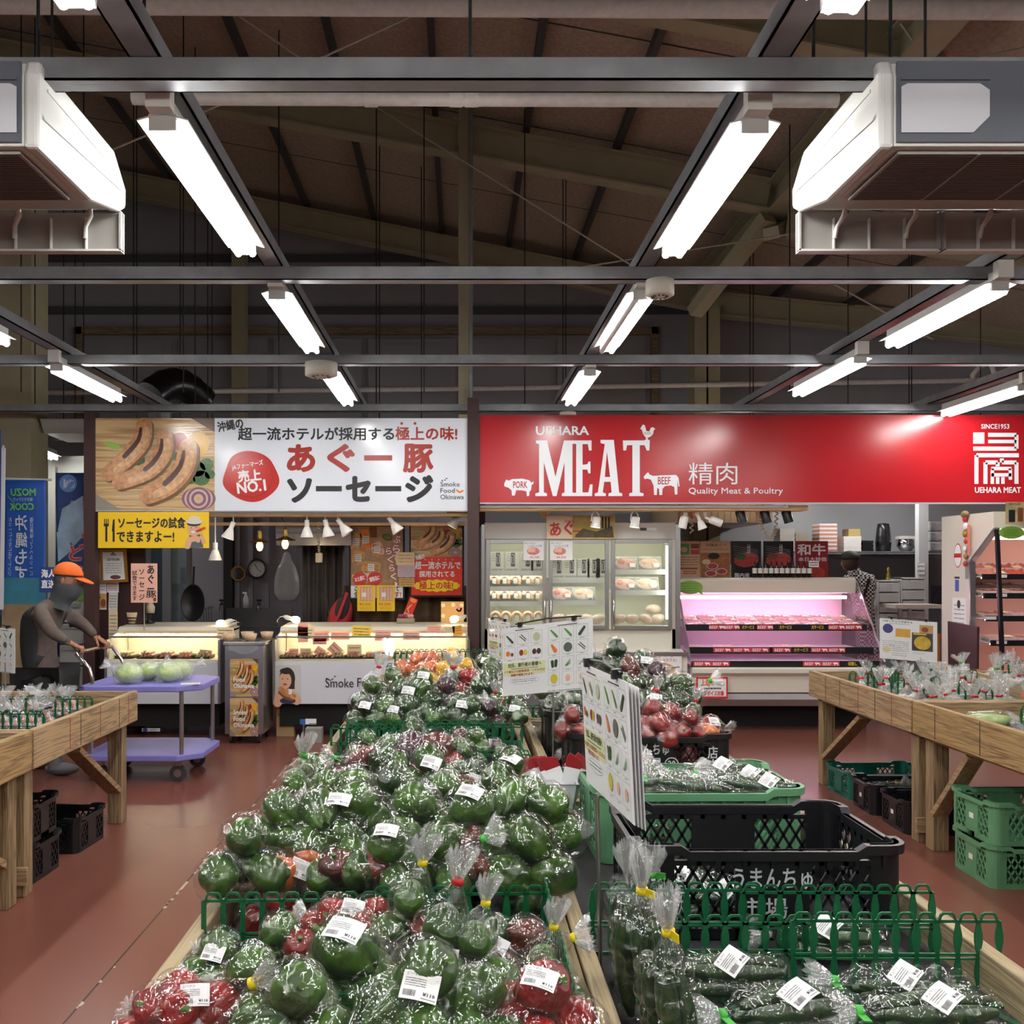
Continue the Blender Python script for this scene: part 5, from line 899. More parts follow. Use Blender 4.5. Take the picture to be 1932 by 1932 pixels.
for x0, x1, bg, kd, lb in ((1277, 1320, crm, 0, 'peach menu poster at the left on top of the pink meat case'), (1321, 1378, crm, 1, 'peach hot pot poster with pink meat plates on the meat case'), (1380, 1436, blk, 2, 'black raw beef poster with white lettering along its foot'), (1440, 1497, blk, 3, 'black raw beef poster behind the dark sauce bottles'), (1501, 1562, mat('wine red print', '8E1626', .3), 4, 'wine red beef poster at the right on the meat case')):
    note(x0, 1021, x1, 1092, 10.3, bg, lb, art=pst(x0, x1, bg, kd), cat='poster', name='poster', rot=.0)
for i in range(11):
    p = at(1424 + i * 10.3, 0, 9.98); T = M.Translation((p.x, 9.98, Zc(1090, 9.9) + .001)); t = thing('sauce_bottle', 'dark sauce bottle with pale label on the meat case, %s from the left' % ORD[i], 'bottle', T.translation, 'sauce bottles on the meat case')
    MB(mat('dark sauce', '1E0F0C', .15)).lathe([(0, 0), (.024, 0), (.024, .1), (.01, .13), (.01, .15), (0, .15)], 14, T).build('bottle', t); MB(black).lathe([(.012, .145), (.012, .17), (0, .17)], 10, T).build('cap', t); MB(packw).lathe([(.0246, .045), (.0246, .1)], 14, T).build('label', t)
note(1526, 1058, 1545, 1070, 9.93, paper, 'small white price tag beside the sauce bottles', 2, cat='price card', name='price_card')
# shop lamps above
for px, lb in ((1123, 'lit white spotlight over the gold pork banner, with a box ballast'), (1197, 'lit white spotlight over the right fridge door, with a box ballast')):
    p = at(px, 995, 9.2); t = thing('spotlight', lb, 'lamp', p, 'white spotlights over the fridge'); R = M.Translation(p) @ M.Rotation(.15, 4, 'Y')
    MB(shadew).lathe([(.047, 0), (.047, .02), (.04, .03), (.038, .1), (0, .105)], 18, R).build('lamp_shade', t); MB(mat('spot face', (1, .92, .65), emit=14)).lathe([(0, .004), (.043, .004)], 18, R).build('lamp_face', t); MB(shadew).box(p.x - .02, p.x + .16, 9.17, 9.23, p.z + .155, p.z + .19).build('ballast', t); MB(shadew).tube([p + V((-.04, 0, .06)), p + V((-.03, 0, .13)), p + V((0, 0, .16)), p + V((.03, 0, .13)), p + V((.045, 0, .06))], .006, 6).build('yoke', t)
BT = 966
spot(1287, 997, 9.2, BT, 'white cylinder spotlight hanging left of the lit one over the menu posters', .2, r=.04, h=.1, body='can', group='small spotlights over the meat case'); spot(1326, 998, 9.2, BT, 'lit white bell lamp over the hot pot poster', -.35, r=.045, h=.09, glow=mat('cool lamp face', (.85, .95, 1), emit=9), group='small spotlights over the meat case'); spot(1361, 988, 9.2, BT, 'white cylinder spotlight lying almost level right of the lit bell lamp', -1.2, r=.038, h=.1, body='can', glow=lit, group='small spotlights over the meat case')
for px, lb in ((1402, 'black cylinder spotlight left of the cream coiled cable'), (1448, 'black cylinder spotlight within the loop of the coiled cable'), (1489, 'black cylinder spotlight right of the coiled cable')): spot(px, 986, 9.2, 955, lb, -.3, r=.045, h=.11, m=black, body='can', group='black spotlights over the meat case')
cab = mat('cream cable', 'C9BEA8', .4)
def coil(pts, lb, ros):
    t = thing('coiled_cable', lb, 'cable', pts[0]); P = []; n = 26
    for (p, q) in zip(pts, pts[1:]):
        for i in range(n): c = p.lerp(q, i / n); k = len(P); P.append(c + V((.016 * cos(k * .9), .016 * sin(k * .9), 0)))
    MB(cab).tube(P, .007, 5).build('cable', t)
    for r in ros: MB(mat('peach rosette', 'D9B98E', .4)).lathe([(.03, -.08), (.035, -.05), (.06, -.02), (.065, 0), (0, 0)], 18, M.Translation(r)).build('rosette', t)
P = lambda x, y: at(x, y, 9.6)
coil([P(1434, 968), P(1435, 990), P(1444, 1010), P(1455, 1017), P(1464, 1000), P(1465, 962)], 'cream coiled cable looping down among the black spotlights', [P(1432, 958)]); coil([P(1305, 972), P(1305, 1008)], 'straight cream coiled cable above the menu posters', [P(1304, 959)])
b = MB(mat('peach rosette', 'D9B98E', .4)).lathe([(.03, -.08), (.035, -.05), (.06, -.02), (.065, 0), (0, 0)], 18, M.Translation(P(1027, 962))); tag(b.build('ceiling_rosette'), 'dim ceiling rosette above the left of the gold pork banner', 'rosette')
# kitchen behind
b = MB(mat('kitchen white wall', 'B4B6BA', .5)).box(at(1270, 0, 13).x, 8.2, 13.0, 13.1, 0, 2.75); b.build('wall_kitchen', base=False, kind='structure')
for X, Y, lb in ((3.4, 10.9, 'added kitchen lamp, unseen behind the red sign, over the worker'), (5.2, 10.9, 'added kitchen lamp, unseen behind the red sign, over the upright case'), (1.2, 10.6, 'added lamp, unseen behind the red sign, over the fridge')):  # lamps added out of sight above the shop to brighten the kitchen
    t = thing('fluorescent_lamp', lb, 'lamp', (X, Y, 2.75), 'twin tube ceiling lamps'); w = W[t.name]
    inst('lamp_body', LBODY, t, w); inst('bracket', LBR, t, w)
    for sx in (-.032, .032): inst('tube', LTUBE, t, w @ M.Translation((sx, 0, -.055)))
    MB(dark).tube([(X, Y + .02, 2.83), (X, Y + .02, roofz(X) - .02)], .006, 5).build('hanger', t)
MB(brownpost).box(at(890, 0, 10.6).x, at(915, 0, 10.6).x, 10.5, 10.6, 0, 2.4).build('wall_partition', base=False, kind='structure')
b = MB(mat('tan hood steel', 'B59E80', .3, .6)).box(at(1275, 0, 11.5).x, at(1452, 0, 11.5).x, 11.4, 13.0, at(0, 987, 11.5).z, 2.5); b.mat(mat('hood rib', '8E7A60', .35, .5))
for k in range(14): x = at(1282 + k * 12, 0, 11.4).x; b.box(x, x + .012, 11.395, 11.4, at(0, 985, 11.5).z, 2.45)
tag(b.build('extractor_hood'), 'long ribbed tan steel hood behind the coiled cables', 'hood')
stm = mat('dark kitchen steel', '4A4A4E', .35, .7)
b = MB(stm).box(at(1290, 0, 12.4).x, at(1420, 0, 12.4).x, 12.2, 12.6, 1.65, 1.95); tag(b.build('grill_oven'), 'dark grill oven behind the meat case posters', 'oven')
wsh = MB(mat('wall shelf steel', '85878A', .35, .6)).box(at(1465, 0, 12.2).x, at(1782, 0, 12.2).x, 12.1, 12.6, at(0, 1040, 12.1).z - .02, at(0, 1040, 12.1).z); tag(wsh.build('wall_shelf'), 'long steel wall shelf of trays behind the butcher worker', 'shelf')
b = MB(mat('dark back splash', '6E7076', .4)).box(at(1556, 0, 12.6).x, at(1782, 0, 12.6).x, 12.6, 12.65, .3, at(0, 1040, 12.1).z - .03); b.build('wall_splash', base=False, kind='structure')
zs = at(0, 1040, 12.1).z
def stack(x0, x1, ytop, m, lb, m2=None, n=None, nm='tray_stack'):
    a, e = at(x0, 0, 12.2).x, at(x1, 0, 12.2).x; h = at(0, ytop, 12.2).z - zs; b = MB(m); n = n or max(3, int(h / .025))
    for k in range(n): (b.mat(m2) if m2 and k % 2 else b.mat(m)); b.box(a + .004 * (k % 2), e - .004 * (k % 2), 12.15, 12.4, zs + h * k / n, zs + h * (k + 1) / n - .001)
    tag(b.build(nm), lb, 'tray stack')
stack(1469, 1497, 997, packw, 'white foam tray stack left of the flatter stack, behind the coiled cable'); stack(1498, 1522, 1005, mat('beige tray', 'B7AE9C', .5), 'short beige tray stack behind the wine red poster'); stack(1543, 1577, 988, mat('salmon tray', 'C98676', .5), 'tall salmon and white tray stack on the kitchen shelf', packw); stack(1589, 1622, 1012, packw, 'white foam tray block under gold trays on the kitchen shelf')
a, e = at(1600, 0, 12.2).x, at(1622, 0, 12.2).x; tag(MB(mat('gold tray', 'A8935E', .5)).box(a, e, 12.18, 12.38, at(0, 1012, 12.2).z + .002, at(0, 998, 12.2).z).build('tray_stack'), 'gold trays on top of the white foam block', 'tray stack'); 
stack(1624, 1645, 1020, black, 'low black tray stack on the kitchen shelf')
p = at(1673, 1040, 12.2); p.z = zs; bb = MB(mat('black bin bag', '17181A', .25, bump=.6, noise_scale=20)).lathe([(0, 0), (.09, .0), (.1, .12), (.08, .3), (.07, .36), (0, .37)], 16, M.Translation((p.x, 12.3, zs))); tag(bb.build('bag_roll'), 'black plastic wrapped bundle on the kitchen shelf', 'bundle')
p = at(1716, 1040, 12.2); t = thing('steel_bowl', 'stacked steel bowls on the kitchen shelf beside the white post', 'bowl', (p.x, 12.3, zs)); MB(chrome).lathe([(0, 0), (.06, 0), (.12, .08), (.125, .16), (.115, .16), (.055, .01), (0, .01)], 20, M.Translation((p.x, 12.3, zs))).build('bowl', t); MB(packw).box(p.x - .1, p.x + .1, 12.22, 12.38, zs + .16, zs + .2).build('lid', t)
MB(mat('white post paint', 'C6C8CA', .4)).box(at(1730, 0, 12.0).x, at(1748, 0, 12.0).x, 11.95, 12.05, 0, 2.75).build('post_kitchen', base=False, kind='structure')
for k in range(3): a = at(1750, 0, 12.2).x; zz = zs + .0 + k * .13; tag(MB(mat('wrapped white pack', 'C9CACB', .3, noise_amt=.2, noise_scale=15)).box(a, a + .19, 12.15, 12.4, zz, zz + .125).build('paper_pack', bevel=.02), 'wrapped white pack right of the kitchen post, %s' % ('at the bottom', 'in the middle', 'on top')[k], 'package', 'wrapped packs on the kitchen shelf')
dw = mat('drawer frame', 'DADCDE', .4); dc = mat('frosted drawer', 'D2D6D8', .25)
for x0, x1, y0, n, lb in ((1656, 1698, 1095, 5, 'slim frosted drawer unit beside the checked worker'), (1700, 1746, 1090, 4, 'wide frosted drawer unit left of the meat case end panel')):
    Y = 11.4; a, e = at(x0, 0, Y).x, at(x1, 0, Y).x; z1 = at(0, y0, Y).z; t = thing('drawer_unit', lb, 'drawers', ((a + e) / 2, Y, 0), 'frosted drawer units'); z0 = z1 - n * .125 - .02; b = MB(dw); b.box(a, a + .015, Y, Y + .35, 0, z1); b.box(e - .015, e, Y, Y + .35, 0, z1); b.box(a, e, Y, Y + .35, z1 - .015, z1); b.box(a, e, Y + .33, Y + .35, 0, z1); b.build('frame', t)
    for k in range(n): zz = z1 - .02 - (k + 1) * .125; d = MB(dc).box(a + .018, e - .018, Y - .005, Y + .3, zz + .008, zz + .118).build('drawer', t); MB(dw).box((a + e) / 2 - .04, (a + e) / 2 + .04, Y - .02, Y - .004, zz + .1, zz + .115).build('handle', d)
b = MB(mat('brass pepper mill', '8A7436', .3, .7)).lathe([(0, 0), (.025, 0), (.028, .06), (.015, .1), (.02, .12), (.012, .15), (0, .16)], 14, M.Translation((at(1676, 0, 11.5).x, 11.5, at(0, 1095, 11.4).z))); tag(b.build('brass_shaker'), 'brass shaker on top of the slim drawer unit', 'shaker')
b = MB(cream).box(at(1690, 0, 10.8).x, at(1783, 0, 10.8).x, 10.8, 11.2, at(0, 1148, 10.8).z, at(0, 1141, 10.8).z); b.mat(steel)
for x in (1697, 1716, 1778): b.bar(at(x, 1148, 10.85), V((at(x, 0, 10.85).x, 10.85, 0)), .03, .03)
tag(b.build('work_table'), 'cream topped work table before the wide drawer unit', 'table')
b = MB(mat('orange pine', 'A86A2A', .5)); 
for x in (1767, 1783): b.bar(at(x, 1196, 10.2), V((at(x, 0, 10.2).x, 10.2, 0)), .05, .05)
b.bar(at(1762, 1200, 10.2), at(1790, 1200, 10.2), .04, .05); tag(b.build('wooden_stool'), 'pine stool legs behind the tilted white notice board', 'stool')
note(1730, 1062, 1745, 1084, 11.94, paper, 'white note on the kitchen post', 2, greyp, cat='note')
note(1757, 1105, 1780, 1140, 12.59, mat('dark photo print', '3A3A52', .4, noise_amt=.6, noise_scale=20), 'framed dark photo right of the drawer units', 0, cat='picture', name='photo_print')
# right-hand upright meat case seen end-on
t = thing('upright_meat_case', 'tall open meat case with a white end panel at the right edge', 'display case', (5.4, 8.8, 0)); X0 = 4.72; prof = [(9.24, .05), (9.24, 2.10), (8.34, 2.10), (8.34, 1.95), (8.74, 1.66), (8.72, .6), (8.5, .5), (8.5, .05)]
MB(cream).prism_x(prof, X0, X0 + .05).build('end_panel', t); b = MB(steel)
for p, q in zip(prof[3:6], prof[4:7]): b.bar((X0 + .02, p[0] - .01, p[1]), (X0 + .02, q[0] - .01, q[1]), .05, .02)
b.build('end_trim', t); b = MB(mat('case salmon liner', 'E0B5A8', .4)); b.box(X0 + .05, 7.2, 9.14, 9.24, .05, 2.1); b.box(X0 + .05, 7.2, 8.5, 9.2, .05, .55); b.build('liner', t); MB(cream).prism_x([(8.34, 1.95), (8.34, 2.1), (9.24, 2.1), (9.24, 2.02), (8.5, 1.93)], X0 + .05, 7.2).build('canopy', t); MB(mat('salmon case lamp', (1, .72, .66), emit=10)).box(X0 + .1, 7.1, 8.52, 8.56, 1.86, 1.89).build('case_lamp', t); MB(black).bar(at(1881, 1000, 8.34), at(1891, 1245, 8.3), .03, .03).build('upright_bar', t)
for k, (y, Y) in enumerate(((1087, 8.68), (1123, 8.66), (1166, 8.62), (1212, 8.54))):
    zz = at(0, y, Y).z; MB(MC['shelf white']).box(X0 + .06, 7.1, Y, 9.14, zz - .01, zz).build('shelf', t); MB(MC['salmon case lamp']).box(X0 + .1, 7.05, Y + .03, Y + .045, zz - .024, zz - .012).build('added_shelf_lamp', t); MB(black).box(X0 + .08, 7.1, Y - .03, Y, zz - .03, zz + .02).build('price_rail', t); b = MB().sheet(Y - .031); b.rect(1880 if k != 2 else 1858, y - 3, 1900 if k != 2 else 1880, y + 3, paper, 0); b.build('price_strip', t)  # lamp strip under each shelf is added to lighten the case
    for j in range(2 if k < 2 else 1):
        for i in range(3): meat_tray(X0 + .22 + i * .27, Y + .13 + .2 * j, zz + .004 + .05 * j, .35 if k == 0 else .1, 'meat tray in upright case at right edge, %s shelf, %s from left, %s row' % (('top', 'second', 'third', 'lowest')[k], ORD[i], ('front', 'back')[j]), 'meat trays in the upright case', 0 if (i + k) % 3 else 1, sc=1.5)
def onpanel(y0, y1, z0, z1): return X0
b = MB().sheet(mtx=M(((0, 0, -1, X0), (-1, 0, 0, 9.24), (0, -1, 0, 2.1), (0, 0, 0, 1))))
b.ell(.3, .38, .07, .115, redpr, 1); b.ell(.3, .38, .063, .105, paper, 2); b.rect(.24, .36, .36, .40, redpr, 3); b.rect(.24, .58, .33, .60, ink, 1); b.rect(.25, .61, .32, .72, bluep, 1); b.rect(.43, .3, .49, .6, greyp, 1); b.rect(.2, .78, .45, 1.2, paper, 1); b.scrawl(.23, .83, .42, 1.12, 7, greyp, 2, 3, .3); b.ell(.32, .84, .03, .04, ink, 3); b.ell(.32, 1.15, .06, .03, brownp, 3); b.rect(.16, 1.34, .55, 1.7, mat('poster mustard', 'C9A93E', .5), 1); b.ell(.35, 1.5, .14, .09, pinkp, 2); b.rect(.24, 1.37, .48, 1.41, redpr, 2)
for x in (.25, .33, .4, .45): b.rect(x, 1.55, x + .02, 1.62, pinkp, 3)
b.build('panel_stickers', t)
t = thing('charm_strap', 'red and white charm ornament hung on the end panel of the upright case', 'ornament', (X0 - .02, 8.75, 1.7)); b = MB(redpr)
for k in range(7): b.mat((redpr, paper, MC['gilt frame'])[k % 3]); b.ball((X0 - .02, 8.78 - .01 * (k % 2), 2.06 - k * .07), .035 if k < 3 else .026, 10, 7, (.5, 1, 1))
b.build('beads', t); MB(mat('tan straw', '7E6A4A', .8)).ball((X0 - .02, 8.78, 2.1), .05, 10, 7, (.5, 1.3, .7)).build('straw_knot', t); MB(mat('coral paper', 'E07A60', .6)).box(X0 - .03, X0 - .028, 8.68, 8.72, 1.72, 2.0).build('paper_slip', t)
b = MB(brownpost); b.add([at(1792, 1172, 8.9), at(1848, 1183, 8.3), at(1847, 1262, 8.3), at(1793, 1258, 8.9)], [(0, 1, 2, 3)]); o = b.build('side_board'); o.modifiers.new('thick', 'SOLIDIFY').thickness = .02; tag(o, 'dark maroon board standing before the end panel of the upright case', 'board')
note(1897, 947, 1950, 988, 8.25, mat('sepia photo', 'B0A074', .5, noise_amt=.5, noise_scale=9), 'sepia old shop photo hanging at the right edge under the red sign', art=lambda b: (b.text('精肉店', 1903, 949, 1925, 953, ink, 1), b.rect(1903, 962, 1915, 985, ink, 1), b.rect(1920, 958, 1930, 984, brownp, 1)), cat='picture', name='photo_print')
tb = MB(bub).sheet(8.3); tb.poly([(1884 + 24 * (1 + cos(q)), 1005 + 12 * sin(q)) for q in [k * pi / 12 for k in range(24)]], bub, 1); tb.scrawl(1892, 998, 1922, 1012, 4, greenp, 2, 2, .4); o = tb.build('speech_card'); o.modifiers.new('thick', 'SOLIDIFY').thickness = .002; tag(o, 'green leaf shaped card on the upright meat case at the right edge', 'sign')
# ================= display tables =================
pine = wood('weathered pine', 'A68A66', '6E5841', 'Y'); pinex = wood('weathered pine cross grain', 'A68A66', '6E5841', 'X'); pinez = wood('weathered pine upright', '927B5A', '5C4A34', 'Z')
palepine = wood('pale pine plank', 'A2906F', '776750', 'Y'); palex = wood('pale pine cross plank', '948468', '6C5C48', 'X'); matm = mat('black rubber mat', '232326', .7, bump=.3, noise_scale=200)
pencil = mat('pencil mark', '3A2C22', .7)
def table(x0, x1, y0, y1, zt, label, w=pine, wx=pinex, depth=.19, floor=.12, brace=True, marks=None, legs=True, leg_inset=.06, run=.75):
    """shallow timber produce tray on legs"""
    t = thing('produce_table', label, 'table', ((x0 + x1) / 2, (y0 + y1) / 2, 0)); T = .036; zb = zt - depth
    for xa in (x0, x1 - T): MB(w).box(xa, xa + T, y0, y1, zb, zt).build('side_plank', t, .004)
    for ya in (y0 + .002, y1 - T - .002): MB(wx).box(x0 + T, x1 - T, ya, ya + T, zb, zt - .003).build('end_plank', t, .004)
    MB(matm).box(x0 + T, x1 - T, y0 + T, y1 - T, zt - floor - .02, zt - floor).build('tray_floor', t)
    for xa in (x0 + leg_inset, x1 - leg_inset - .06): MB(w).box(xa, xa + .06, y0 + .02, y1 - .02, zb - .03, zb).build('bearer', t, .003)
    if legs:
        for xa in (x0 + leg_inset, x1 - leg_inset - .09):
            for ya in (y0 + .03, y1 - .12): MB(pinez).box(xa, xa + .09, ya, ya + .09, 0, zb - .001).build('leg', t, .004)
        if brace:
            for xa in (x0 + leg_inset + .02, x1 - leg_inset - .07): MB(pine).bar((xa + .02, y1 - .1, .2), (xa + .02, y1 - run, zb - .04), .035, .09, (1, 0, 0)).build('brace', t, .003); MB(pinex).box(xa - .04, xa + .09, y0 + .01, y0 + .03, .06, .15).build('foot_block', t, .003)
    for (y, col) in marks or ():
        xx = x1 if x1 < 0 else x0; MB(col).box(xx - .0008, xx + .0008, y, y + .008, zb + .01, zt - .008).build('saw_mark', t)
    return t
rmk = mat('red pencil', '8E3A2A', .7)
table(-3.6, -2.05, 4.56, 6.03, .82, 'weathered timber produce table of tomatoes at the left, with a corner towards the trolley', marks=((5.86, rmk), (5.7, pencil), (5.4, rmk), (5.12, pencil), (4.98, rmk)))
table(-3.6, -2.05, 3.0, 4.54, .82, 'timber produce table cut by the left edge, nearest the viewer', w=wood('yellow pine', 'A38558', '6E5536', 'Y'))
table(2.62, 4.6, 5.48, 7.08, .835, 'timber produce table before the pink meat case, its corner towards the aisle', marks=((6.75, pencil), (6.5, pencil), (6.2, rmk), (5.95, pencil), (5.72, rmk)))
table(2.62, 4.6, 3.75, 5.46, .835, 'timber produce table cut by the right edge, nearest the viewer', w=wood('yellow pine', 'A38558', '6E5536', 'Y'), marks=((5.2, pencil), (4.75, pencil)), run=.48)
MB(palepine).box(3.62, 3.65, 5.52, 7.04, .72, .88).build('x') if 0 else None
o = tag(MB(palepine).box(3.62, 3.655, 5.53, 7.03, .717, .87).build('divider_plank', bevel=.004), 'lengthways plank dividing the table before the pink meat case', 'plank')
for i, (y0, y1, word) in enumerate(((1.15, 3.3, 'nearest the viewer'), (3.34, 5.0, 'in the middle of the run'), (5.04, 7.12, 'farthest, towards the shops'))):
    xm, xn, xe = ((.245, .25, 1.13), (.31, .34, 1.16), (.33, .36, 1.17))[i]
    table(-.60, xm, y0, y1, .80, 'timber tray table of bagged peppers, %s' % word, palepine, palex, .17, .085, brace=False)
    table(xn, xe, y0, y1, .80, 'timber tray table of crates and cucumbers, %s' % word, palepine, palex, .17, .085, brace=False)
# ================= green plastic dividers =================
def divider_mesh(n, rows=2, p=.0432, h=.15, spindle=True, T=.004):
    b = MB(plgreen); w = n * p; ht = .008; rowh = [h * .56, h * .44]
    def rail(z, hh): b.box(-w / 2, w / 2, -T / 2, T / 2, z, z + hh)
    rail(0, .006); z1 = h * .43; rail(z1 - .009, .004); rail(z1, .005); rail(h - .022, .006)
    for k in range(n):       # raised loops on the top rail
        x = -w / 2 + (k + .5) * p; q = p * .47
        P = [(-q, 0), (-q * .75, .014), (-q * .45, .018), (q * .45, .018), (q * .75, .014), (q, 0)]; Q = [(u * .8, v - .005) for u, v in P]
        for (a0, a1), (c0, c1) in zip(zip(P, P[1:]), zip(Q, Q[1:])):
            v = [(x + u, y, h - .018 + z) for y in (-T / 2, T / 2) for u, z in (a0, a1, c1, c0)]
            b.add(v, [(0, 1, 2, 3), (7, 6, 5, 4), (0, 4, 5, 1), (2, 6, 7, 3), (0, 3, 7, 4), (1, 5, 6, 2)])
    for k in range(n + 1):   # spindle shaped bars
        x = -w / 2 + k * p
        for za, zb in ((0, z1), (z1, h - .018)):
            L = zb - za; W_ = [.0045, .0045, .0085, .0085, .0045, .0045] if spindle else [.0055] * 6; Z = [0, .12, .4, .6, .88, 1]
            P = [(-u, za + L * z) for u, z in zip(W_, Z)] + [(u, za + L * z) for u, z in zip(W_[::-1], Z[::-1])]; m = len(P)
            b.add([(x + u, -T / 2, z) for u, z in P] + [(x + u, T / 2, z) for u, z in P], [(0, 1, 2, 9, 10, 11), (2, 3, 8, 9), (3, 4, 5, 6, 7, 8), (23, 22, 21, 14, 13, 12), (21, 20, 15, 14), (20, 19, 18, 17, 16, 15)] + [(i, m + i, m + (i + 1) % m, (i + 1) % m) for i in range(m)])
    return b.mesh('upright_panel')
def base_mesh(n, p=.0432, d=.18):
    b = MB(plgreen); w = n * p
    for y in (0, -d * .5, -d): b.box(-w / 2, w / 2, y - .003, y + .003, 0, .005)
    for k in range(n):
        x = -w / 2 + k * p
        for j in range(2):
            y = -d * .5 * j; b.add([(x, y, .002), (x + .012, y, .002), (x + .03, y - d * .22, .002), (x + .046, y - d * .5, .002), (x + .034, y - d * .5, .002), (x + .014, y - d * .25, .002)], [(0, 1, 2, 3, 4, 5)])
    return b.mesh('base_panel')
DM = {}
def divider(xc, y, z, n, label, spindle=True, rz=0, base=False, h=.15):
    k = (n, spindle, h)
    if k not in DM: DM[k] = divider_mesh(n, spindle=spindle, h=h)
    t = thing('shelf_divider', label, 'divider', (xc, y, z), 'green slotted shelf dividers', rz); inst('upright_panel', DM[k], t, W[t.name])
    if base:
        if ('b', n) not in DM: DM['b', n] = base_mesh(n)
        inst('base_panel', DM['b', n], t, W[t.name])
    return t
BZ = .716
divider(-.37, 1.63, BZ, 9, 'green divider lowest at the left, under the red pepper bag', False); divider(.03, 1.62, BZ, 9, 'green divider at the foot of the picture before the yellow-tied bags')
divider(-.35, 2.10, BZ, 10, 'green divider with plain bars on the left, before the big heap of peppers', False, radians(1.2), h=.165); divider(.0, 2.14, BZ, 9, 'green divider with spindle bars on the right, before the big heap of peppers', True, radians(1.5), h=.165)
for k in range(2): divider(.20, 1.75 + .32 * k, BZ, 7, 'green divider standing lengthways along the plank, %s' % ('at the foot of the picture', 'behind the first')[k], False, pi / 2, h=.165)
divider(-.36, 3.60, BZ + .03, 10, 'green divider at the left behind the big heap'); divider(.06, 3.66, BZ + .03, 10, 'green divider behind the big heap, right half'); divider(.262, 3.88, BZ, 9, 'green divider lengthways behind the white tub', False, pi / 2)
divider(-.36, 4.26, BZ + .03, 10, 'green divider in front of the far pepper heap, left half', False); divider(.07, 4.30, BZ + .03, 10, 'green divider in front of the far pepper heap, right half'); divider(-.15, 4.36, BZ + .035, 17, 'second green divider just behind the front one of the far heap')
divider(-.33, 5.95, BZ, 8, 'green divider poking out left of the far heap'); divider(-.28, 6.5, BZ + .08, 10, 'green divider behind the yellow pepper bags, left'); divider(-.06, 6.95, BZ + .14, 19, 'green divider at the very end of the pepper table', True)
divider(.92, 1.99, BZ, 10, 'green divider with a bag of cucumbers behind, right of the cucumber tray', True, radians(-.5), True, .16); divider(.55, 2.03, BZ, 9, 'green divider left of the one over the lone cucumber bag', True, 0, True, .14)
divider(.50, 2.165, BZ, 9, 'green divider close before the near black crate, left', True, h=.165); divider(.86, 2.15, BZ, 10, 'green divider close before the near black crate, right', True, h=.165)
for i in range(3): divider(.62 + .27 * i, 1.80, BZ - .001, 6, 'green slatted base lying under the cucumber bags, %s from the left' % ORD[i], True, 0, True, .004) if 0 else None
for i in range(2):
    t = thing('slatted_base', 'green slatted base lying under the cucumber bags, %s one' % ('left', 'right')[i], 'divider', (.62 + .32 * i, 1.80, BZ + .001), 'green slotted shelf dividers'); inst('base_panel', DM['b', 9] if ('b', 9) in DM else base_mesh(9), t, W[t.name])
divider(.44, 5.02 + .06, BZ, 4, 'green divider behind the black crate, seen below the white chart', True)
# left and right tables
LZ, RZ = .70, .716
divider(-2.62, 4.98, LZ, 20, 'green divider before the tomato bags on the left table'); divider(-2.5, 5.55, LZ, 16, 'green divider among the tomato bags on the left table')
for i, (x, y, n, z) in enumerate(((3.05, 6.75, 12, RZ), (3.1, 6.35, 9, RZ), (3.25, 6.95, 12, RZ + .02), (3.35, 6.05, 7, RZ), (3.45, 6.6, 8, RZ + .02), (4.1, 6.9, 6, RZ + .06), (4.3, 6.4, 9, RZ + .06))): divider(x, y, z, n, 'green divider among the potato bags of the far right table, %s of seven' % ORD[i])
for i, (x, y, n) in enumerate(((3.35, 5.05, 16), (3.3, 4.8, 16), (3.45, 4.55, 16))): divider(x, y, RZ, n, 'green divider before the white cross plank at the right edge, %s' % ('farthest', 'middle', 'nearest')[i])
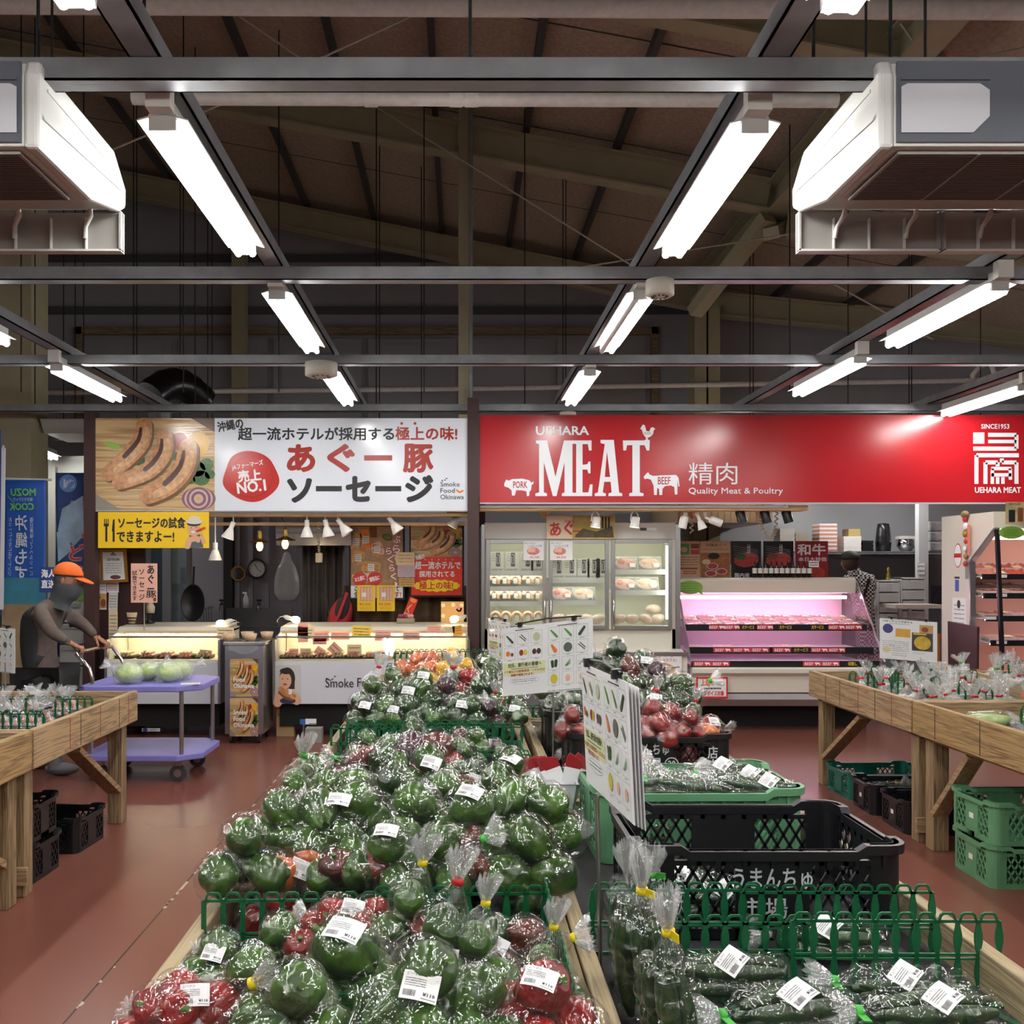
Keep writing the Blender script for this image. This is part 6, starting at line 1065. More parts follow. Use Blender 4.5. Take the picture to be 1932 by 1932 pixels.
# ================= crates =================
crblack = mat('black crate plastic', '111216', .38); crgreen = mat('green crate plastic', '5C9069', .42); crteal = mat('teal crate plastic', '0C5A4C', .4)
def crate_mesh(w, d, h, m, th=.012, rim=.022, band=.05, dip=.014):
    b = MB(m); R = .04
    def wall(org, ux, L):
        """one side: solid end columns, centre panel, diagonal lattice either side, slots below the rim"""
        n = V((ux[1], -ux[0], 0)); b.x = M(((ux[0], n.x, 0, org[0]), (ux[1], n.y, 0, org[1]), (0, 0, 1, 0), (0, 0, 0, 1)))
        c = L * .13; m0, m1 = L * .36, L * .64; zt = h - band
        b.box(R, c, -th, 0, .0, h); b.box(L - c, L - R, -th, 0, .0, h); b.box(m0, m1, -th, 0, 0, zt); b.box(c, L - c, -th, 0, 0, .025)
        b.box(c, L - c, -th, 0, zt, zt + .012); b.box(c, L - c, -th, 0, h - dip - .012, h - dip)
        for k in range(1, 8): x = c + (L - 2 * c) * k / 8; b.box(x - .006, x + .006, -th, 0, zt, h - dip)
        for s0, s1 in ((c, m0), (m1, L - c)):
            H = zt - .025; st = .035; k = -int(H / st) - 1
            while s0 + k * st < s1:
                for sg in (1, -1):       # clip each bar to the panel
                    xa, za = s0 + k * st, .025; xb, zb = xa + H * .6, zt
                    if sg < 0: za, zb = zb, za
                    pts = []
                    for X in (max(xa, s0), min(xb, s1)):
                        if xb != xa: pts.append((X, za + (zb - za) * (X - xa) / (xb - xa)))
                    if pts[1][0] - pts[0][0] > .004: b.bar((pts[0][0], -th / 2, pts[0][1]), (pts[1][0], -th / 2, pts[1][1]), th * .6, .006, (0, 1, 0))
                k += 1
    wall((-w / 2, -d / 2), (1, 0), w); wall((w / 2, -d / 2), (0, 1), d); wall((w / 2, d / 2), (-1, 0), w); wall((-w / 2, d / 2), (0, -1), d); b.x = M.Identity(4)
    # rounded corners
    for sx in (-1, 1):
        for sy in (-1, 1):
            P = []
            for r in (R, R - th):
                for k in range(6): a = k * pi / 10; P.append((sx * (w / 2 - R + r * cos(a)), sy * (d / 2 - R + r * sin(a))))
            vs = [(x, y, z) for z in (0, h) for x, y in P]
            fs = []
            for k in range(5): fs += [(k, k + 1, 13 + k, 12 + k), (6 + k, 7 + k, 19 + k, 18 + k), (k, k + 1, 7 + k, 6 + k), (12 + k, 13 + k, 19 + k, 18 + k)]
            b.add(vs, fs)
    # rim with the raised corners and dipped middles of a stacking crate
    def rr_pts(off):
        P = []
        for cx_, cy_, a0 in ((1, 1, 0), (-1, 1, pi / 2), (-1, -1, pi), (1, -1, 3 * pi / 2)):
            for k in range(5): a = a0 + k * pi / 8; P.append((cx_ * (w / 2 - R) + (R + off) * cos(a), cy_ * (d / 2 - R) + (R + off) * sin(a)))
            L = (w if cx_ * cy_ > 0 else d)
            x1, y1 = P[-1]; nx, ny = {0: (-1, 0), 1: (0, -1), 2: (1, 0), 3: (0, 1)}[int(round(a0 / (pi / 2)))]
            for f in (.10, .14, .86, .9): P.append((x1 + nx * (L - 2 * R) * f, y1 + ny * (L - 2 * R) * f))
        return P
    A, B_ = rr_pts(rim * .55), rr_pts(-th * 1.1); n = len(A)
    zz = lambda i: h - (dip if i % 9 in (6, 7) else 0)
    vs = [(x, y, zz(i)) for i, (x, y) in enumerate(A)] + [(x, y, zz(i)) for i, (x, y) in enumerate(B_)] + [(x, y, zz(i) - .022) for i, (x, y) in enumerate(A)] + [(x, y, zz(i) - .022) for i, (x, y) in enumerate(B_)]
    fs = []
    for i in range(n): j = (i + 1) % n; fs += [(i, j, n + j, n + i), (2 * n + i, 2 * n + j, j, i), (3 * n + i, 3 * n + j, 2 * n + j, 2 * n + i), (n + i, n + j, 3 * n + j, 3 * n + i)]
    b.add(vs, fs)
    b.box(-w / 2 + .012, w / 2 - .012, -d / 2 + .012, d / 2 - .012, 0, .008)
    for k in range(9): x = -w / 2 + .05 + (w - .1) * k / 8; b.box(x - .005, x + .005, -d / 2 - .006, -d / 2, h - band - .005, h - dip)
    return b.mesh('body')
CM = {}
def crate(x, y, z, w, d, h, m, label, rz=0, lettering=None, group=None, sticker=False):
    k = (w, d, h, m.name)
    if k not in CM: CM[k] = crate_mesh(w, d, h, m)
    t = thing('crate', label, 'crate', (x, y, z), group, rz); inst('body', CM[k], t, W[t.name])
    def face(art, side):
        mt = W[t.name] @ (M.Translation((-w / 2, -d / 2 - .001, h)) @ M(((1, 0, 0, 0), (0, 0, -1, 0), (0, -1, 0, 0), (0, 0, 0, 1))) if side == 'f' else M.Translation((-w / 2 - .001, d / 2, h)) @ M(((0, 0, -1, 0), (-1, 0, 0, 0), (0, -1, 0, 0), (0, 0, 0, 1))))
        b = MB().sheet(mtx=mt); art(b); return b
    for q in lettering or (): face(q, 'f').build('lettering', t)
    if sticker: face(lambda b: b.rect(d * .45, h * .45, d * .55, h * .58, paper, 1), 's').build('sticker', t)
    return t
chalk = mat('white crayon', 'C9CCD0', .7)
def cl1(b): b.text('うまんちゅ', .22, .055, .41, .105, chalk, 1, .01); b.text('市場', .24, .125, .35, .175, chalk, 1, .01)
def cl1b(b): b.text('市 場', .03, .05, .055, .19, chalk, 1, 0, rot=-.1); b.text('店\n内', .085, .06, .11, .18, chalk, 1)
def cl2(b): b.text('うまんちゅ', .215, .04, .39, .085, chalk, 1, .012); b.text('市場', .235, .095, .36, .145, chalk, 1, .012); b.ell(.4, .12, .028, .026, chalk, 1, n=20); b.ell(.4, .12, .024, .022, crblack, 1.3, n=20); b.text('20', .385, .107, .415, .133, chalk, 2, .01)
def cl2b(b): b.text('店\n内', .545, .05, .585, .15, chalk, 1, .012)
crate(.745, 2.46, BZ + .002, .63, .43, .225, crblack, 'large empty black crate with white lettering, nearest on the right table', lettering=(cl1, cl1b))
crate(.72, 3.03, BZ + .002, .62, .42, .225, crgreen, 'light green crate of bagged cucumbers between two black crates', radians(1))
crate(.77, 3.98, BZ + .002, .64, .40, .22, crblack, 'black crate of red pepper bags with white lettering', lettering=(cl2, cl2b)); crate(.70, 4.43, BZ + .002, .60, .40, .24, crblack, 'black crate just behind the crate of red pepper bags')
crate(-2.37, 5.48, 0, .5, .36, .2, crblack, 'black crate on the floor under the left table, nearest its corner leg', radians(-4)); crate(-2.4, 4.94, 0, .5, .34, .2, crblack, 'lower black crate of the stack under the left table', radians(-2), sticker=True); crate(-2.41, 4.93, .202, .5, .34, .2, crblack, 'upper black crate of the stack under the left table')
crate(2.98, 6.72, 0, .58, .4, .19, crteal, 'low teal crate on the floor under the right table', radians(2)); crate(2.95, 6.27, 0, .56, .34, .2, crblack, 'black crate holding bagged greens on the floor under the right table', radians(-2), sticker=True); crate(2.96, 5.84, 0, .56, .36, .2, crblack, 'empty black crate on the floor beside a leg of the right table', radians(-1), sticker=True)
crate(2.95, 4.9, 0, .58, .4, .215, crgreen, 'lower light green crate of the stack on the floor at the right', radians(-2), sticker=True); crate(2.945, 4.9, .217, .58, .4, .215, crgreen, 'upper light green crate of the stack on the floor at the right', radians(1), sticker=True); crate(2.97, 4.25, 0, .56, .36, .22, crblack, 'black crate cut by the right edge, in front of the green stack')
# ================= chart signs on rods =================
acr = film_mat('laminate film', .0, scale=3, strength=.15, edge=.12)
def chart(b, w, h, half=False):
    """vegetable chart, sheet units in millimetres w x h"""
    b.rect(0, 0, w, h, paper, 0); k = w / 420
    def cell(cx, cy, kind):
        b.line([(cx - 26 * k, cy - 26), (cx + 26 * k, cy - 26), (cx + 26 * k, cy + 26), (cx - 26 * k, cy + 26), (cx - 26 * k, cy - 26)], .8, greyp, 1); b.rect(cx - 9 * k, cy + 29, cx + 9 * k, cy + 31, greyp, 1)
        g, dg = greenp, mat('dark green print', '2E4A26', .5)
        if kind in (0, 3, 4): b.blob([(cx - 14 * k, cy - 14), (cx, cy), (cx + 14 * k, cy + 15)], [3 * k, 5 * k, 5 * k], dg if kind == 0 else g, 2)
        elif kind == 1: b.blob([(cx - 16 * k, cy - 8), (cx + 12 * k, cy + 15)], [2 * k, 2 * k], dg, 2); b.blob([(cx - 8 * k, cy - 14), (cx + 15 * k, cy + 8)], [2 * k, 2 * k], dg, 2)
        elif kind == 2: b.ell(cx, cy, 16 * k, 18, mat('pale melon print', 'B9C4A0', .5), 2)
        elif kind == 5: b.blob([(cx - 10 * k, cy + 14), (cx + 10 * k, cy - 12)], [7 * k, 6 * k], dg, 2)
        elif kind == 6: b.ell(cx - 8 * k, cy, 10 * k, 11, orangep, 2); b.ell(cx + 12 * k, cy + 5, 7 * k, 8, brownp, 2)
        elif kind == 7: b.ell(cx - 8 * k, cy, 10 * k, 13, mat('paprika print', '8E3A22', .5), 2); b.ell(cx + 11 * k, cy, 8 * k, 12, yellow, 2)
        elif kind == 8: b.ell(cx - 10 * k, cy, 10 * k, 12, mat('plum print', '4A2A32', .5), 2); b.ell(cx + 11 * k, cy, 10 * k, 12, MC['plum print'], 2)
        elif kind == 9: b.blob([(cx - 10 * k, cy - 14), (cx + 6 * k, cy + 10)], [5 * k, 9 * k], orangep, 2)
        elif kind == 10: b.ell(cx, cy, 20 * k, 20, mat('grey melon print', '5A6258', .5), 2)
        elif kind == 11:
            for j in range(4): b.line([(cx - 14 * k + 3 * j, cy + 14), (cx + 12 * k, cy - 14 + 6 * j)], 2, g, 2)
        elif kind == 12: b.blob([(cx - 8 * k, cy - 8), (cx - 6 * k, cy + 12)], [7 * k, 6 * k], dg, 2); b.blob([(cx + 10 * k, cy - 10), (cx + 8 * k, cy + 10)], [7 * k, 6 * k], dg, 2)
        elif kind == 13: b.ell(cx, cy, 17 * k, 20, mat('yellow melon print', 'D0C23A', .5), 2)
        else: b.ell(cx, cy, 11 * k, 14, pinkp, 2)
    b.rect(60 * k, 14, 150 * k, 17, ink, 1); b.rect(260 * k, 14, 350 * k, 17, ink, 1)
    for i, kd in enumerate((0, 1, 2)): cell((34 + 64 * i) * k, 50, kd)
    for i, kd in enumerate((6, 7, 8)): cell((34 + 64 * i) * k, 112, kd)
    for r, row_ in enumerate(((3, 4, 5), (9, 10, 1), (12, 11, 11), (13, 14, 14))):
        for i, kd in enumerate(row_): cell((244 + 64 * i) * k, 46 + 63 * r, kd)
    b.rect(4 * k, 152, 204 * k, 205, mat('pale lime print', 'DDE3AE', .6), 1); b.text('住民、旅行者の皆様へ', 26 * k, 154, 186 * k, 172, ink, 2, .015); b.rect(40 * k, 177, 170 * k, 180, greyp, 2); b.text('うり類などの植物(野菜・くだもの)の', 8 * k, 184, 202 * k, 197, redink, 2, .01); b.text('移動が制限されます。', 40 * k, 199, 150 * k, 211, redink, 2, .01)
    b.line([(105 * k + 70 * k * cos(q), 230 + 15 * sin(q)) for q in [j * pi / 10 for j in range(21)]], .8, greyp, 1); b.scrawl(48 * k, 222, 160 * k, 238, 2, greyp, 1, 3, .4); b.scrawl(215 * k, 283, 370 * k, 288, 1, greyp, 1, 5, .7)
def sign_on_rod(name, origin, ux, w, h, rod, label, art, lean=0, rods=None, sheets=1, cat='sign', clip=True, curve=0):
    """origin = top-left corner of the sheet, ux = its horizontal direction in space"""
    origin = V(origin); ux = V(ux).normalized(); uy = V((0, 0, -1)); n = ux.cross(uy) * -1; n = uy.cross(ux).normalized()
    if lean: uy = (uy + n * lean).normalized(); n = uy.cross(ux).normalized()
    mt = M(((ux.x, uy.x, n.x, origin.x), (ux.y, uy.y, n.y, origin.y), (ux.z, uy.z, n.z, origin.z), (0, 0, 0, 1)))
    foot = (origin + ux * w / 2); t = thing(name, label, cat, (foot.x, foot.y, rod[0][2]))
    for k in range(sheets):
        off = M.Translation((0, .004 * k, -.004 - .007 * k)); P = mt @ off
        b = MB(paper); b.x = P; b.box(0, w, 0, h, -.001, 0); b.build('sheet', t)
    S_ = M.Scale(.001, 4); b = MB().sheet(mtx=mt @ M.Translation((0, 0, -.0036)) @ S_ @ M.Scale(1, 4)); b.sx = mt @ M.Translation((0, 0, -.0036)) @ M(((.001, 0, 0, 0), (0, .001, 0, 0), (0, 0, .6, 0), (0, 0, 0, 1))); art(b); b.build('print', t)
    b = MB(acr); b.x = mt; b.add([(-.008, -.008, .003), (w + .008, -.008, .003), (w + .008, h + .008, .003), (-.008, h + .008, .003)], [(0, 1, 2, 3)]); b.build('laminate', t)
    if rod: MB(steel).tube(rod, .005, 8).build('rod', t)
    MB(black).tube([mt @ V((.06, -.012, -.006)), mt @ V((w / 2, -.02, -.006)), mt @ V((w - .05, -.012, -.006))], .0035, 6).build('crossbar', t)
    if clip:
        for u in (.2, .8):
            c = mt @ V((w * u, -.012, 0)); q = MB(black); q.x = M(((ux.x, uy.x, n.x, c.x), (ux.y, uy.y, n.y, c.y), (ux.z, uy.z, n.z, c.z), (0, 0, 0, 1))); q.box(-.008, .008, -.006, .014, -.012, .007); q.build('clip', t)
    return t
a, e = at(948, 1186, 4.05), at(1128, 1164, 3.85); d = e - a; r0 = at(1044, 1300, 3.96)
sign_on_rod('chart_sign', a, d, .41, .29, [r0, V((r0.x, r0.y, .63))], 'white vegetable chart on a rod, facing the viewer, above the pepper table', lambda b: chart(b, 410, 290))
a, e = at(1093, 1250, 2.27), at(1166, 1278, 1.93); d = e - a; d.z = 0; r0 = V((.306, 2.1, 1.1))
sign_on_rod('chart_sign', a, d, .40, .285, [r0, V((.317, 2.1, .64))], 'white vegetable chart seen nearly edge-on before the crates', lambda b: chart(b, 400, 285), sheets=4, lean=-.05)
a, e = at(921, 1166, 6.6), at(962, 1160, 6.4); d = e - a; r0 = at(943, 1245, 6.5)
sign_on_rod('chart_sign', at(921, 1168, 6.9), V((.13, -.4, 0)), .42, .29, [r0, V((r0.x, r0.y, BZ))], 'farthest white vegetable chart, pinkish, before the fridge', lambda b: chart(b, 420, 290), sheets=2)
a = at(-40, 1182, 6.35); e = at(40, 1160, 5.9); r0 = at(10, 1250, 6.13)
sign_on_rod('chart_sign', a, V((.36, -.24, 0)), .42, .29, [r0, V((r0.x, r0.y, LZ))], 'white vegetable chart cut by the left edge, beside the masked man', lambda b: chart(b, 420, 290))
MB(mat('tan wooden stick', '8A7A62', .6)).box(at(12, 0, 6.1).x, at(20, 0, 6.1).x, 6.08, 6.12, 0, at(0, 1255, 6.1).z) if 0 else None
def notice(b):
    b.rect(0, 0, 400, 290, paper, 0); b.text('バターナッツかぼちゃ', 20, 8, 240, 26, mat('deep green ink', '1E4A1E', .5), 1, .02); b.scrawl(70, 30, 220, 40, 1, greyp, 1, 2, .4); b.ell(60, 75, 38, 36, mat('indigo print', '3A3A7A', .5), 1); b.rect(115, 70, 225, 135, mat('amber panel', 'D9B04A', .5), 1); b.scrawl(120, 78, 220, 130, 4, orangep, 2, 4, .3); b.scrawl(20, 165, 215, 250, 6, ink, 1, 9, .25); b.rect(290, 30, 390, 100, tanp, 1); b.ell(330, 65, 26, 20, brownp, 2)
    b.rect(235, 92, 388, 230, mat('dark photo slate', '3A3A40', .5), 1.5); b.ell(312, 168, 62, 52, mat('squash yellow', 'C9A93A', .4, noise_amt=.3, noise_scale=30), 2.5); b.rect(245, 96, 340, 106, yellow, 3); b.ell(50, 240, 28, 22, creamp, 1); b.scrawl(90, 255, 200, 285, 2, greyp, 1, 5, .3); b.scrawl(240, 240, 330, 260, 2, greyp, 1, 6, .25)
a = at(1660, 1166, 7.3); r0 = at(1710, 1245, 7.2)
sign_on_rod('notice_sign', a, V((.41, -.06, -.03)), .42, .31, [r0, V((r0.x, r0.y, .5))], 'white notice with a yellow squash photo on a rod before the pink meat case', notice)
# white tub of packets between the trays
tubm = mat('milky tub plastic', 'CDD2D6', .3); p = at(1047, 1470, 3.12); T = M.Translation((p.x, 3.12, .803))
t = thing('plastic_tub', 'milky white tub holding sample packets on the plank behind the pepper heap', 'tub', T.translation); b = MB(tubm); P0 = [(-.06, -.045), (.06, -.045), (.06, .045), (-.06, .045)]
for s0, z0, s1, z1 in ((.85, 0, 1.1, .095), (1.04, .095, .8, .004)):
    for i in range(4): (x0, y0), (x1, y1) = P0[i], P0[(i + 1) % 4]; b.add([T @ V((x0 * s0, y0 * s0, z0)), T @ V((x1 * s0, y1 * s0, z0)), T @ V((x1 * s1, y1 * s1, z1)), T @ V((x0 * s1, y0 * s1, z1))], [(0, 1, 2, 3)])
for i in range(4): (x0, y0), (x1, y1) = P0[i], P0[(i + 1) % 4]; b.add([T @ V((x0 * 1.1, y0 * 1.1, .095)), T @ V((x1 * 1.1, y1 * 1.1, .095)), T @ V((x1 * 1.25, y1 * 1.2, .095)), T @ V((x0 * 1.25, y0 * 1.2, .095))], [(0, 1, 2, 3)])
b.add([T @ V((x * .85, y * .85, .003)) for x, y in P0], [(0, 1, 2, 3)]); b.build('tub', t)
rr = random.Random(4); pkr = mat('packet red print', '8E1F26', .35)
for i in range(8):
    lean = -.5 + .03 * i if i < 6 else .22 + .1 * (i - 6); mt = T @ M.Translation((-.03 + .013 * i if i < 6 else .03 + .012 * (i - 6), -.02 + .011 * (i % 4), .02)) @ M.Rotation(lean, 4, 'Y') @ M.Rotation(rr.uniform(-.15, .15), 4, 'X')
    t = thing('sample_packet', 'white sample packet with red top standing in the white tub, %s from the left' % ORD[i], 'packet', mw=mt, group='sample packets in the white tub'); b = MB(paper); b.x = mt; b.box(-.026, .026, -.0025, .0025, 0, .125); b.build('pouch', t); b = MB(pkr); b.x = mt; b.prism([(0, 0)] and [(-.026, .125), (.026, .125), (.026, .155), (-.02, .172), (-.026, .16)], -.002, .002)
    for q in range(len(b.v) - 10, len(b.v)): l = mt.inverted() @ b.v[q]; b.v[q] = mt @ V((l.x, l.z, l.y))
    b.build('red_top', t)
p = at(1298, 1335, 4.9); tag(MB(glass_mat('clear cup plastic', (.95, .97, .97), .1, .1)).lathe([(0, 0), (.026, 0), (.036, .14), (.034, .14), (.024, .004), (0, .004)], 18, M.Translation((1.02, 4.9, BZ + .14))).build('clear_cup'), 'upright clear plastic cup at the right end of the dark pepper heap', 'cup')
# ================= bagged vegetables =================
FILM = film_mat('clear bag film', .008, scale=26, strength=.4, edge=.3, base=.075); FILMW = film_mat('crinkled bag film', .2, scale=40, strength=.8, edge=.45, base=.12)
def veg_mat(name, c1, c2, rough=.28, scale=14):
    m = bpy.data.materials.new(name); MC[name] = m; nt, p = nodes(m); m.diffuse_color = lin(c1); N = nt.nodes.new; L = nt.links.new
    tc = N('ShaderNodeTexCoord'); oi = N('ShaderNodeObjectInfo'); ad = N('ShaderNodeVectorMath'); ad.operation = 'ADD'; L(tc.outputs['Object'], ad.inputs[0]); L(oi.outputs['Random'], ad.inputs[1])
    n = N('ShaderNodeTexNoise'); n.inputs['Scale'].default_value = scale; n.inputs['Detail'].default_value = 3; L(ad.outputs[0], n.inputs['Vector']); cr = N('ShaderNodeValToRGB'); cr.color_ramp.elements[0].color = lin(c1); cr.color_ramp.elements[1].color = lin(c2); cr.color_ramp.elements[0].position = .35; cr.color_ramp.elements[1].position = .72
    L(n.outputs['Fac'], cr.inputs[0]); L(cr.outputs[0], p.inputs['Base Color']); p.inputs['Roughness'].default_value = rough; p.inputs['Coat Weight'].default_value = .15; p.inputs['Coat Roughness'].default_value = .15; return m
VM = {'g': veg_mat('green pepper skin', '243F12', '446B1E'), 'd': veg_mat('dark green pepper skin', '152B0E', '2C4C18'), 'r': veg_mat('red pepper skin', '6A0D0D', '961815'), 'b': veg_mat('brown ripening pepper skin', '3A1710', '6E2A1C'), 'o': veg_mat('orange pepper skin', 'B8501A', 'D8742A'), 'y': veg_mat('yellow pepper skin', 'C9930F', 'E5B422'), 'p': veg_mat('purple eggplant skin', '24101C', '4A2030'),
      't': veg_mat('tomato skin', '8E2A1E', 'B84A36'), 'k': veg_mat('potato skin', '5A4636', '84705A', .6), 'l': veg_mat('olive lime skin', '6E7A3A', '93985A', .4), 'c': veg_mat('cucumber skin', '12260F', '2A4A1C', .4, 40), 'w': veg_mat('bitter gourd skin', '9AB06A', 'C0CC94', .45, 30), 'v': veg_mat('cabbage leaf', '9DB86A', 'C9D89C', .5, 18)}
stemm = mat('pepper stem green', '4E6B2C', .5)
def pepper_mesh(m, lobes=4, L=.098, R=.047, seed=0):
    n, k = 32, 14; vs = []; rr = random.Random(seed); ph = rr.random() * 6
    for i in range(k + 1):
        u = i / k; prof = (sin(pi * min(1, u * .92 + .06)) ** .45) * (1 - .26 * u)
        z = L * (.5 - u); 
        for j in range(n):
            a = 2 * pi * j / n; lob = .86 + .2 * abs(sin(lobes * a / 2 + ph)) ** .7 + .05 * sin(2 * a + seed)
            dz = -.016 * max(0, 1 - prof * 1.6) if i < 3 else 0
            vs.append((R * prof * lob * cos(a), R * prof * lob * sin(a), z + dz + (.006 * cos(lobes * a + ph) if i > k - 3 else 0)))
    b = MB(VM[m]).add(vs, [(i * n + j, (i + 1) * n + j, (i + 1) * n + (j + 1) % n, i * n + (j + 1) % n) for i in range(k) for j in range(n)], True); b.add([vs[j] for j in range(n)], [tuple(range(n))], True); b.add([vs[k * n + j] for j in range(n)], [tuple(range(n))[::-1]], True); return b.mesh('bell_pepper')
PM = {c: [pepper_mesh(c, 4, seed=1), pepper_mesh(c, 3, .108, .044, 2)] for c in 'gdrboyp'}
b = MB(stemm).tube([(0, 0, .026), (0, .002, .04), (.003, .006, .05), (.005, .01, .056)], [.013, .006, .005, .006], 8); PST = b.mesh('stem')
def film_mesh(name, sph, axis, m=FILM, neck=.05, tuft=.06, tuft_r=.045, seed=0, nu=104, nv=46, slack=1.0, amp=.006, th0=24, neck_r=.008):
    """a film skin drawn over the contents, gathered to a neck and fanned out above it"""
    rr = random.Random(seed); so = V((rr.random() * 20, rr.random() * 20, 3)); c0 = sum((V(s[:3]) for s in sph), V()) / len(sph); ax = V(axis).normalized()
    e1 = ax.orthogonal().normalized(); e2 = ax.cross(e1); S_ = [(V(s[:3]) - c0, s[3]) for s in sph]
    def hull(d):
        R = Sx = 0
        for c, r in S_:
            bq = c.dot(d); disc = bq * bq - c.length_squared + r * r; Sx = max(Sx, bq + r)
            if disc > 0: R = max(R, bq + sqrt(disc))
        return (.8 * R + .2 * Sx) if R > 0 else Sx * .85
    def rid(p, f): return 1 - abs(noise.noise(p * f + so)) * 2.4
    th_0 = radians(th0); rows = []; ring = []
    for i in range(nv + 1):
        th = pi - (pi - th_0) * i / nv; ring = []
        for j in range(nu):
            ph = 2 * pi * j / nu; d = ax * cos(th) + (e1 * cos(ph) + e2 * sin(ph)) * sin(th); r = hull(d) * slack
            cr = amp * (max(rid(d, 2.1), rid(d + V((5, 0, 0)), 2.6), -.2) + .38 * max(rid(d, 5.3), rid(d + V((0, 7, 0)), 6.5), -.3)) * (.4 + .6 * sin(th)); w = max(0, (i / nv - .45) / .55)
            pl = w * .045 * hull(d) * (1 - 2 * abs(((ph * 13 / (2 * pi) + 1.3 * noise.noise(V((cos(ph) * 2, sin(ph) * 2, seed)))) % 1) - .5) * 2)
            ring.append(c0 + d * (r + cr + pl))
        rows.append(ring)
    hr = hull(ax) * slack; hz = max(hr, max((p - c0).dot(ax) for p in ring)) + .0
    neckp = c0 + ax * (hz + neck); last = rows[-1]; pl = [.5 + .5 * noise.noise(V((cos(2 * pi * j / nu) * 4, sin(2 * pi * j / nu) * 4, seed + .5))) + .5 * (1 - 4 * abs((j * 15 / nu + .7 * noise.noise(V((j * .3, seed, 0)))) % 1 - .5)) for j in range(nu)]
    for i in range(1, 11):
        f = i / 10; s_ = f * f * (3 - 2 * f); ring = []
        for j in range(nu):
            ph = 2 * pi * j / nu; tgt = neckp + (e1 * cos(ph) + e2 * sin(ph)) * neck_r; p = last[j].lerp(tgt, s_ ** .8); rad = (p - c0 - ax * (p - c0).dot(ax)); ring.append(p + rad * (.16 * (pl[j] - .5) * sin(pi * f)))
        rows.append(ring)
    nb = len(rows)
    for i in range(1, 9):
        f = i / 8; ring = []
        for j in range(nu):
            ph = 2 * pi * j / nu; q = neck_r + (tuft_r - neck_r) * f ** .8 * (.55 + .65 * pl[j]); ring.append(neckp + ax * (tuft * f * (.8 + .35 * pl[(j * 3) % nu])) + (e1 * cos(ph) * 1.15 + e2 * sin(ph) * .55) * q)
        rows.append(ring)
    nr = len(rows); vs = [p for r in rows for p in r]; b = MB(m).add(vs, [(i * nu + j, i * nu + (j + 1) % nu, (i + 1) * nu + (j + 1) % nu, (i + 1) * nu + j) for i in range(nr - 1) for j in range(nu)], True)
    b.mat(FILMW); k_ = b.ms.index(FILMW); b.mi = [k_ if q // nu >= nb - 2 else 0 for q in range(len(b.mi))]
    return b.mesh(name), neckp, ax, c0, hull
TIEC = {'y': mat('yellow tape tie', 'E8D21A', .45), 'r': mat('red tape tie', 'C21F26', .45), 'g': mat('green tape tie', '3FA33A', .45), 'n': mat('navy tape tie', '2A2A4A', .45)}
def tie_mesh(c):
    b = MB(TIEC[c]).lathe([(.008, -.007), (.0115, -.006), (.0115, .006), (.008, .007)], 12); b.box(.008, .034, -.001, .001, -.008, .007); return b.mesh('tie')
TIEM = {c: tie_mesh(c) for c in TIEC}
def label_mesh(name_txt, price, seed=1):
    b = MB(paper); n = 6; w, h = .062, .046
    for i in range(n): x0, x1 = -w / 2 + w * i / n, -w / 2 + w * (i + 1) / n; b.add([(x0, -h / 2, 0), (x1, -h / 2, 0), (x1, h / 2, 0), (x0, h / 2, 0)], [(0, 1, 2, 3)])
    b.sheet(mtx=M(((1, 0, 0, -w / 2), (0, -1, 0, h / 2), (0, 0, .6, 0), (0, 0, 0, 1)))); b.text(name_txt, .006, .003, .03, .008, ink, 1, res=1); b.scrawl(.005, .011, .04, .026, 4, ink, 1, seed, .35)
    b.line([(.003, .0095), (.059, .0095)], .0004, greyp, 1)
    rr = random.Random(seed)
    x = .005
    while x < .026: q = rr.choice((.0004, .0008, .0011)); b.rect(x, .031, x + q, .041, ink, 1); x += q + .0009
    b.text(price, .038, .032, .058, .038, ink, 1, .02, res=1); b.rect(.036, .041, .06, .0425, greyp, 1)
    b.v = [V((v.x, v.y, v.z - v.x * v.x * 5)) for v in b.v]; return b.mesh('price_label')
LBL = label_mesh('ピーマン', '¥110'); LBC = label_mesh('キュウリ', '¥185', 3)
from mathutils import Quaternion as Q_
def arrange(kind):
    """pepper layouts: (x, y, z, tilt axis angle, ...) resting on z=0"""
    r = random.Random(kind * 7 + 1); R = .045
    P = {0: [(-.047, -.035, R), (.047, -.035, R), (-.02, .05, R), (.03, .045, R + .012), (.0, .0, R + .062)], 1: [(-.085, 0, R), (0, -.022, R), (.085, .005, R), (-.035, .03, R + .058), (.045, .02, R + .06)],
         2: [(-.05, -.04, R), (.05, -.03, R), (0, .05, R), (0, 0, R + .07)], 3: [(-.05, 0, R), (.045, -.012, R), (0, .06, R + .015)]}[kind % 4]
    return [(V(p), M.Rotation(r.uniform(0, 6.3), 4, 'Z') @ M.Rotation(r.uniform(.9, 1.9), 4, 'X') @ M.Rotation(r.uniform(0, 6), 4, 'Z')) for p in P]
VAR = []
for k, (lay, ax, tf) in enumerate(((0, (.1, -.1, 1), .06), (1, (1, -.25, .35), .045), (2, (.2, 0, 1), .06), (3, (-1, -.2, .4), .05), (0, (.3, 1, -.1), .03), (1, (-.2, 1, .0), .03), (2, (.9, .3, .7), .05), (3, (.2, 1, 0), .03), (2, (-.1, 1, 0), .03))):
    A = arrange(lay); sph = [(*p, .050) for p, _ in A]; me, nk, axv, c0, hull = film_mesh('film', sph, ax, seed=k, tuft=tf, neck=.04, tuft_r=.038); VAR.append((A, me, nk, axv, c0, hull))
BACK = {0: 4, 1: 5, 2: 8, 3: 7, 6: 8}
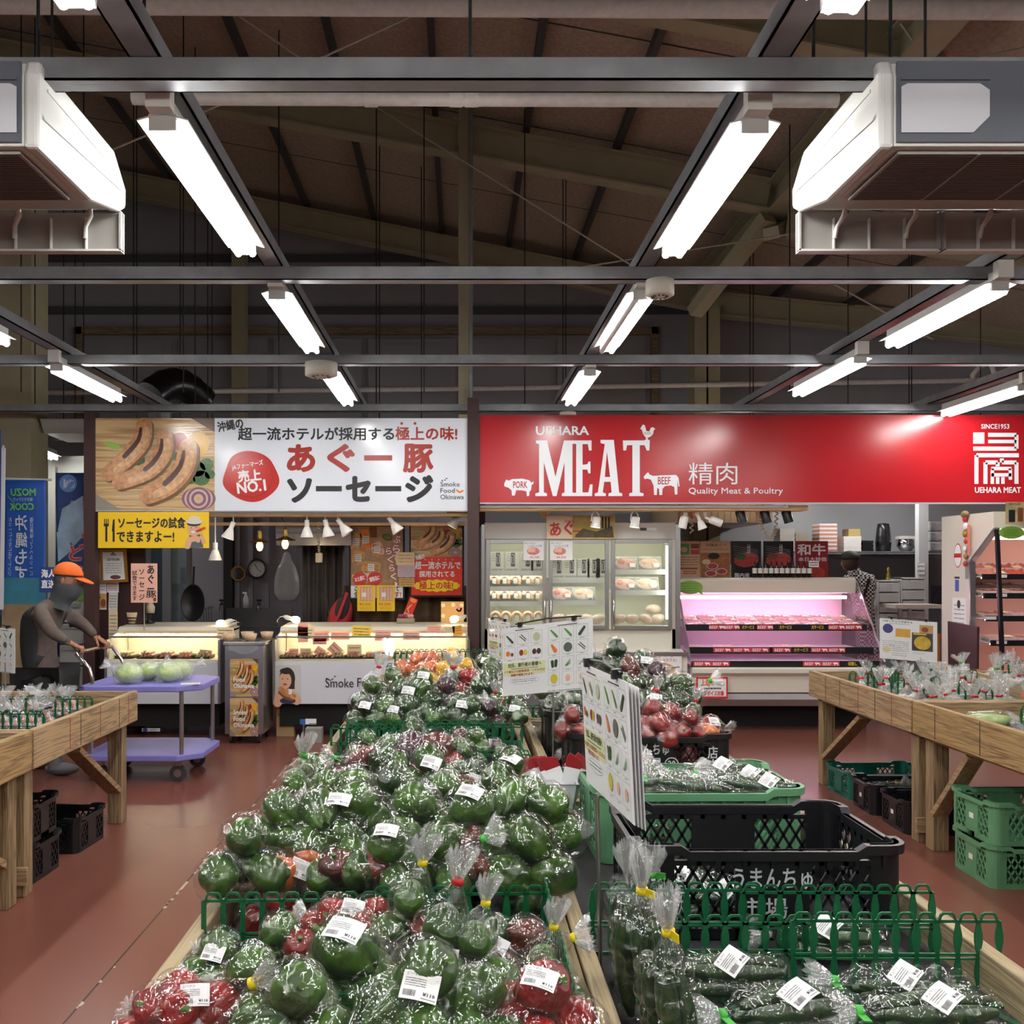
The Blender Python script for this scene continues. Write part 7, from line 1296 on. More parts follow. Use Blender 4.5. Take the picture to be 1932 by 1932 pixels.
def frame_to(d, up=V((0, 0, 1))):
    z = d.normalized(); x = up.cross(z); x = x.normalized() if x.length > 1e-3 else V((1, 0, 0)); return M((x, z.cross(x), z)).transposed().to_4x4()
def pepper_bag(x, y, z, var, cols, label, group, rz=0, tilt=0, tie=None, lab=None, sc=1.0, stems=True, lroll=0):
    if not tie: var = BACK.get(var, var)
    A, me, nk, axv, c0, hull = VAR[var]; mw = M.Translation((x, y, z)) @ M.Rotation(tilt, 4, 'X') @ M.Rotation(rz, 4, 'Z') @ M.Scale(sc, 4)
    t = thing('pepper_bag', label, 'bag of peppers', mw=mw, group=group); inst('film', me, t, mw)
    for i, (p, R) in enumerate(A):
        c = cols[i % len(cols)]; q = mw @ M.Translation(p) @ R; o = inst('bell_pepper', PM[c][i % 2], t, q)
        if stems and i % 2 == 0: inst('stem', PST, o, q)
    if tie: inst('tie', TIEM[tie], t, mw @ M.Translation(nk) @ frame_to(axv))
    if lab:
        d = (mw.to_3x3().inverted() @ V(lab)).normalized(); pos = c0 + d * (hull(d) + .007); inst('price_label', LBL, t, mw @ M.Translation(pos) @ frame_to(d, mw.to_3x3().inverted() @ V((.15, 0, 1))) @ M.Rotation(lroll, 4, 'Z') @ M.Scale(.88, 4))
    return t
NAMES = {'g': 'green', 'd': 'dark green', 'r': 'red', 'b': 'brownish', 'o': 'orange', 'y': 'yellow', 'p': 'purple'}
def phr(cols):
    u = []
    for c in cols:
        if NAMES[c] not in u: u.append(NAMES[c])
    return ' and '.join(u[:2])
TN = {'y': ' with yellow tie', 'r': ' with red tie', 'g': ' with green tie', None: ''}
def put(px, py, Y, var, cols, tie, lab, where, group, rz=0, tilt=0, sc=1.0, lroll=0):
    p = at(px, py, Y); z = p.z - .06 * sc; lb = 'bag of %s peppers%s, %s' % (phr(cols), TN[tie], where)
    if len(lb.split()) > 16: lb = 'bag of %s peppers, %s' % (phr(cols), where)
    return pepper_bag(p.x, Y, z, var, cols, lb, group, rz, tilt, tie, lab, sc, lroll=lroll)
UP = (0, -.75, .75); FR = (0, -1, .35); TP = (0, -.45, 1); LF = (-.5, -.6, .6); RT = (.4, -.7, .6)
gA = 'pepper bags before the first green divider'
for a in ((652, 1850, 1.70, 0, 'gg', None, TP, 'largest, in the middle at the foot of the picture', 0, 0, 1.22), (801, 1896, 1.47, 4, 'gg', 'r', UP, 'cut by the bottom edge, centre', 2.6, 0, 1.05), (362, 1880, 1.50, 3, 'rrr', 'y', RT, 'at the lower left corner of the pepper table', 2.8, 0, .82), (835, 1806, 1.75, 2, 'gd', 'r', FR, 'with the large label facing the viewer', .2, 0, 1.0),
          (470, 1880, 1.53, 2, 'gg', None, None, 'beside the red one at the lower left', 1.2, 0, .8), (775, 1742, 1.95, 2, 'grg', 'y', None, 'with upright tuft against the divider', 0, 0, .9), (682, 1728, 1.99, 3, 'rr', None, UP, 'topmost red one before the divider', 1.5, 0, .85), (604, 1768, 1.97, 3, 'rb', None, None, 'left neighbour of the topmost red one', .3, 0, .8),
          (528, 1795, 1.97, 6, 'gg', None, None, 'half empty, seen before the left divider bars', 2.0, 0, .78), (415, 1825, 1.90, 4, 'gg', None, UP, 'small, behind the lower left red bag', 1.0, 0, .8), (958, 1808, 1.85, 1, 'dbr', 'y', LF, 'below the spindle bars at the right', .0, 0, .8), (893, 1820, 1.72, 2, 'gg', 'y', None, 'just right of the large label', .2, 0, .8),
          (1022, 1862, 1.80, 2, 'rg', 'y', LF, 'against the lengthways divider', .1, 0, .82), (1020, 1922, 1.46, 4, 'rrr', None, TP, 'cut by the bottom edge at the right', 2.5, 0, .95), (294, 1945, 1.45, 4, 'rr', None, None, 'cut by the bottom left corner', 1.0, 0, .72), (560, 1925, 1.46, 4, 'gg', None, None, 'cut by the bottom edge left of centre', 2, 0, .95), (905, 1925, 1.44, 4, 'gg', 'r', None, 'cut by the bottom edge right of centre', 3.4, 0, .85)):
    put(*a[:7], a[7], gA, *a[8:])
gB = 'pepper bags of the big heap'
HB = [(('front row', 2.26, 1632), [(461, 2, 'ggd', None, None, 1.1), (574, 3, 'og', None, FR, 1.05), (674, 3, 'brg', None, None, 1.0), (735, 2, 'gg', None, TP, 1.0), (838, 6, 'gg', 'g', None, 1.0), (905, 1, 'gb', None, None, .9), (998, 0, 'gg', None, None, 1.15)]),
      (('second row', 2.44, 1556), [(536, 0, 'gg', None, None, 1.0), (644, 1, 'gg', None, TP, 1.15), (786, 0, 'gg', None, None, 1.2), (884, 2, 'gg', None, TP, 1.15), (990, 5, 'gg', None, None, 1.15)]),
      (('third row', 2.70, 1512), [(560, 2, 'rg', 'g', None, .95), (640, 1, 'gg', None, None, 1.0), (742, 2, 'gd', None, None, 1.05), (842, 0, 'gg', None, None, 1.0), (940, 4, 'gg', None, None, 1.0), (990, 3, 'gg', None, UP, .9)]),
      (('fourth row', 3.0, 1470), [(592, 4, 'gg', 'g', None, .95), (688, 1, 'bdb', None, None, 1.1), (748, 2, 'gg', None, None, .9), (812, 0, 'gg', None, UP, 1.1), (905, 3, 'bgd', None, FR, 1.1), (962, 2, 'gg', None, TP, 1.05)]),
      (('back row', 3.36, 1434), [(690, 3, 'rbg', 'g', None, .95), (738, 2, 'gg', None, None, .85), (800, 1, 'pbr', None, None, 1.15), (872, 4, 'gd', None, None, .8)])]
rr = random.Random(21)
for (rn, Y, py), items in HB:
    for i, (px, var, cols, tie, lab, sc) in enumerate(items): put(px, py + rr.uniform(-8, 8), Y + rr.uniform(-.03, .03), var, cols, tie, lab, '%s from left, %s of big heap' % (ORD[i], rn), gB, rr.uniform(-.7, .7), rr.uniform(-.15, .25), sc, rr.uniform(-.4, .4))
for j, Y in enumerate((2.27, 2.52, 2.84, 3.2)):
    for i in range(4):
        X = -.44 + .2 * i + .04 * (j % 2); c = ('rr', 'dg', 'gg', 'dg')[(i + j) % 4]
        pepper_bag(X, Y + rr.uniform(-.03, .03), BZ + .004, (4, 5, 3, 6)[(i + j) % 4], c, 'bag of %s peppers under big heap, %s from left, %s layer' % (phr(c), ORD[i], ORD[j]), 'bottom pepper bags of the big heap', rr.uniform(0, 6), sc=.85, stems=False)
gC = 'pepper bags between the middle dividers'
for i, (px, py, Y, var, cols, tie, lab, sc) in enumerate(((692, 1412, 3.92, 0, 'bgg', None, None, .8), (735, 1420, 3.8, 4, 'gg', None, None, .8), (782, 1398, 4.0, 2, 'gg', None, None, .95), (842, 1420, 3.85, 5, 'gg', None, None, .75), (878, 1408, 3.98, 1, 'gb', None, None, .85), (930, 1412, 3.98, 3, 'pg', 'g', None, .72))): put(px, py, Y, var, cols, tie, lab, '%s from the left behind the big heap' % ORD[i], gC, rr.uniform(-.6, .6), 0, sc)
gD = 'pepper bags of the far heap'
HD = [(('lowest row', 4.50, 1348), [(690, 4, 'dg', None, UP, 1.0), (742, 5, 'dg', None, UP, .95), (802, 3, 'dg', None, None, 1.05), (870, 1, 'dd', None, UP, 1.05), (925, 2, 'dp', 'r', None, .9), (968, 3, 'dg', 'r', UP, .95)]), (('second row', 4.66, 1318), [(702, 2, 'dg', 'r', None, 1.15), (770, 1, 'gd', None, UP, 1.15), (845, 2, 'dp', 'r', None, 1.1), (912, 0, 'dg', None, None, 1.25), (962, 3, 'rd', None, None, .9)]), (('third row', 4.95, 1296), [(745, 2, 'dg', None, None, 1.1), (800, 0, 'gd', None, UP, 1.1), (868, 5, 'drd', None, None, 1.1), (925, 2, 'dg', None, FR, 1.15)]), (('top row', 5.35, 1276), [(760, 4, 'og', None, None, 1.0), (820, 1, 'oyo', None, None, 1.15), (880, 2, 'yoy', None, None, 1.0), (930, 0, 'gd', None, None, 1.1)]), (('hindmost row', 5.75, 1262), [(800, 5, 'ooy', None, None, 1.1), (850, 2, 'yyo', None, None, 1.15), (915, 0, 'dg', None, UP, 1.1)])]
for (rn, Y, py), items in HD:
    for i, (px, var, cols, tie, lab, sc) in enumerate(items): put(px, py + rr.uniform(-4, 4), Y + rr.uniform(-.03, .03), var, cols, tie, lab, '%s from left, %s of far heap' % (ORD[i], rn), gD, rr.uniform(-.6, .6), rr.uniform(-.1, .2), sc)
for j, (Y, Z) in enumerate(((4.52, 0), (4.8, 0), (4.85, .1), (5.1, 0), (5.15, .12), (5.5, 0), (5.5, .12), (5.85, 0), (5.8, .12))):
    for i in range(4):
        if Z and i in (0,): continue
        c = ('dg', 'gg', 'dp')[(i + j) % 3]; pepper_bag(-.42 + .2 * i, Y, BZ + .004 + Z, (5, 4, 3)[(i + j) % 3], c, 'bag of %s peppers inside far heap, %s from left, %s layer' % (phr(c), ORD[i], ORD[j]), 'hidden pepper bags of the far heap', rr.uniform(0, 6), sc=.82, stems=False)
gE = 'dark pepper bags behind the red crate'
for i, (px, py, Y, var, cols, tie, lab, sc) in enumerate(((1064, 1330, 4.45, 3, 'db', None, None, 1.05), (1110, 1318, 4.55, 1, 'bd', None, None, 1.05), (1182, 1318, 4.5, 0, 'dgr', None, None, 1.2), (1232, 1328, 4.4, 3, 'dp', None, UP, 1.0), (1268, 1312, 4.55, 1, 'dd', 'g', None, 1.15), (1285, 1338, 4.4, 4, 'dd', None, None, .85), (1150, 1290, 4.85, 3, 'pd', None, None, 1.1), (1190, 1278, 5.0, 0, 'pbd', None, None, 1.15), (1240, 1286, 4.9, 2, 'dp', None, None, 1.1), (1160, 1246, 5.35, 2, 'dd', None, None, 1.25), (1215, 1266, 5.2, 0, 'dd', None, UP, 1.2), (1120, 1300, 5.0, 4, 'dd', None, None, 1.1), (1150, 1262, 5.5, 5, 'dg', None, None, 1.0))): put(px, py, Y, var, cols, tie, lab, '%s from the left of the dark heap' % ORD[i], gE, rr.uniform(-1, 1), rr.uniform(-.1, .2), sc)
for j, (Y, Z) in enumerate(((4.45, .16), (4.9, 0), (4.95, .13), (5.25, 0), (5.3, .13), (5.35, .26), (5.6, .1))):
    for i in range(3): c = ('dd', 'dp')[(i + j) % 2]; pepper_bag(.52 + .2 * i, Y, BZ + .012 + Z, (5, 4, 3)[(i + j) % 3], c, 'bag of %s peppers within dark heap, %s from left, %s layer' % (phr(c), ORD[i], ORD[j]), 'hidden pepper bags of the dark heap', rr.uniform(0, 6), sc=.82, stems=False)
gF = 'red pepper bags in the black crate'
for i, (px, py, Y, var, cols, tie, lab, sc) in enumerate(((1078, 1372, 3.9, 6, 'rr', None, None, .85), (1172, 1368, 3.95, 0, 'rr', None, FR, .9), (1228, 1362, 4.02, 2, 'rr', 'r', None, .95), (1268, 1366, 3.98, 0, 'rr', None, None, .95), (1302, 1376, 3.92, 2, 'rr', 'r', None, .85), (1326, 1374, 3.94, 3, 'ro', None, RT, .95), (1200, 1384, 3.84, 3, 'rr', None, UP, .85), (1245, 1386, 3.84, 4, 'rr', None, None, .9), (1130, 1376, 3.9, 4, 'rr', None, None, .85))): put(px, py, Y, var, cols, tie, lab, '%s from the left in the black crate' % ORD[i], gF, rr.uniform(-1, 1), 0, sc)
for i in range(6): pepper_bag(.54 + .2 * (i % 3), 3.9 + .18 * (i // 3), BZ + .014, 4, 'rr', 'bag of red peppers at the bottom of the black crate, %s' % ORD[i], 'bottom bags in the black crate', rr.uniform(0, 6), stems=False, sc=.9)
# ---- cucumbers ----
def cuc_mesh(L=.2, r=.017, bend=.012): 
    n = 9; return MB(VM['c']).tube([(L * (i / (n - 1) - .5), bend * sin(pi * i / (n - 1)), 0) for i in range(n)], [r * q for q in (.35, .75, .92, 1, 1, 1, .95, .8, .4)], 10).mesh('cucumber')
CUM = [cuc_mesh(), cuc_mesh(.19, .016, -.01)]
CP = [(0, -.034, .018, .02), (.005, 0, .018, -.03), (0, .034, .018, .03), (-.004, -.017, .047, -.02), (.004, .017, .047, .04)]
csph = [(x + u * .085, y, z, .024) for x, y, z, _ in CP for u in (-1, -.5, 0, .5, 1)]
CV = [film_mesh('film', csph, (-1, 0, .1), seed=31, nu=80, nv=52, neck=.025, tuft=.05, tuft_r=.03, th0=16, amp=.0035), film_mesh('film', csph, (1, .1, .15), seed=32, nu=80, nv=52, neck=.03, tuft=.07, tuft_r=.04, th0=16, amp=.004), film_mesh('film', csph, (-1, 0, .1), seed=33, nu=80, nv=52, neck=.04, tuft=.07, tuft_r=.04, th0=16, amp=.004)]
def cucumber_bag(x, y, z, k, label, group, rz=0, rx=0, ry=0, tie=None, lab=None, n=5, sc=1.0, cols=None):
    me, nk, axv, c0, hull = CV[k]; mw = M.Translation((x, y, z)) @ M.Rotation(rz, 4, 'Z') @ M.Rotation(ry, 4, 'Y') @ M.Rotation(rx, 4, 'X') @ M.Scale(sc, 4); t = thing('cucumber_bag', label, 'bag of cucumbers', mw=mw, group=group); inst('film', me, t, mw)
    for i, (a, b_, c, r) in enumerate(CP[:n]): inst('cucumber', CUM[i % 2], t, mw @ M.Translation((a, b_, c)) @ M.Rotation(r, 4, 'Z'))
    if tie: inst('tie', TIEM[tie], t, mw @ M.Translation(nk) @ frame_to(axv))
    if lab: d = (mw.to_3x3().inverted() @ V((lab[0], lab[1], lab[2]))).normalized(); h_ = .066 if abs(d.x) < .5 else .1; inst('price_label', LBC, t, mw @ M.Translation(V((lab[3], c0.y, c0.z)) + d * .052) @ frame_to(d, mw.to_3x3().inverted() @ V((.3, 0, 1))) @ M.Rotation(1.35, 4, 'Z'))
    return t
gG = 'cucumber bags on the tray'
p = on_z(1384, 1845, .75); cucumber_bag(p.x, p.y, BZ + .006, 0, 'lying bag of cucumbers with label, left of the middle at the lower right', gG, -.05, lab=(0, -.6, 1, -.01), sc=1.05, tie=None)
p = on_z(1719, 1876, .75); cucumber_bag(p.x, p.y, BZ + .006, 0, 'lying bag of cucumbers with green tie and label, at the right below the divider', gG, -.12, tie='g', lab=(0, -.5, 1, -.02), n=4, sc=1.05)
p = on_z(1499, 1918, .75); cucumber_bag(p.x, p.y, BZ + .006, 0, 'lying bag of cucumbers cut by the bottom edge, middle of the tray', gG, .25, tie='g', lab=(0, -.4, 1, .0), sc=1.1)
p = on_z(1770, 1926, .75); cucumber_bag(p.x, p.y, BZ + .006, 0, 'lying bag of cucumbers cut by the bottom edge at the right', gG, .05, tie='g', lab=(0, -.4, 1, .0), sc=1.1)
p = on_z(1580, 1780, .75); cucumber_bag(p.x, p.y, BZ + .006, 0, 'lying bag of cucumbers behind the green divider at the right', gG, -.1, lab=(0, -.5, 1, -.03), n=4, sc=1.05)
for i, (px, py, Y, sc, rz, lb, tie) in enumerate(((1238, 1875, 1.60, 1.0, .3, 'standing bag of cucumbers with upright tuft and yellow tie, nearest', 'y'), (1195, 1800, 1.80, 1.0, .6, 'standing bag of cucumbers with yellow tie, behind the nearest standing one', 'y'), (1165, 1775, 2.0, .9, .2, 'standing bag of cucumbers at the left plank, farthest', None), (1225, 1775, 1.97, .9, 1.2, 'standing bag of cucumbers half hidden behind the yellow-tied ones', 'g'))):
    p = at(px, py, Y); cucumber_bag(p.x, Y, BZ + .105 * sc, 2, lb, 'standing cucumber bags', rz, 0, radians(82), tie, n=5, sc=sc)
gH = 'cucumber bags in the green crate'
for i, (px, py, Y, rz, k, tie) in enumerate(((1182, 1488, 3.0, .9, 1, None), (1245, 1482, 2.98, .4, 1, 'g'), (1300, 1490, 2.92, -.2, 0, 'g'), (1350, 1462, 3.1, -.15, 0, 'g'), (1400, 1478, 3.0, .05, 0, None), (1432, 1492, 2.92, -.1, 0, None), (1215, 1470, 3.1, 1.3, 1, 'r'))): p = at(px, py, Y); cucumber_bag(p.x, Y, p.z - .03, k, 'bag of cucumbers in the light green crate, %s from the left%s' % (ORD[i], TN.get(tie, '')), gH, rz, 0, .1 * (i % 3 - 1), tie, (0, -.6, 1, .02) if i in (3, 4, 5) else None)
for i in range(4): cucumber_bag(.56 + .2 * (i % 2) , 2.93 + .2 * (i // 2), BZ + .03 + .0 * i, 0, 'bag of cucumbers at the bottom of the light green crate, %s' % ORD[i], 'bottom cucumber bags', .1 * i, 0, 0, None)
for i, (x, y, rz) in enumerate(((.58, 2.48, .3), (.78, 2.42, -.2), (.66, 2.36, 0))): cucumber_bag(x, y, BZ + .018, 0, 'bag of cucumbers on the floor of the near black crate, %s from the left' % ('first', 'third', 'second')[i], 'cucumber bags in the near black crate', rz, 0, 0, None, (0, -.5, 1, 0))
for i, (x, y, rz) in enumerate(((2.82, 6.25, .3), (3.02, 6.3, -.3))): cucumber_bag(x, y, .02 + .09, 1, 'bag of long greens in the black floor crate under the right table, %s' % ('left one', 'right one')[i], 'bags in the floor crate', rz, 0, 0, 'y' if i == 0 else None)
for i, (x, y, rz) in enumerate(((2.85, 6.22, 1.3), (3.05, 6.22, 1.6))): cucumber_bag(x, y, .012, 0, 'bag of long greens at the bottom of the black floor crate, %s' % ('left one', 'right one')[i], 'bags in the floor crate', rz)
# ---- small bags of tomatoes and potatoes ----
def small_variant(seed, c, nb=7, r=.02, tuft=.055):
    q = random.Random(seed); sph = []; b = MB(VM[c])
    for i in range(nb):
        a = i * 2 * pi / 5; p = V((.034 * cos(a) * (i < 5), .03 * sin(a) * (i < 5), r + (0 if i < 5 else .03) + q.uniform(0, .006))); p += V((q.uniform(-.006, .006), q.uniform(-.006, .006), 0)); sph.append((*p, r * 1.15)); b.ball(p, r * q.uniform(.85, 1.1), 10, 7, (q.uniform(.9, 1.15), 1, q.uniform(.85, 1)))
    me, nk, axv, c0, hull = film_mesh('film', sph, (q.uniform(-.35, .35), q.uniform(-.35, .2), 1), FILMW, .03, tuft, .05, seed, 48, 18, 1.04, .004, 26, .007); return me, b.mesh('contents'), nk, axv
SV = {c: [small_variant(s, c, tuft=.055 + .012 * (s % 3)) for s in (41, 42, 43)] for c in 'tkl'}
def small_bag(x, y, z, c, k, tie, label, group, cat, rz, sc=1.0):
    me, ct, nk, axv = SV[c][k]; mw = M.Translation((x, y, z)) @ M.Rotation(rz, 4, 'Z') @ M.Scale(sc, 4); t = thing({'t': 'tomato_bag', 'k': 'potato_bag', 'l': 'lime_bag'}[c], label, cat, mw=mw, group=group); inst('film', me, t, mw); inst('contents', ct, t, mw); inst('tie', TIEM[tie], t, mw @ M.Translation(nk) @ frame_to(axv) @ M.Scale(.9, 4)); return t
rr = random.Random(5)
for j, Y in enumerate((5.06, 5.22, 5.38, 5.66, 5.84)):
    for i in range(7):
        x = -3.18 + .135 * i + rr.uniform(-.02, .02)
        if x > -2.22 - .0 or (j == 4 and i < 1): continue
        small_bag(x, Y + rr.uniform(-.02, .02), LZ + .002, 't', (i + j) % 3, 'n' if rr.random() < .6 else 'yr'[i % 2], 'bag of small tomatoes on left table, %s from left, %s row' % (ORD[i], ORD[j]), 'tomato bags on the left table', 'bag of tomatoes', rr.uniform(0, 6), 1.0)
for j, (Y, Z) in enumerate(((5.62, 0), (5.82, 0), (6.02, .0), (6.22, 0), (6.5, .0), (6.85, .0))):
    for i in range(7):
        x = 2.78 + .14 * i + .02 * (j % 2) + rr.uniform(-.02, .02)
        if x > 3.56 or rr.random() < (.1 if j < 2 else .35): continue
        c = 'k' if rr.random() < .65 else 'l'
        small_bag(x, Y + rr.uniform(-.03, .03), RZ + .002 + Z, c, (i + j) % 3, 'r', 'bag of %s on far right table, %s from left, %s row' % ('potatoes' if c == 'k' else 'small green fruit', ORD[i], ORD[j]), 'root vegetable bags on the far right table', 'bag of vegetables', rr.uniform(0, 6), 1.18)
for j, (Y, Z) in enumerate(((5.7, .05), (6.0, .05), (6.3, .05), (6.62, .06), (6.95, .06))):
    for i in range(5):
        x = 3.74 + .17 * i + rr.uniform(-.02, .02)
        if x > 4.5: continue
        c = 'kl'[(i + j) % 2]; small_bag(x, Y, RZ + Z, c, (i + j) % 3, 'r' if j < 3 else 'g', 'bag of %s behind the lengthways plank, %s from the plank, %s row' % ('potatoes' if c == 'k' else 'small green fruit', ORD[i], ORD[j]), 'bags behind the plank', 'bag of vegetables', rr.uniform(0, 6), 1.18)
# bitter gourds in film on the near right table
GM = MB(VM['w']).tube([(.12 * (i / 8 - .5) * 2, .01 * sin(i), 0) for i in range(9)], [.012, .028, .032, .034, .033, .034, .031, .024, .01], 10).mesh('gourd')
for i, (x, y, rz) in enumerate(((2.95, 5.25, .2), (3.25, 5.2, -.1), (3.5, 5.22, .1), (3.1, 4.92, .1), (3.4, 4.92, 0), (3.65, 4.93, .1), (3.3, 4.67, 0), (3.6, 4.66, 0))):
    mw = M.Translation((x, y, RZ + .004)) @ M.Rotation(rz, 4, 'Z'); t = thing('gourd_bag', 'film bag of pale gourds behind the dividers at the right edge, %s' % ORD[i], 'bag of gourds', mw=mw, group='gourd bags at the right edge'); inst('film', CV[0][0], t, mw @ M.Scale(1.15, 4))
    for k in range(2): inst('gourd', GM, t, mw @ M.Translation((0, -.032 + .062 * k, .036)))
# tray packs on the near left table
for i in range(3):
    x = -2.62 - .3 * i; t = thing('tomato_pack', 'printed tray pack of tomatoes before the divider on the left table, %s from the right' % ORD[i], 'tomato pack', (x, 4.84, LZ), 'tomato packs'); b = MB(packw); b.x = W[t.name]; b.box(-.12, .12, -.04, .04, .002, .012); b.build('tray', t); b = MB(VM['t']); b.x = W[t.name]
    for k in range(6): b.ball((-.1 + .04 * k, 0, .032), .02, 10, 7)
    b.build('tomatoes', t); b = MB(paper); b.x = W[t.name]; b.box(-.09, .05, -.022, .022, .053, .0545); b.mat(redpr); b.box(-.08, .0, -.012, .012, .0546, .055); b.build('label', t)
# ================= trolley, people, fish corner =================
lil = mat('lilac trolley plastic', '7F7CC4', .45, noise_amt=.06, noise_scale=8); wheelm = mat('grey rubber wheel', '3A3A3C', .6)
TY0, TY1 = 7.0, 7.75
t = thing('trolley', 'purple two-deck trolley carrying cabbages, pushed by the masked man', 'trolley', (at(300, 0, 7.3).x, 7.35, 0))
xa, xe = -2.82, -1.93; zl, zu = .17, .715
def deck(z, nm):
    b = MB(lil); P = [(xa + .04, TY0), (xe - .16, TY0), (xe, TY0 + .13), (xe, TY1 - .13), (xe - .14, TY1), (xa + .04, TY1), (xa, TY1 - .05), (xa, TY0 + .05)]; b.prism(P, z - .035, z + .012); b.build(nm, t, .008)
deck(zl + .03, 'lower_deck'); deck(zu, 'upper_deck')
for x, y in ((xe - .14, TY0 + .05), (xe - .06, TY1 - .12), (xa + .07, TY1 - .08), (xa + .07, TY0 + .06)): MB(steel).tube([(x, y, zl + .03), (x, y, zu - .03)], .017, 10).build('post', t)
for x, y in ((xe - .18, TY0 + .1), (xe - .18, TY1 - .12), (xa + .12, TY0 + .1), (xa + .12, TY1 - .12)):
    w_ = MB(wheelm).tube([(x, y - .018, .062), (x, y + .018, .062)], .062, 18); w_.mat(steel).tube([(x, y - .02, .062), (x, y + .02, .062)], .03, 12); w_.build('caster', t); MB(steel).box(x - .025, x + .025, y - .03, y + .03, .12, .166).build('caster_bracket', t)
hb = [V((xa + .07, TY0 + .09, zu)), V((xa + .07, TY0 + .09, zu + .05)), V((xa + .045, TY0 + .09, zu + .14)), V((xa - .05, TY0 + .09, zu + .24)), V((xa - .06, TY0 + .16, zu + .25)), V((xa - .01, TY1 - .3, zu + .26)), V((xa + .02, TY1 - .12, zu + .25)), V((xa + .10, TY1 - .12, zu + .14)), V((xa + .12, TY1 - .12, zu + .05)), V((xa + .12, TY1 - .12, zu))]
MB(chrome).tube(hb, .014, 10).build('handle', t)
VC = VM['v']
def cabbage(r, seed):
    b = MB(VC); q = random.Random(seed); n, k = 28, 16; vs = []
    for i in range(k + 1):
        th = pi * i / k
        for j in range(n):
            ph = 2 * pi * j / n; d = V((sin(th) * cos(ph), sin(th) * sin(ph), cos(th))); rr_ = r * (1 + .05 * noise.noise(d * 2.2 + V((seed, 0, 0))) + .018 * abs(sin(4 * ph + 5 * noise.noise(d * 1.5 + V((seed, 2, 0))))))
            vs.append((d.x * rr_ * 1.08, d.y * rr_ * 1.08, d.z * rr_ * .82))
    b.add(vs, [(i * n + j, (i + 1) * n + j, (i + 1) * n + (j + 1) % n, i * n + (j + 1) % n) for i in range(k) for j in range(n)], True); return b.mesh('cabbage')
CFM = film_mat('soft cabbage film', .16, scale=20, strength=.7, edge=.4)
for i, (px, py, Y, r, lb, axd) in enumerate(((243, 1270, 7.15, .092, 'bagged cabbage nearest the trolley handle', (-1, -.3, .5)), (281, 1270, 7.35, .082, 'bagged cabbage second from the trolley handle', (1, 0, .7)), (318, 1266, 7.25, .088, 'bagged cabbage third from the trolley handle, touching the last', (-.6, 1, .2)), (338, 1266, 7.4, .086, 'bagged cabbage farthest from the trolley handle', (1, .2, .4)))):
    p = at(px, py, Y); z0 = zu + .013; t = thing('cabbage', lb, 'cabbage', (p.x, Y, z0), 'bagged cabbages on the trolley'); w = W[t.name] @ M.Translation((0, 0, r * .84)); inst('cabbage', cabbage(r, i), t, w); me = film_mesh('film', [(0, 0, 0, r * .98), (.02, 0, -.01, r * .95), (-.02, 0, -.01, r * .95)], axd, CFM, .04, .06, .04, 60 + i, 60, 26)[0]; inst('film', me, t, w)
p = at(358, 1283, 7.1); b = MB(paper); b.x = M.Translation((p.x, 7.12, zu + .014)) @ M.Rotation(.2, 4, 'Z'); b.box(-.07, .07, -.05, .05, 0, .002); b.sheet(mtx=b.x @ M(((1, 0, 0, -.07), (0, -1, 0, .05), (0, 0, 1, .002), (0, 0, 0, 1)))); b.x = M.Identity(4); b.scrawl(.01, .02, .13, .08, 3, yellow, 1, 3, .5); tag(b.build('paper_sheet'), 'white and yellow leaflet lying on the front corner of the trolley', 'leaflet')
# ---------------- people ----------------
def skin_obj(name, pts, edges, m, parent, sub=2, root=0):
    """continuous tapered body from a skeleton: pts = [(position, radius x, radius y)]"""
    me = bpy.data.meshes.new(name); inv = W[parent.name].inverted(); me.from_pydata([tuple(inv @ V(p[0])) for p in pts], edges, []); o = bpy.data.objects.new(name, me); link(o, parent, W[parent.name])
    md = o.modifiers.new('skin', 'SKIN'); md.use_smooth_shade = True; md.branch_smoothing = .6
    if not me.skin_vertices: me.attributes  # layer is made by the modifier below
    sv = me.skin_vertices[0].data if me.skin_vertices else None
    if sv is None:
        bpy.context.view_layer.objects.active = o; bpy.ops.mesh.customdata_skin_add(); sv = me.skin_vertices[0].data
    for i, p in enumerate(pts): sv[i].radius = (p[1], p[2]); sv[i].use_root = (i == root)
    ss = o.modifiers.new('sub', 'SUBSURF'); ss.levels = ss.render_levels = sub; me.materials.append(m)
    bpy.context.view_layer.update(); ev = o.evaluated_get(bpy.context.evaluated_depsgraph_get()); m2 = bpy.data.meshes.new_from_object(ev); o.modifiers.clear(); o.data = m2; m2.polygons.foreach_set('use_smooth', [True] * len(m2.polygons)); m2.update(); return o
shirt = mat('brown grey knit', '524640', .85, noise_amt=.2, noise_scale=22); vest = mat('black vest cloth', '1A1B1C', .85); trous = mat('black trousers cloth', '101114', .85); gait = mat('grey neck gaiter', '3E4145', .85, noise_amt=.12, noise_scale=18); capm = mat('orange cap cloth', 'D8621C', .75, noise_amt=.08, noise_scale=30); skinm = mat('tanned skin', '8E6048', .55, noise_amt=.06, noise_scale=20); rubber = mat('grey rubber boot', '6A6C70', .6)
Y0 = 7.42; A_ = lambda x, y, d=0: at(x, y, Y0 + d)
t = thing('person', 'person in orange cap and grey neck gaiter leaning on the trolley handle', 'person', (at(100, 0, Y0).x, Y0, 0))
hip = A_(86, 1282); chest = A_(76, 1178); neck = A_(108, 1130); head = A_(127, 1096)
shN, shF = A_(72, 1150, -.19), A_(116, 1152, .18); elN, elF = A_(122, 1206, -.24), A_(158, 1186, .22); wrN, wrF = A_(166, 1234, -.23), A_(199, 1223, .2)
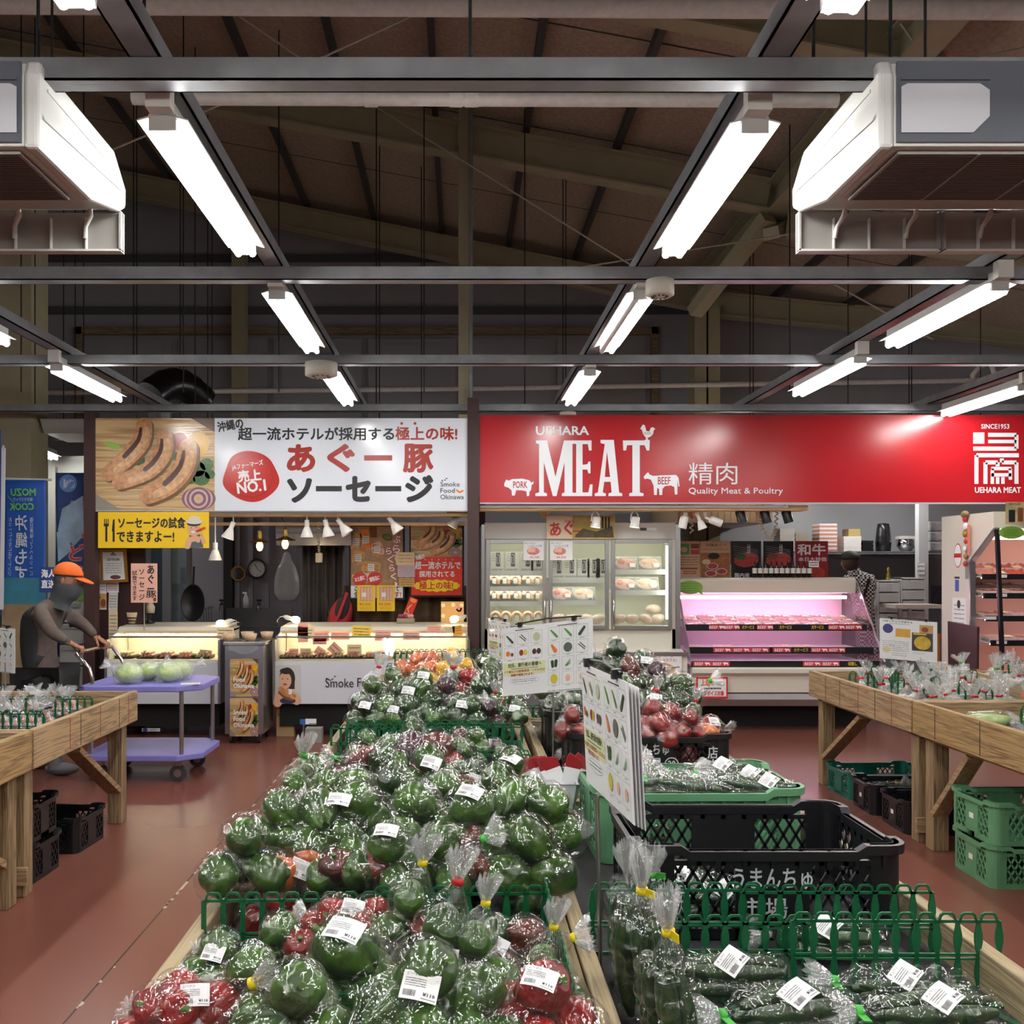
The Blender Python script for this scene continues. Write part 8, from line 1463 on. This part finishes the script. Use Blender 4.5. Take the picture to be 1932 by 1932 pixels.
hN, hF = V((hb[4].x + .0, TY0 + .17, hb[4].z + .03)), V((hb[5].x + .02, TY1 - .25, hb[5].z + .03))
wrN = V((hN.x - .085, hN.y - .01, hN.z + .045)); wrF = V((hF.x - .08, hF.y, hF.z + .06)); elN = (shN + wrN) / 2 + V((.02, -.06, -.05)); elF = (shF + wrF) / 2 + V((.03, .05, -.02))
foN, foF = V((-3.12, Y0 - .12, .05)), V((-3.42, Y0 + .14, .05)); knN, knF = V((-3.1, Y0 - .12, .5)), V((-3.26, Y0 + .13, .5)); hpN, hpF = hip + V((0, -.1, -.06)), hip + V((0, .1, -.06))
pts = [(hip + V((-.01, 0, .02)), .175, .175), ((hip + chest) / 2 + V((-.035, 0, 0)), .165, .17), (chest + V((-.02, 0, 0)), .16, .19), (chest.lerp(neck, .55), .10, .15), (neck, .06, .06), (shN, .075, .075), (elN, .052, .052), (wrN, .034, .034), (shF, .075, .075), (elF, .052, .052), (wrF, .034, .034), (hpN, .105, .105), (knN, .068, .068), (foN + V((0, 0, .06)), .05, .05), (hpF, .105, .105), (knF, .068, .068), (foF + V((0, 0, .06)), .05, .05), (head, .07, .065)]
body = skin_obj('body', pts, [(0, 1), (1, 2), (2, 3), (3, 4), (4, 17), (3, 5), (5, 6), (6, 7), (3, 8), (8, 9), (9, 10), (0, 11), (11, 12), (12, 13), (0, 14), (14, 15), (15, 16)], shirt, t)
# hands closed on the bar: palm plus five separate fingers
def hand(name, wr, hc, sy, par):
    f = (hc - wr).normalized(); side = V((0, 1, 0)); side = (side - f * side.dot(f)).normalized(); up = side.cross(f)
    if up.z < 0: up = -up
    P = [(wr, .03, .024)]; E = []; palm = wr.lerp(hc, .62); P.append((palm, .036, .02)); E.append((0, 1))
    for k, (o, L) in enumerate(((-.033, .9), (-.012, 1.0), (.011, .96), (.031, .78))):
        a = palm + f * .035 + side * o + up * .006; b_ = a + f * .03 * L + up * .004; c = b_ + f * .016 * L - up * .03 * L; d = c - f * .02 * L - up * .02 * L; n = len(P); P += [(a, .0095, .0095), (b_, .0092, .0092), (c, .0088, .0088), (d, .0078, .0078)]; E += [(1, n), (n, n + 1), (n + 1, n + 2), (n + 2, n + 3)]
    n = len(P); a = wr.lerp(palm, .55) + side * sy * .03 - up * .006; b_ = a + f * .03 + side * sy * .012 - up * .02; c = b_ + f * .028 - up * .016; P += [(a, .0125, .0125), (b_, .011, .011), (c, .009, .009)]; E += [(0, n), (n, n + 1), (n + 1, n + 2)]
    return skin_obj(name, P, E, skinm, par, 2)
hand('hand', wrN + (wrN - elN).normalized() * -.01, hN, 1, t); hand('hand', wrF, hF, -1, t)
# trousers, vest, gaiter, face, cap, boots
pt = [(hip + V((.0, 0, -.05)), .19, .185), (hpN, .115, .115), (knN, .082, .082), (foN + V((0, 0, .12)), .07, .07), (hpF, .115, .115), (knF, .082, .082), (foF + V((0, 0, .12)), .07, .07)]
skin_obj('trousers', pt, [(0, 1), (1, 2), (2, 3), (0, 4), (4, 5), (5, 6)], trous, t)
bw_ = W[t.name]; ax_ = (chest - hip).normalized()
def over(nm, m, test, off=.008):
    me = body.data; b = MB(m); ids = {}; vs = []; fs = []
    for f in me.polygons:
        if test(bw_ @ f.center, f.normal):
            F_ = []
            for i in f.vertices:
                if i not in ids: ids[i] = len(vs); vs.append(bw_ @ (me.vertices[i].co + me.vertices[i].normal * off))
                F_.append(ids[i])
            fs.append(F_)
    o = b.add(vs, fs, True).build(nm, t); o.modifiers.new('thick', 'SOLIDIFY').thickness = .005; return o
over('vest', vest, lambda c, n: hip.z - .04 < c.z < chest.z + .13 and (c - hip - ax_ * (c - hip).dot(ax_)).x < .025 and abs(c.y - Y0) < .21)
for fo in (foN, foF):
    b = MB(rubber); b.x = M.Translation(fo); b.ball((.05, 0, .0), .1, 14, 8, (1.35, .5, .5)); b.tube([(0, 0, .0), (-.005, 0, .16)], [.055, .06], 12); b.build('shoe', t)
fx = V((1, 0, -.18)).normalized(); fu = V((.18, 0, 1)).normalized(); fs = V((0, 1, 0)); HM = M(((fx.x, 0, fu.x, head.x), (0, 1, 0, head.y), (fx.z, 0, fu.z, head.z), (0, 0, 0, 1)))
def headball(m, nm, fn, n=28, k=20):
    b = MB(m); b.x = HM; vs = []
    for i in range(k + 1):
        th = pi * i / k
        for j in range(n):
            ph = 2 * pi * j / n; vs.append(fn(sin(th) * cos(ph), sin(th) * sin(ph), cos(th)))
    b.add(vs, [(i * n + j, (i + 1) * n + j, (i + 1) * n + (j + 1) % n, i * n + (j + 1) % n) for i in range(k) for j in range(n)], True); return b.build(nm, t)
def face(x, y, z):
    r = V((x * .1, y * .078, z * .118)); nose = math.exp(-((y / .22) ** 2 + ((z + .12) / .22) ** 2)) * (x > 0) * .026; eye = math.exp(-(((abs(y) - .42) / .16) ** 2 + ((z - .05) / .1) ** 2)) * (x > 0) * -.008; return (r.x + nose + eye, r.y, r.z)
headball(skinm, 'face', face)
for sy in (-1, 1):
    b = MB(mat('eye white', 'C9C4BC', .3)); b.x = HM; b.ball((.082, sy * .032, .008), .0105, 10, 7, (.6, 1, .6)); b.mat(black).ball((.0885, sy * .032, .006), .005, 8, 6, (.5, 1, 1)); b.build('eye', t); b = MB(mat('dark brow', '1F1916', .8)); b.x = HM; b.ball((.089, sy * .032, .026), .016, 8, 5, (.3, 1, .25)); b.build('eyebrow', t)
    b = MB(skinm); b.x = HM; b.ball((-.005, sy * .08, -.0), .026, 10, 8, (.7, .35, 1.1)); b.build('ear', t)
b = MB(gait); n = 26; pr = [(.108, -.02, .012, 1.0), (.116, -.05, .016, 1.0), (.112, -.09, .01, 1.0), (.1, -.12, -.005, 1), (.09, -.15, -.022, 1), (.094, -.18, -.035, 1.0), (.098, -.205, -.04, 1), (.104, -.225, -.04, 1)]; vs = []
for i, (r, z, ox, _) in enumerate(pr):
    for j in range(n): a = 2 * pi * j / n; q = r * (1 + .035 * sin(3 * a + 1.9 * i) + .02 * sin(7 * a + i * 2.6)); vs.append(HM @ V((q * cos(a) + ox, q * sin(a) * .84, z + .014 * cos(a + i) - (.025 * (cos(a) if cos(a) > 0 else 0) if i > 5 else 0))))
b.add(vs, [(i * n + j, i * n + (j + 1) % n, (i + 1) * n + (j + 1) % n, (i + 1) * n + j) for i in range(len(pr) - 1) for j in range(n)], True); b.build('neck_gaiter', t)
headball(gait, 'head_wrap', lambda x, y, z: (x * .103 - .004, y * .083, max(z, .34 if x > .05 else -.35) * .116))
headball(capm, 'cap', lambda x, y, z: (x * .118 - .004, y * .092, .05 + max(z, -.02) * .1 + .012 * x * (z < .1)))
b = MB(capm); P = [(.09 + .12 * cos(a), .085 * sin(a)) for a in [-pi / 2 + pi * i / 14 for i in range(15)]]; b.x = HM @ M.Translation((0, 0, .058)) @ M.Rotation(.22, 4, 'Y'); b.prism(P, -.004, .004); b.build('cap_visor', t, .002)
# ---- butcher worker seen from behind ----
chk = bpy.data.materials.new('black and white check'); nt, pb = nodes(chk); tc = nt.nodes.new('ShaderNodeTexCoord'); ck = nt.nodes.new('ShaderNodeTexChecker'); ck.inputs['Scale'].default_value = 42; ck.inputs[1].default_value = lin('D2D2D0'); ck.inputs[2].default_value = lin('17181A'); nt.links.new(tc.outputs['Object'], ck.inputs[0]); nt.links.new(ck.outputs[0], pb.inputs[0]); pb.inputs['Roughness'].default_value = .85
Y1 = 11.2; B_ = lambda x, y, d=0: at(x, y, Y1 + d); t = thing('person', 'person in black cap and checked shirt seen from behind in the butcher kitchen', 'person', (B_(1628, 0).x, Y1, 0)); hip = B_(1636, 1205); ch = B_(1624, 1106); nk = B_(1611, 1079); hd = B_(1605, 1066)
sL, sR = B_(1598, 1091, .06), B_(1645, 1090, -.05); eL, eR = B_(1588, 1130, .2), B_(1640, 1140, .2); wL, wR = B_(1572, 1120, .42), B_(1600, 1135, .45); kL, kR = V((hip.x - .08, Y1, .5)), V((hip.x + .09, Y1, .5))
skin_obj('body', [(hip, .14, .13), ((hip + ch) / 2, .15, .13), (ch, .18, .13), (nk, .085, .085), (hd, .085, .095), (sL, .075, .075), (eL, .052, .052), (wL, .035, .035), (sR, .08, .08), (eR, .055, .055), (wR, .035, .035), (kL, .08, .08), (V((kL.x, Y1, .08)), .06, .06), (kR, .08, .08), (V((kR.x, Y1, .08)), .06, .06)], [(0, 1), (1, 2), (2, 3), (3, 4), (2, 5), (5, 6), (6, 7), (2, 8), (8, 9), (9, 10), (0, 11), (11, 12), (0, 13), (13, 14)], chk, t)
HM = M.Translation(hd + V((-.01, 0, .03))) @ M.Rotation(2.2, 4, 'Z'); headball(skinm, 'face', face); headball(mat('brown hair', '3E2C22', .8), 'hair', lambda x, y, z: (x * .1 - .012, y * .088, z * .118 + .004)); headball(dark, 'cap', lambda x, y, z: (x * .122, y * .1, .05 + max(z, -.1) * .09)); b = MB(black); b.x = HM @ M.Translation((0, 0, .05)); b.prism(P, -.004, .004); b.build('cap_visor', t)
hand('hand', wL, wL + V((-.03, .09, -.02)), 1, t); hand('hand', wR, wR + V((-.02, .09, -.02)), -1, t)
for x in (kL.x, kR.x): b = MB(black); b.x = M.Translation((x, Y1 + .05, .04)); b.ball((0, 0, 0), .09, 12, 7, (.55, 1.4, .45)); b.build('shoe', t)
b = MB(black); b.bar(B_(1640, 1092, -.19), B_(1612, 1185, -.16), .03, .006, (0, -1, 0)); b.bar(B_(1606, 1100, -.14), B_(1648, 1190, -.17), .03, .006, (0, -1, 0)); b.build('apron_straps', t)
# ---------------- fish corner at the far left ----------------
bl1 = mat('banner royal blue', '1E4FA0', .6, noise_amt=.08, noise_scale=3); teal = mat('banner sea teal', '3A7F94', .6, noise_amt=.15, noise_scale=4); sand = mat('banner sand', '8E7A5C', .6, noise_amt=.2, noise_scale=6); lime = mat('banner lime', '6EB85A', .5); bw = mat('banner white', 'D5DCE4', .5)
def flag(x0, y0, x1, y1, Y, label, art, m, poles):
    """sewn cloth banner on a pole, gently waved"""
    t = thing('cloth_banner', label, 'banner', at((x0 + x1) / 2, y1, Y)); n, k = 16, 24; vs = []
    wv = lambda x, z: .018 * sin(x * 9 + z * 2) + .01 * sin(z * 7)
    for j in range(k + 1):
        for i in range(n + 1): p = at(x0 + (x1 - x0) * i / n, y0 + (y1 - y0) * j / k, Y); vs.append((p.x, Y + wv(p.x, p.z), p.z))
    o = MB(m).add(vs, [(j * (n + 1) + i, (j + 1) * (n + 1) + i, (j + 1) * (n + 1) + i + 1, j * (n + 1) + i + 1) for j in range(k) for i in range(n)], True).build('cloth', t); o.modifiers.new('thick', 'SOLIDIFY').thickness = .003
    b = MB().sheet(Y - .004); art(b); b.v = [V((v.x, v.y + wv(v.x, v.z) - .003, v.z)) for v in b.v]; b.build('print', t)
    for q in poles: MB(mat('pale pole', 'C9CCC4', .5)).tube([V(p) for p in q], .012, 8).build('pole', t)
def moz(b):
    for k in range(8): b.rect(6, 1090 + k * 25, 88, 1115 + k * 25, teal if k < 2 else sand, 1)
    b.text('MOZU', 70, 922, 21, 936, lime, 3, .03); b.text('毎日モズクック', 64, 939, 26, 946, bw, 3); b.text('COOK', 66, 949, 17, 963, lime, 3, .03); b.line([(14, 935), (26, 948)], 1.4, lime, 3)
    for i, c in enumerate('沖縄もずく'): b.text(c, 52, 972 + i * 32, 28, 1001 + i * 32, bw, 3, .01)
    b.text('毎\n日\n美\n味\nし\nく\nヘ\nル\nシ\nー\nに', 64, 976, 57, 1086, bw, 3); b.text('お\nつ\nー\nに\nん\nな\nに\nは\nア\nレ\nン\nジ', 21, 976, 15, 1086, bw, 3)
z0 = 0
p = at(4, 0, 9.25); flag(7, 906, 88, 1290, 9.25, 'blue banner with mirrored green and white lettering at the far left', moz, bl1, [[(p.x, 9.27, 0), (p.x, 9.27, at(0, 840, 9.25).z)], [(p.x, 9.27, at(0, 903, 9.25).z), (at(95, 0, 9.25).x, 9.27, at(0, 905, 9.25).z)]])
def umi(b):
    b.poly([(118, 960), (156, 935), (157, 1010), (140, 1030), (110, 1000)], mat('banner cloud', '9FB8D0', .6, noise_amt=.3, noise_scale=6), 1); b.poly([(108, 1005), (128, 985), (135, 1040), (112, 1060)], MC['banner cloud'], 1); b.ell(129, 912, 16, 17, mat('banner moon', '5F86C4', .5), 2); b.text('海の恵み', 120, 904, 141, 922, bw, 3, .01)
    for i, c in enumerate('海ぶどう'): b.text(c, 131, 944 + i * 41, 160, 977 + i * 41, bw, 3, .06); b.text(c, 132, 945 + i * 41, 159, 976 + i * 41, redpr, 4, .04)
p = at(105, 0, 9.6); flag(107, 892, 160, 1240, 9.6, 'dark blue sky banner with red brush lettering beside the dark brown post', umi, mat('banner navy', '24407A', .6, noise_amt=.2, noise_scale=3), [[(p.x, 9.62, 0), (p.x, 9.62, at(0, 880, 9.6).z)]])
b = MB().sheet(9.1); b.rect(-20, 810, 2, 1160, bl1, 0); o = b.build('cloth_banner'); o.modifiers.new('thick', 'SOLIDIFY').thickness = .004; tag(o, 'blue banner strip cut by the left edge, with a white seam', 'banner')
tag(MB(mat('white seam cloth', 'C9CDD2', .6)).bar(at(7, 845, 9.0), at(3, 1150, 9.0), .035, .01).build('banner_pole'), 'white pole sleeve at the far left edge beside the blue banners', 'pole')
note(74, 1070, 108, 1118, 8.8, mat('navy sign', '1F3A78', .5), 'small dark blue sign with white lettering behind the orange cap', art=lambda b: (b.text('海人', 78, 1074, 104, 1090, paper, 1, .02), b.text('直送', 78, 1094, 104, 1110, paper, 1, .02)), cat='sign', name='blue_sign')
for o in [q for q in COL.objects if q.name == 'blue_sign']: W[o.name] = o.matrix_basis.copy(); MB(steel).tube([(at(91, 0, 8.81).x, 8.81, 0), at(91, 1072, 8.81)], .007, 6).build('rod', o)
b = MB(mat('grey drawer plastic', '8E8F8C', .45)); t = thing('storage_drawers', 'grey stacked storage drawers between the masked man and the dark brown post', 'drawers', (at(138, 0, 9.3).x, 9.4, 0)); a, e = at(112, 0, 9.2).x, at(156, 0, 9.2).x
for k in range(6): z = .02 + k * .21; MB(MC['grey drawer plastic']).box(a, e, 9.2, 9.6, z, z + .2).build('drawer', t, .008); MB(mat('drawer lip', '7A7B78', .45)).box(a + .02, e - .02, 9.185, 9.2, z + .15, z + .19).build('lip', t)
seaw = mat('green sea grapes', '4E6B22', .6, noise_amt=.5, noise_scale=60, bump=.6)
b = MB(seaw); p = at(140, 1128, 9.3); b.ball((p.x, 9.4, 1.28), .14, 18, 10, (.9, .9, .85)); tag(b.build('green_heap'), 'round heap of green sea grapes on the grey drawers behind the man', 'produce', kind='stuff')
b = MB(mat('dull display bench', '5A5648', .6)).box(at(-60, 0, 9.5).x, at(90, 0, 9.5).x, 9.32, 9.68, 0, at(0, 1140, 9.5).z); tag(b.build('display_bench'), 'dull olive display bench behind the masked man', 'bench')
zb = at(0, 1140, 9.5).z
for i in range(4): x = at(8 + 10 * i, 0, 9.6).x; tag(MB(paper).lathe([(.02, 0), (.03, .0), (.035, .14), (.03, .15), (0, .15)], 10, M.Translation((x, 9.6, zb))).build('paper_roll'), 'white paper roll on the dull bench at the far left, %s from the left' % ORD[i], 'roll', 'paper rolls on the bench')
b = MB(mat('brown dried bundle', '5A3320', .8, noise_amt=.4, noise_scale=50)); p = at(40, 0, 9.6); b.ball((p.x + .02, 9.6, zb + .1), .1, 14, 8, (1, .8, .95)); tag(b.build('dried_bundle'), 'brown dried bundle on the dull bench behind the masked man', 'produce')
# wall mounted dim unit and side wall of the fish corner
b = MB(mat('pale corner wall', 'A9AAA2', .6)).box(RX0, at(158, 0, 11.9).x, 11.9, 12.0, 0, at(0, 860, 11.9).z); b.build('wall_fish_corner', base=False, kind='structure')
b = MB(mat('pale unit casing', 'A9A9A6', .4)); b.prism_x([(9.8, at(0, 790, 9.8).z), (10.3, at(0, 790, 9.8).z + .05), (10.5, at(0, 830, 10.3).z), (9.9, at(0, 815, 9.8).z)], at(75, 0, 9.8).x, at(157, 0, 9.8).x); tag(b.build('air_curtain'), 'dim pale ceiling unit above the blue banners, behind the dark brown post', 'air conditioner')
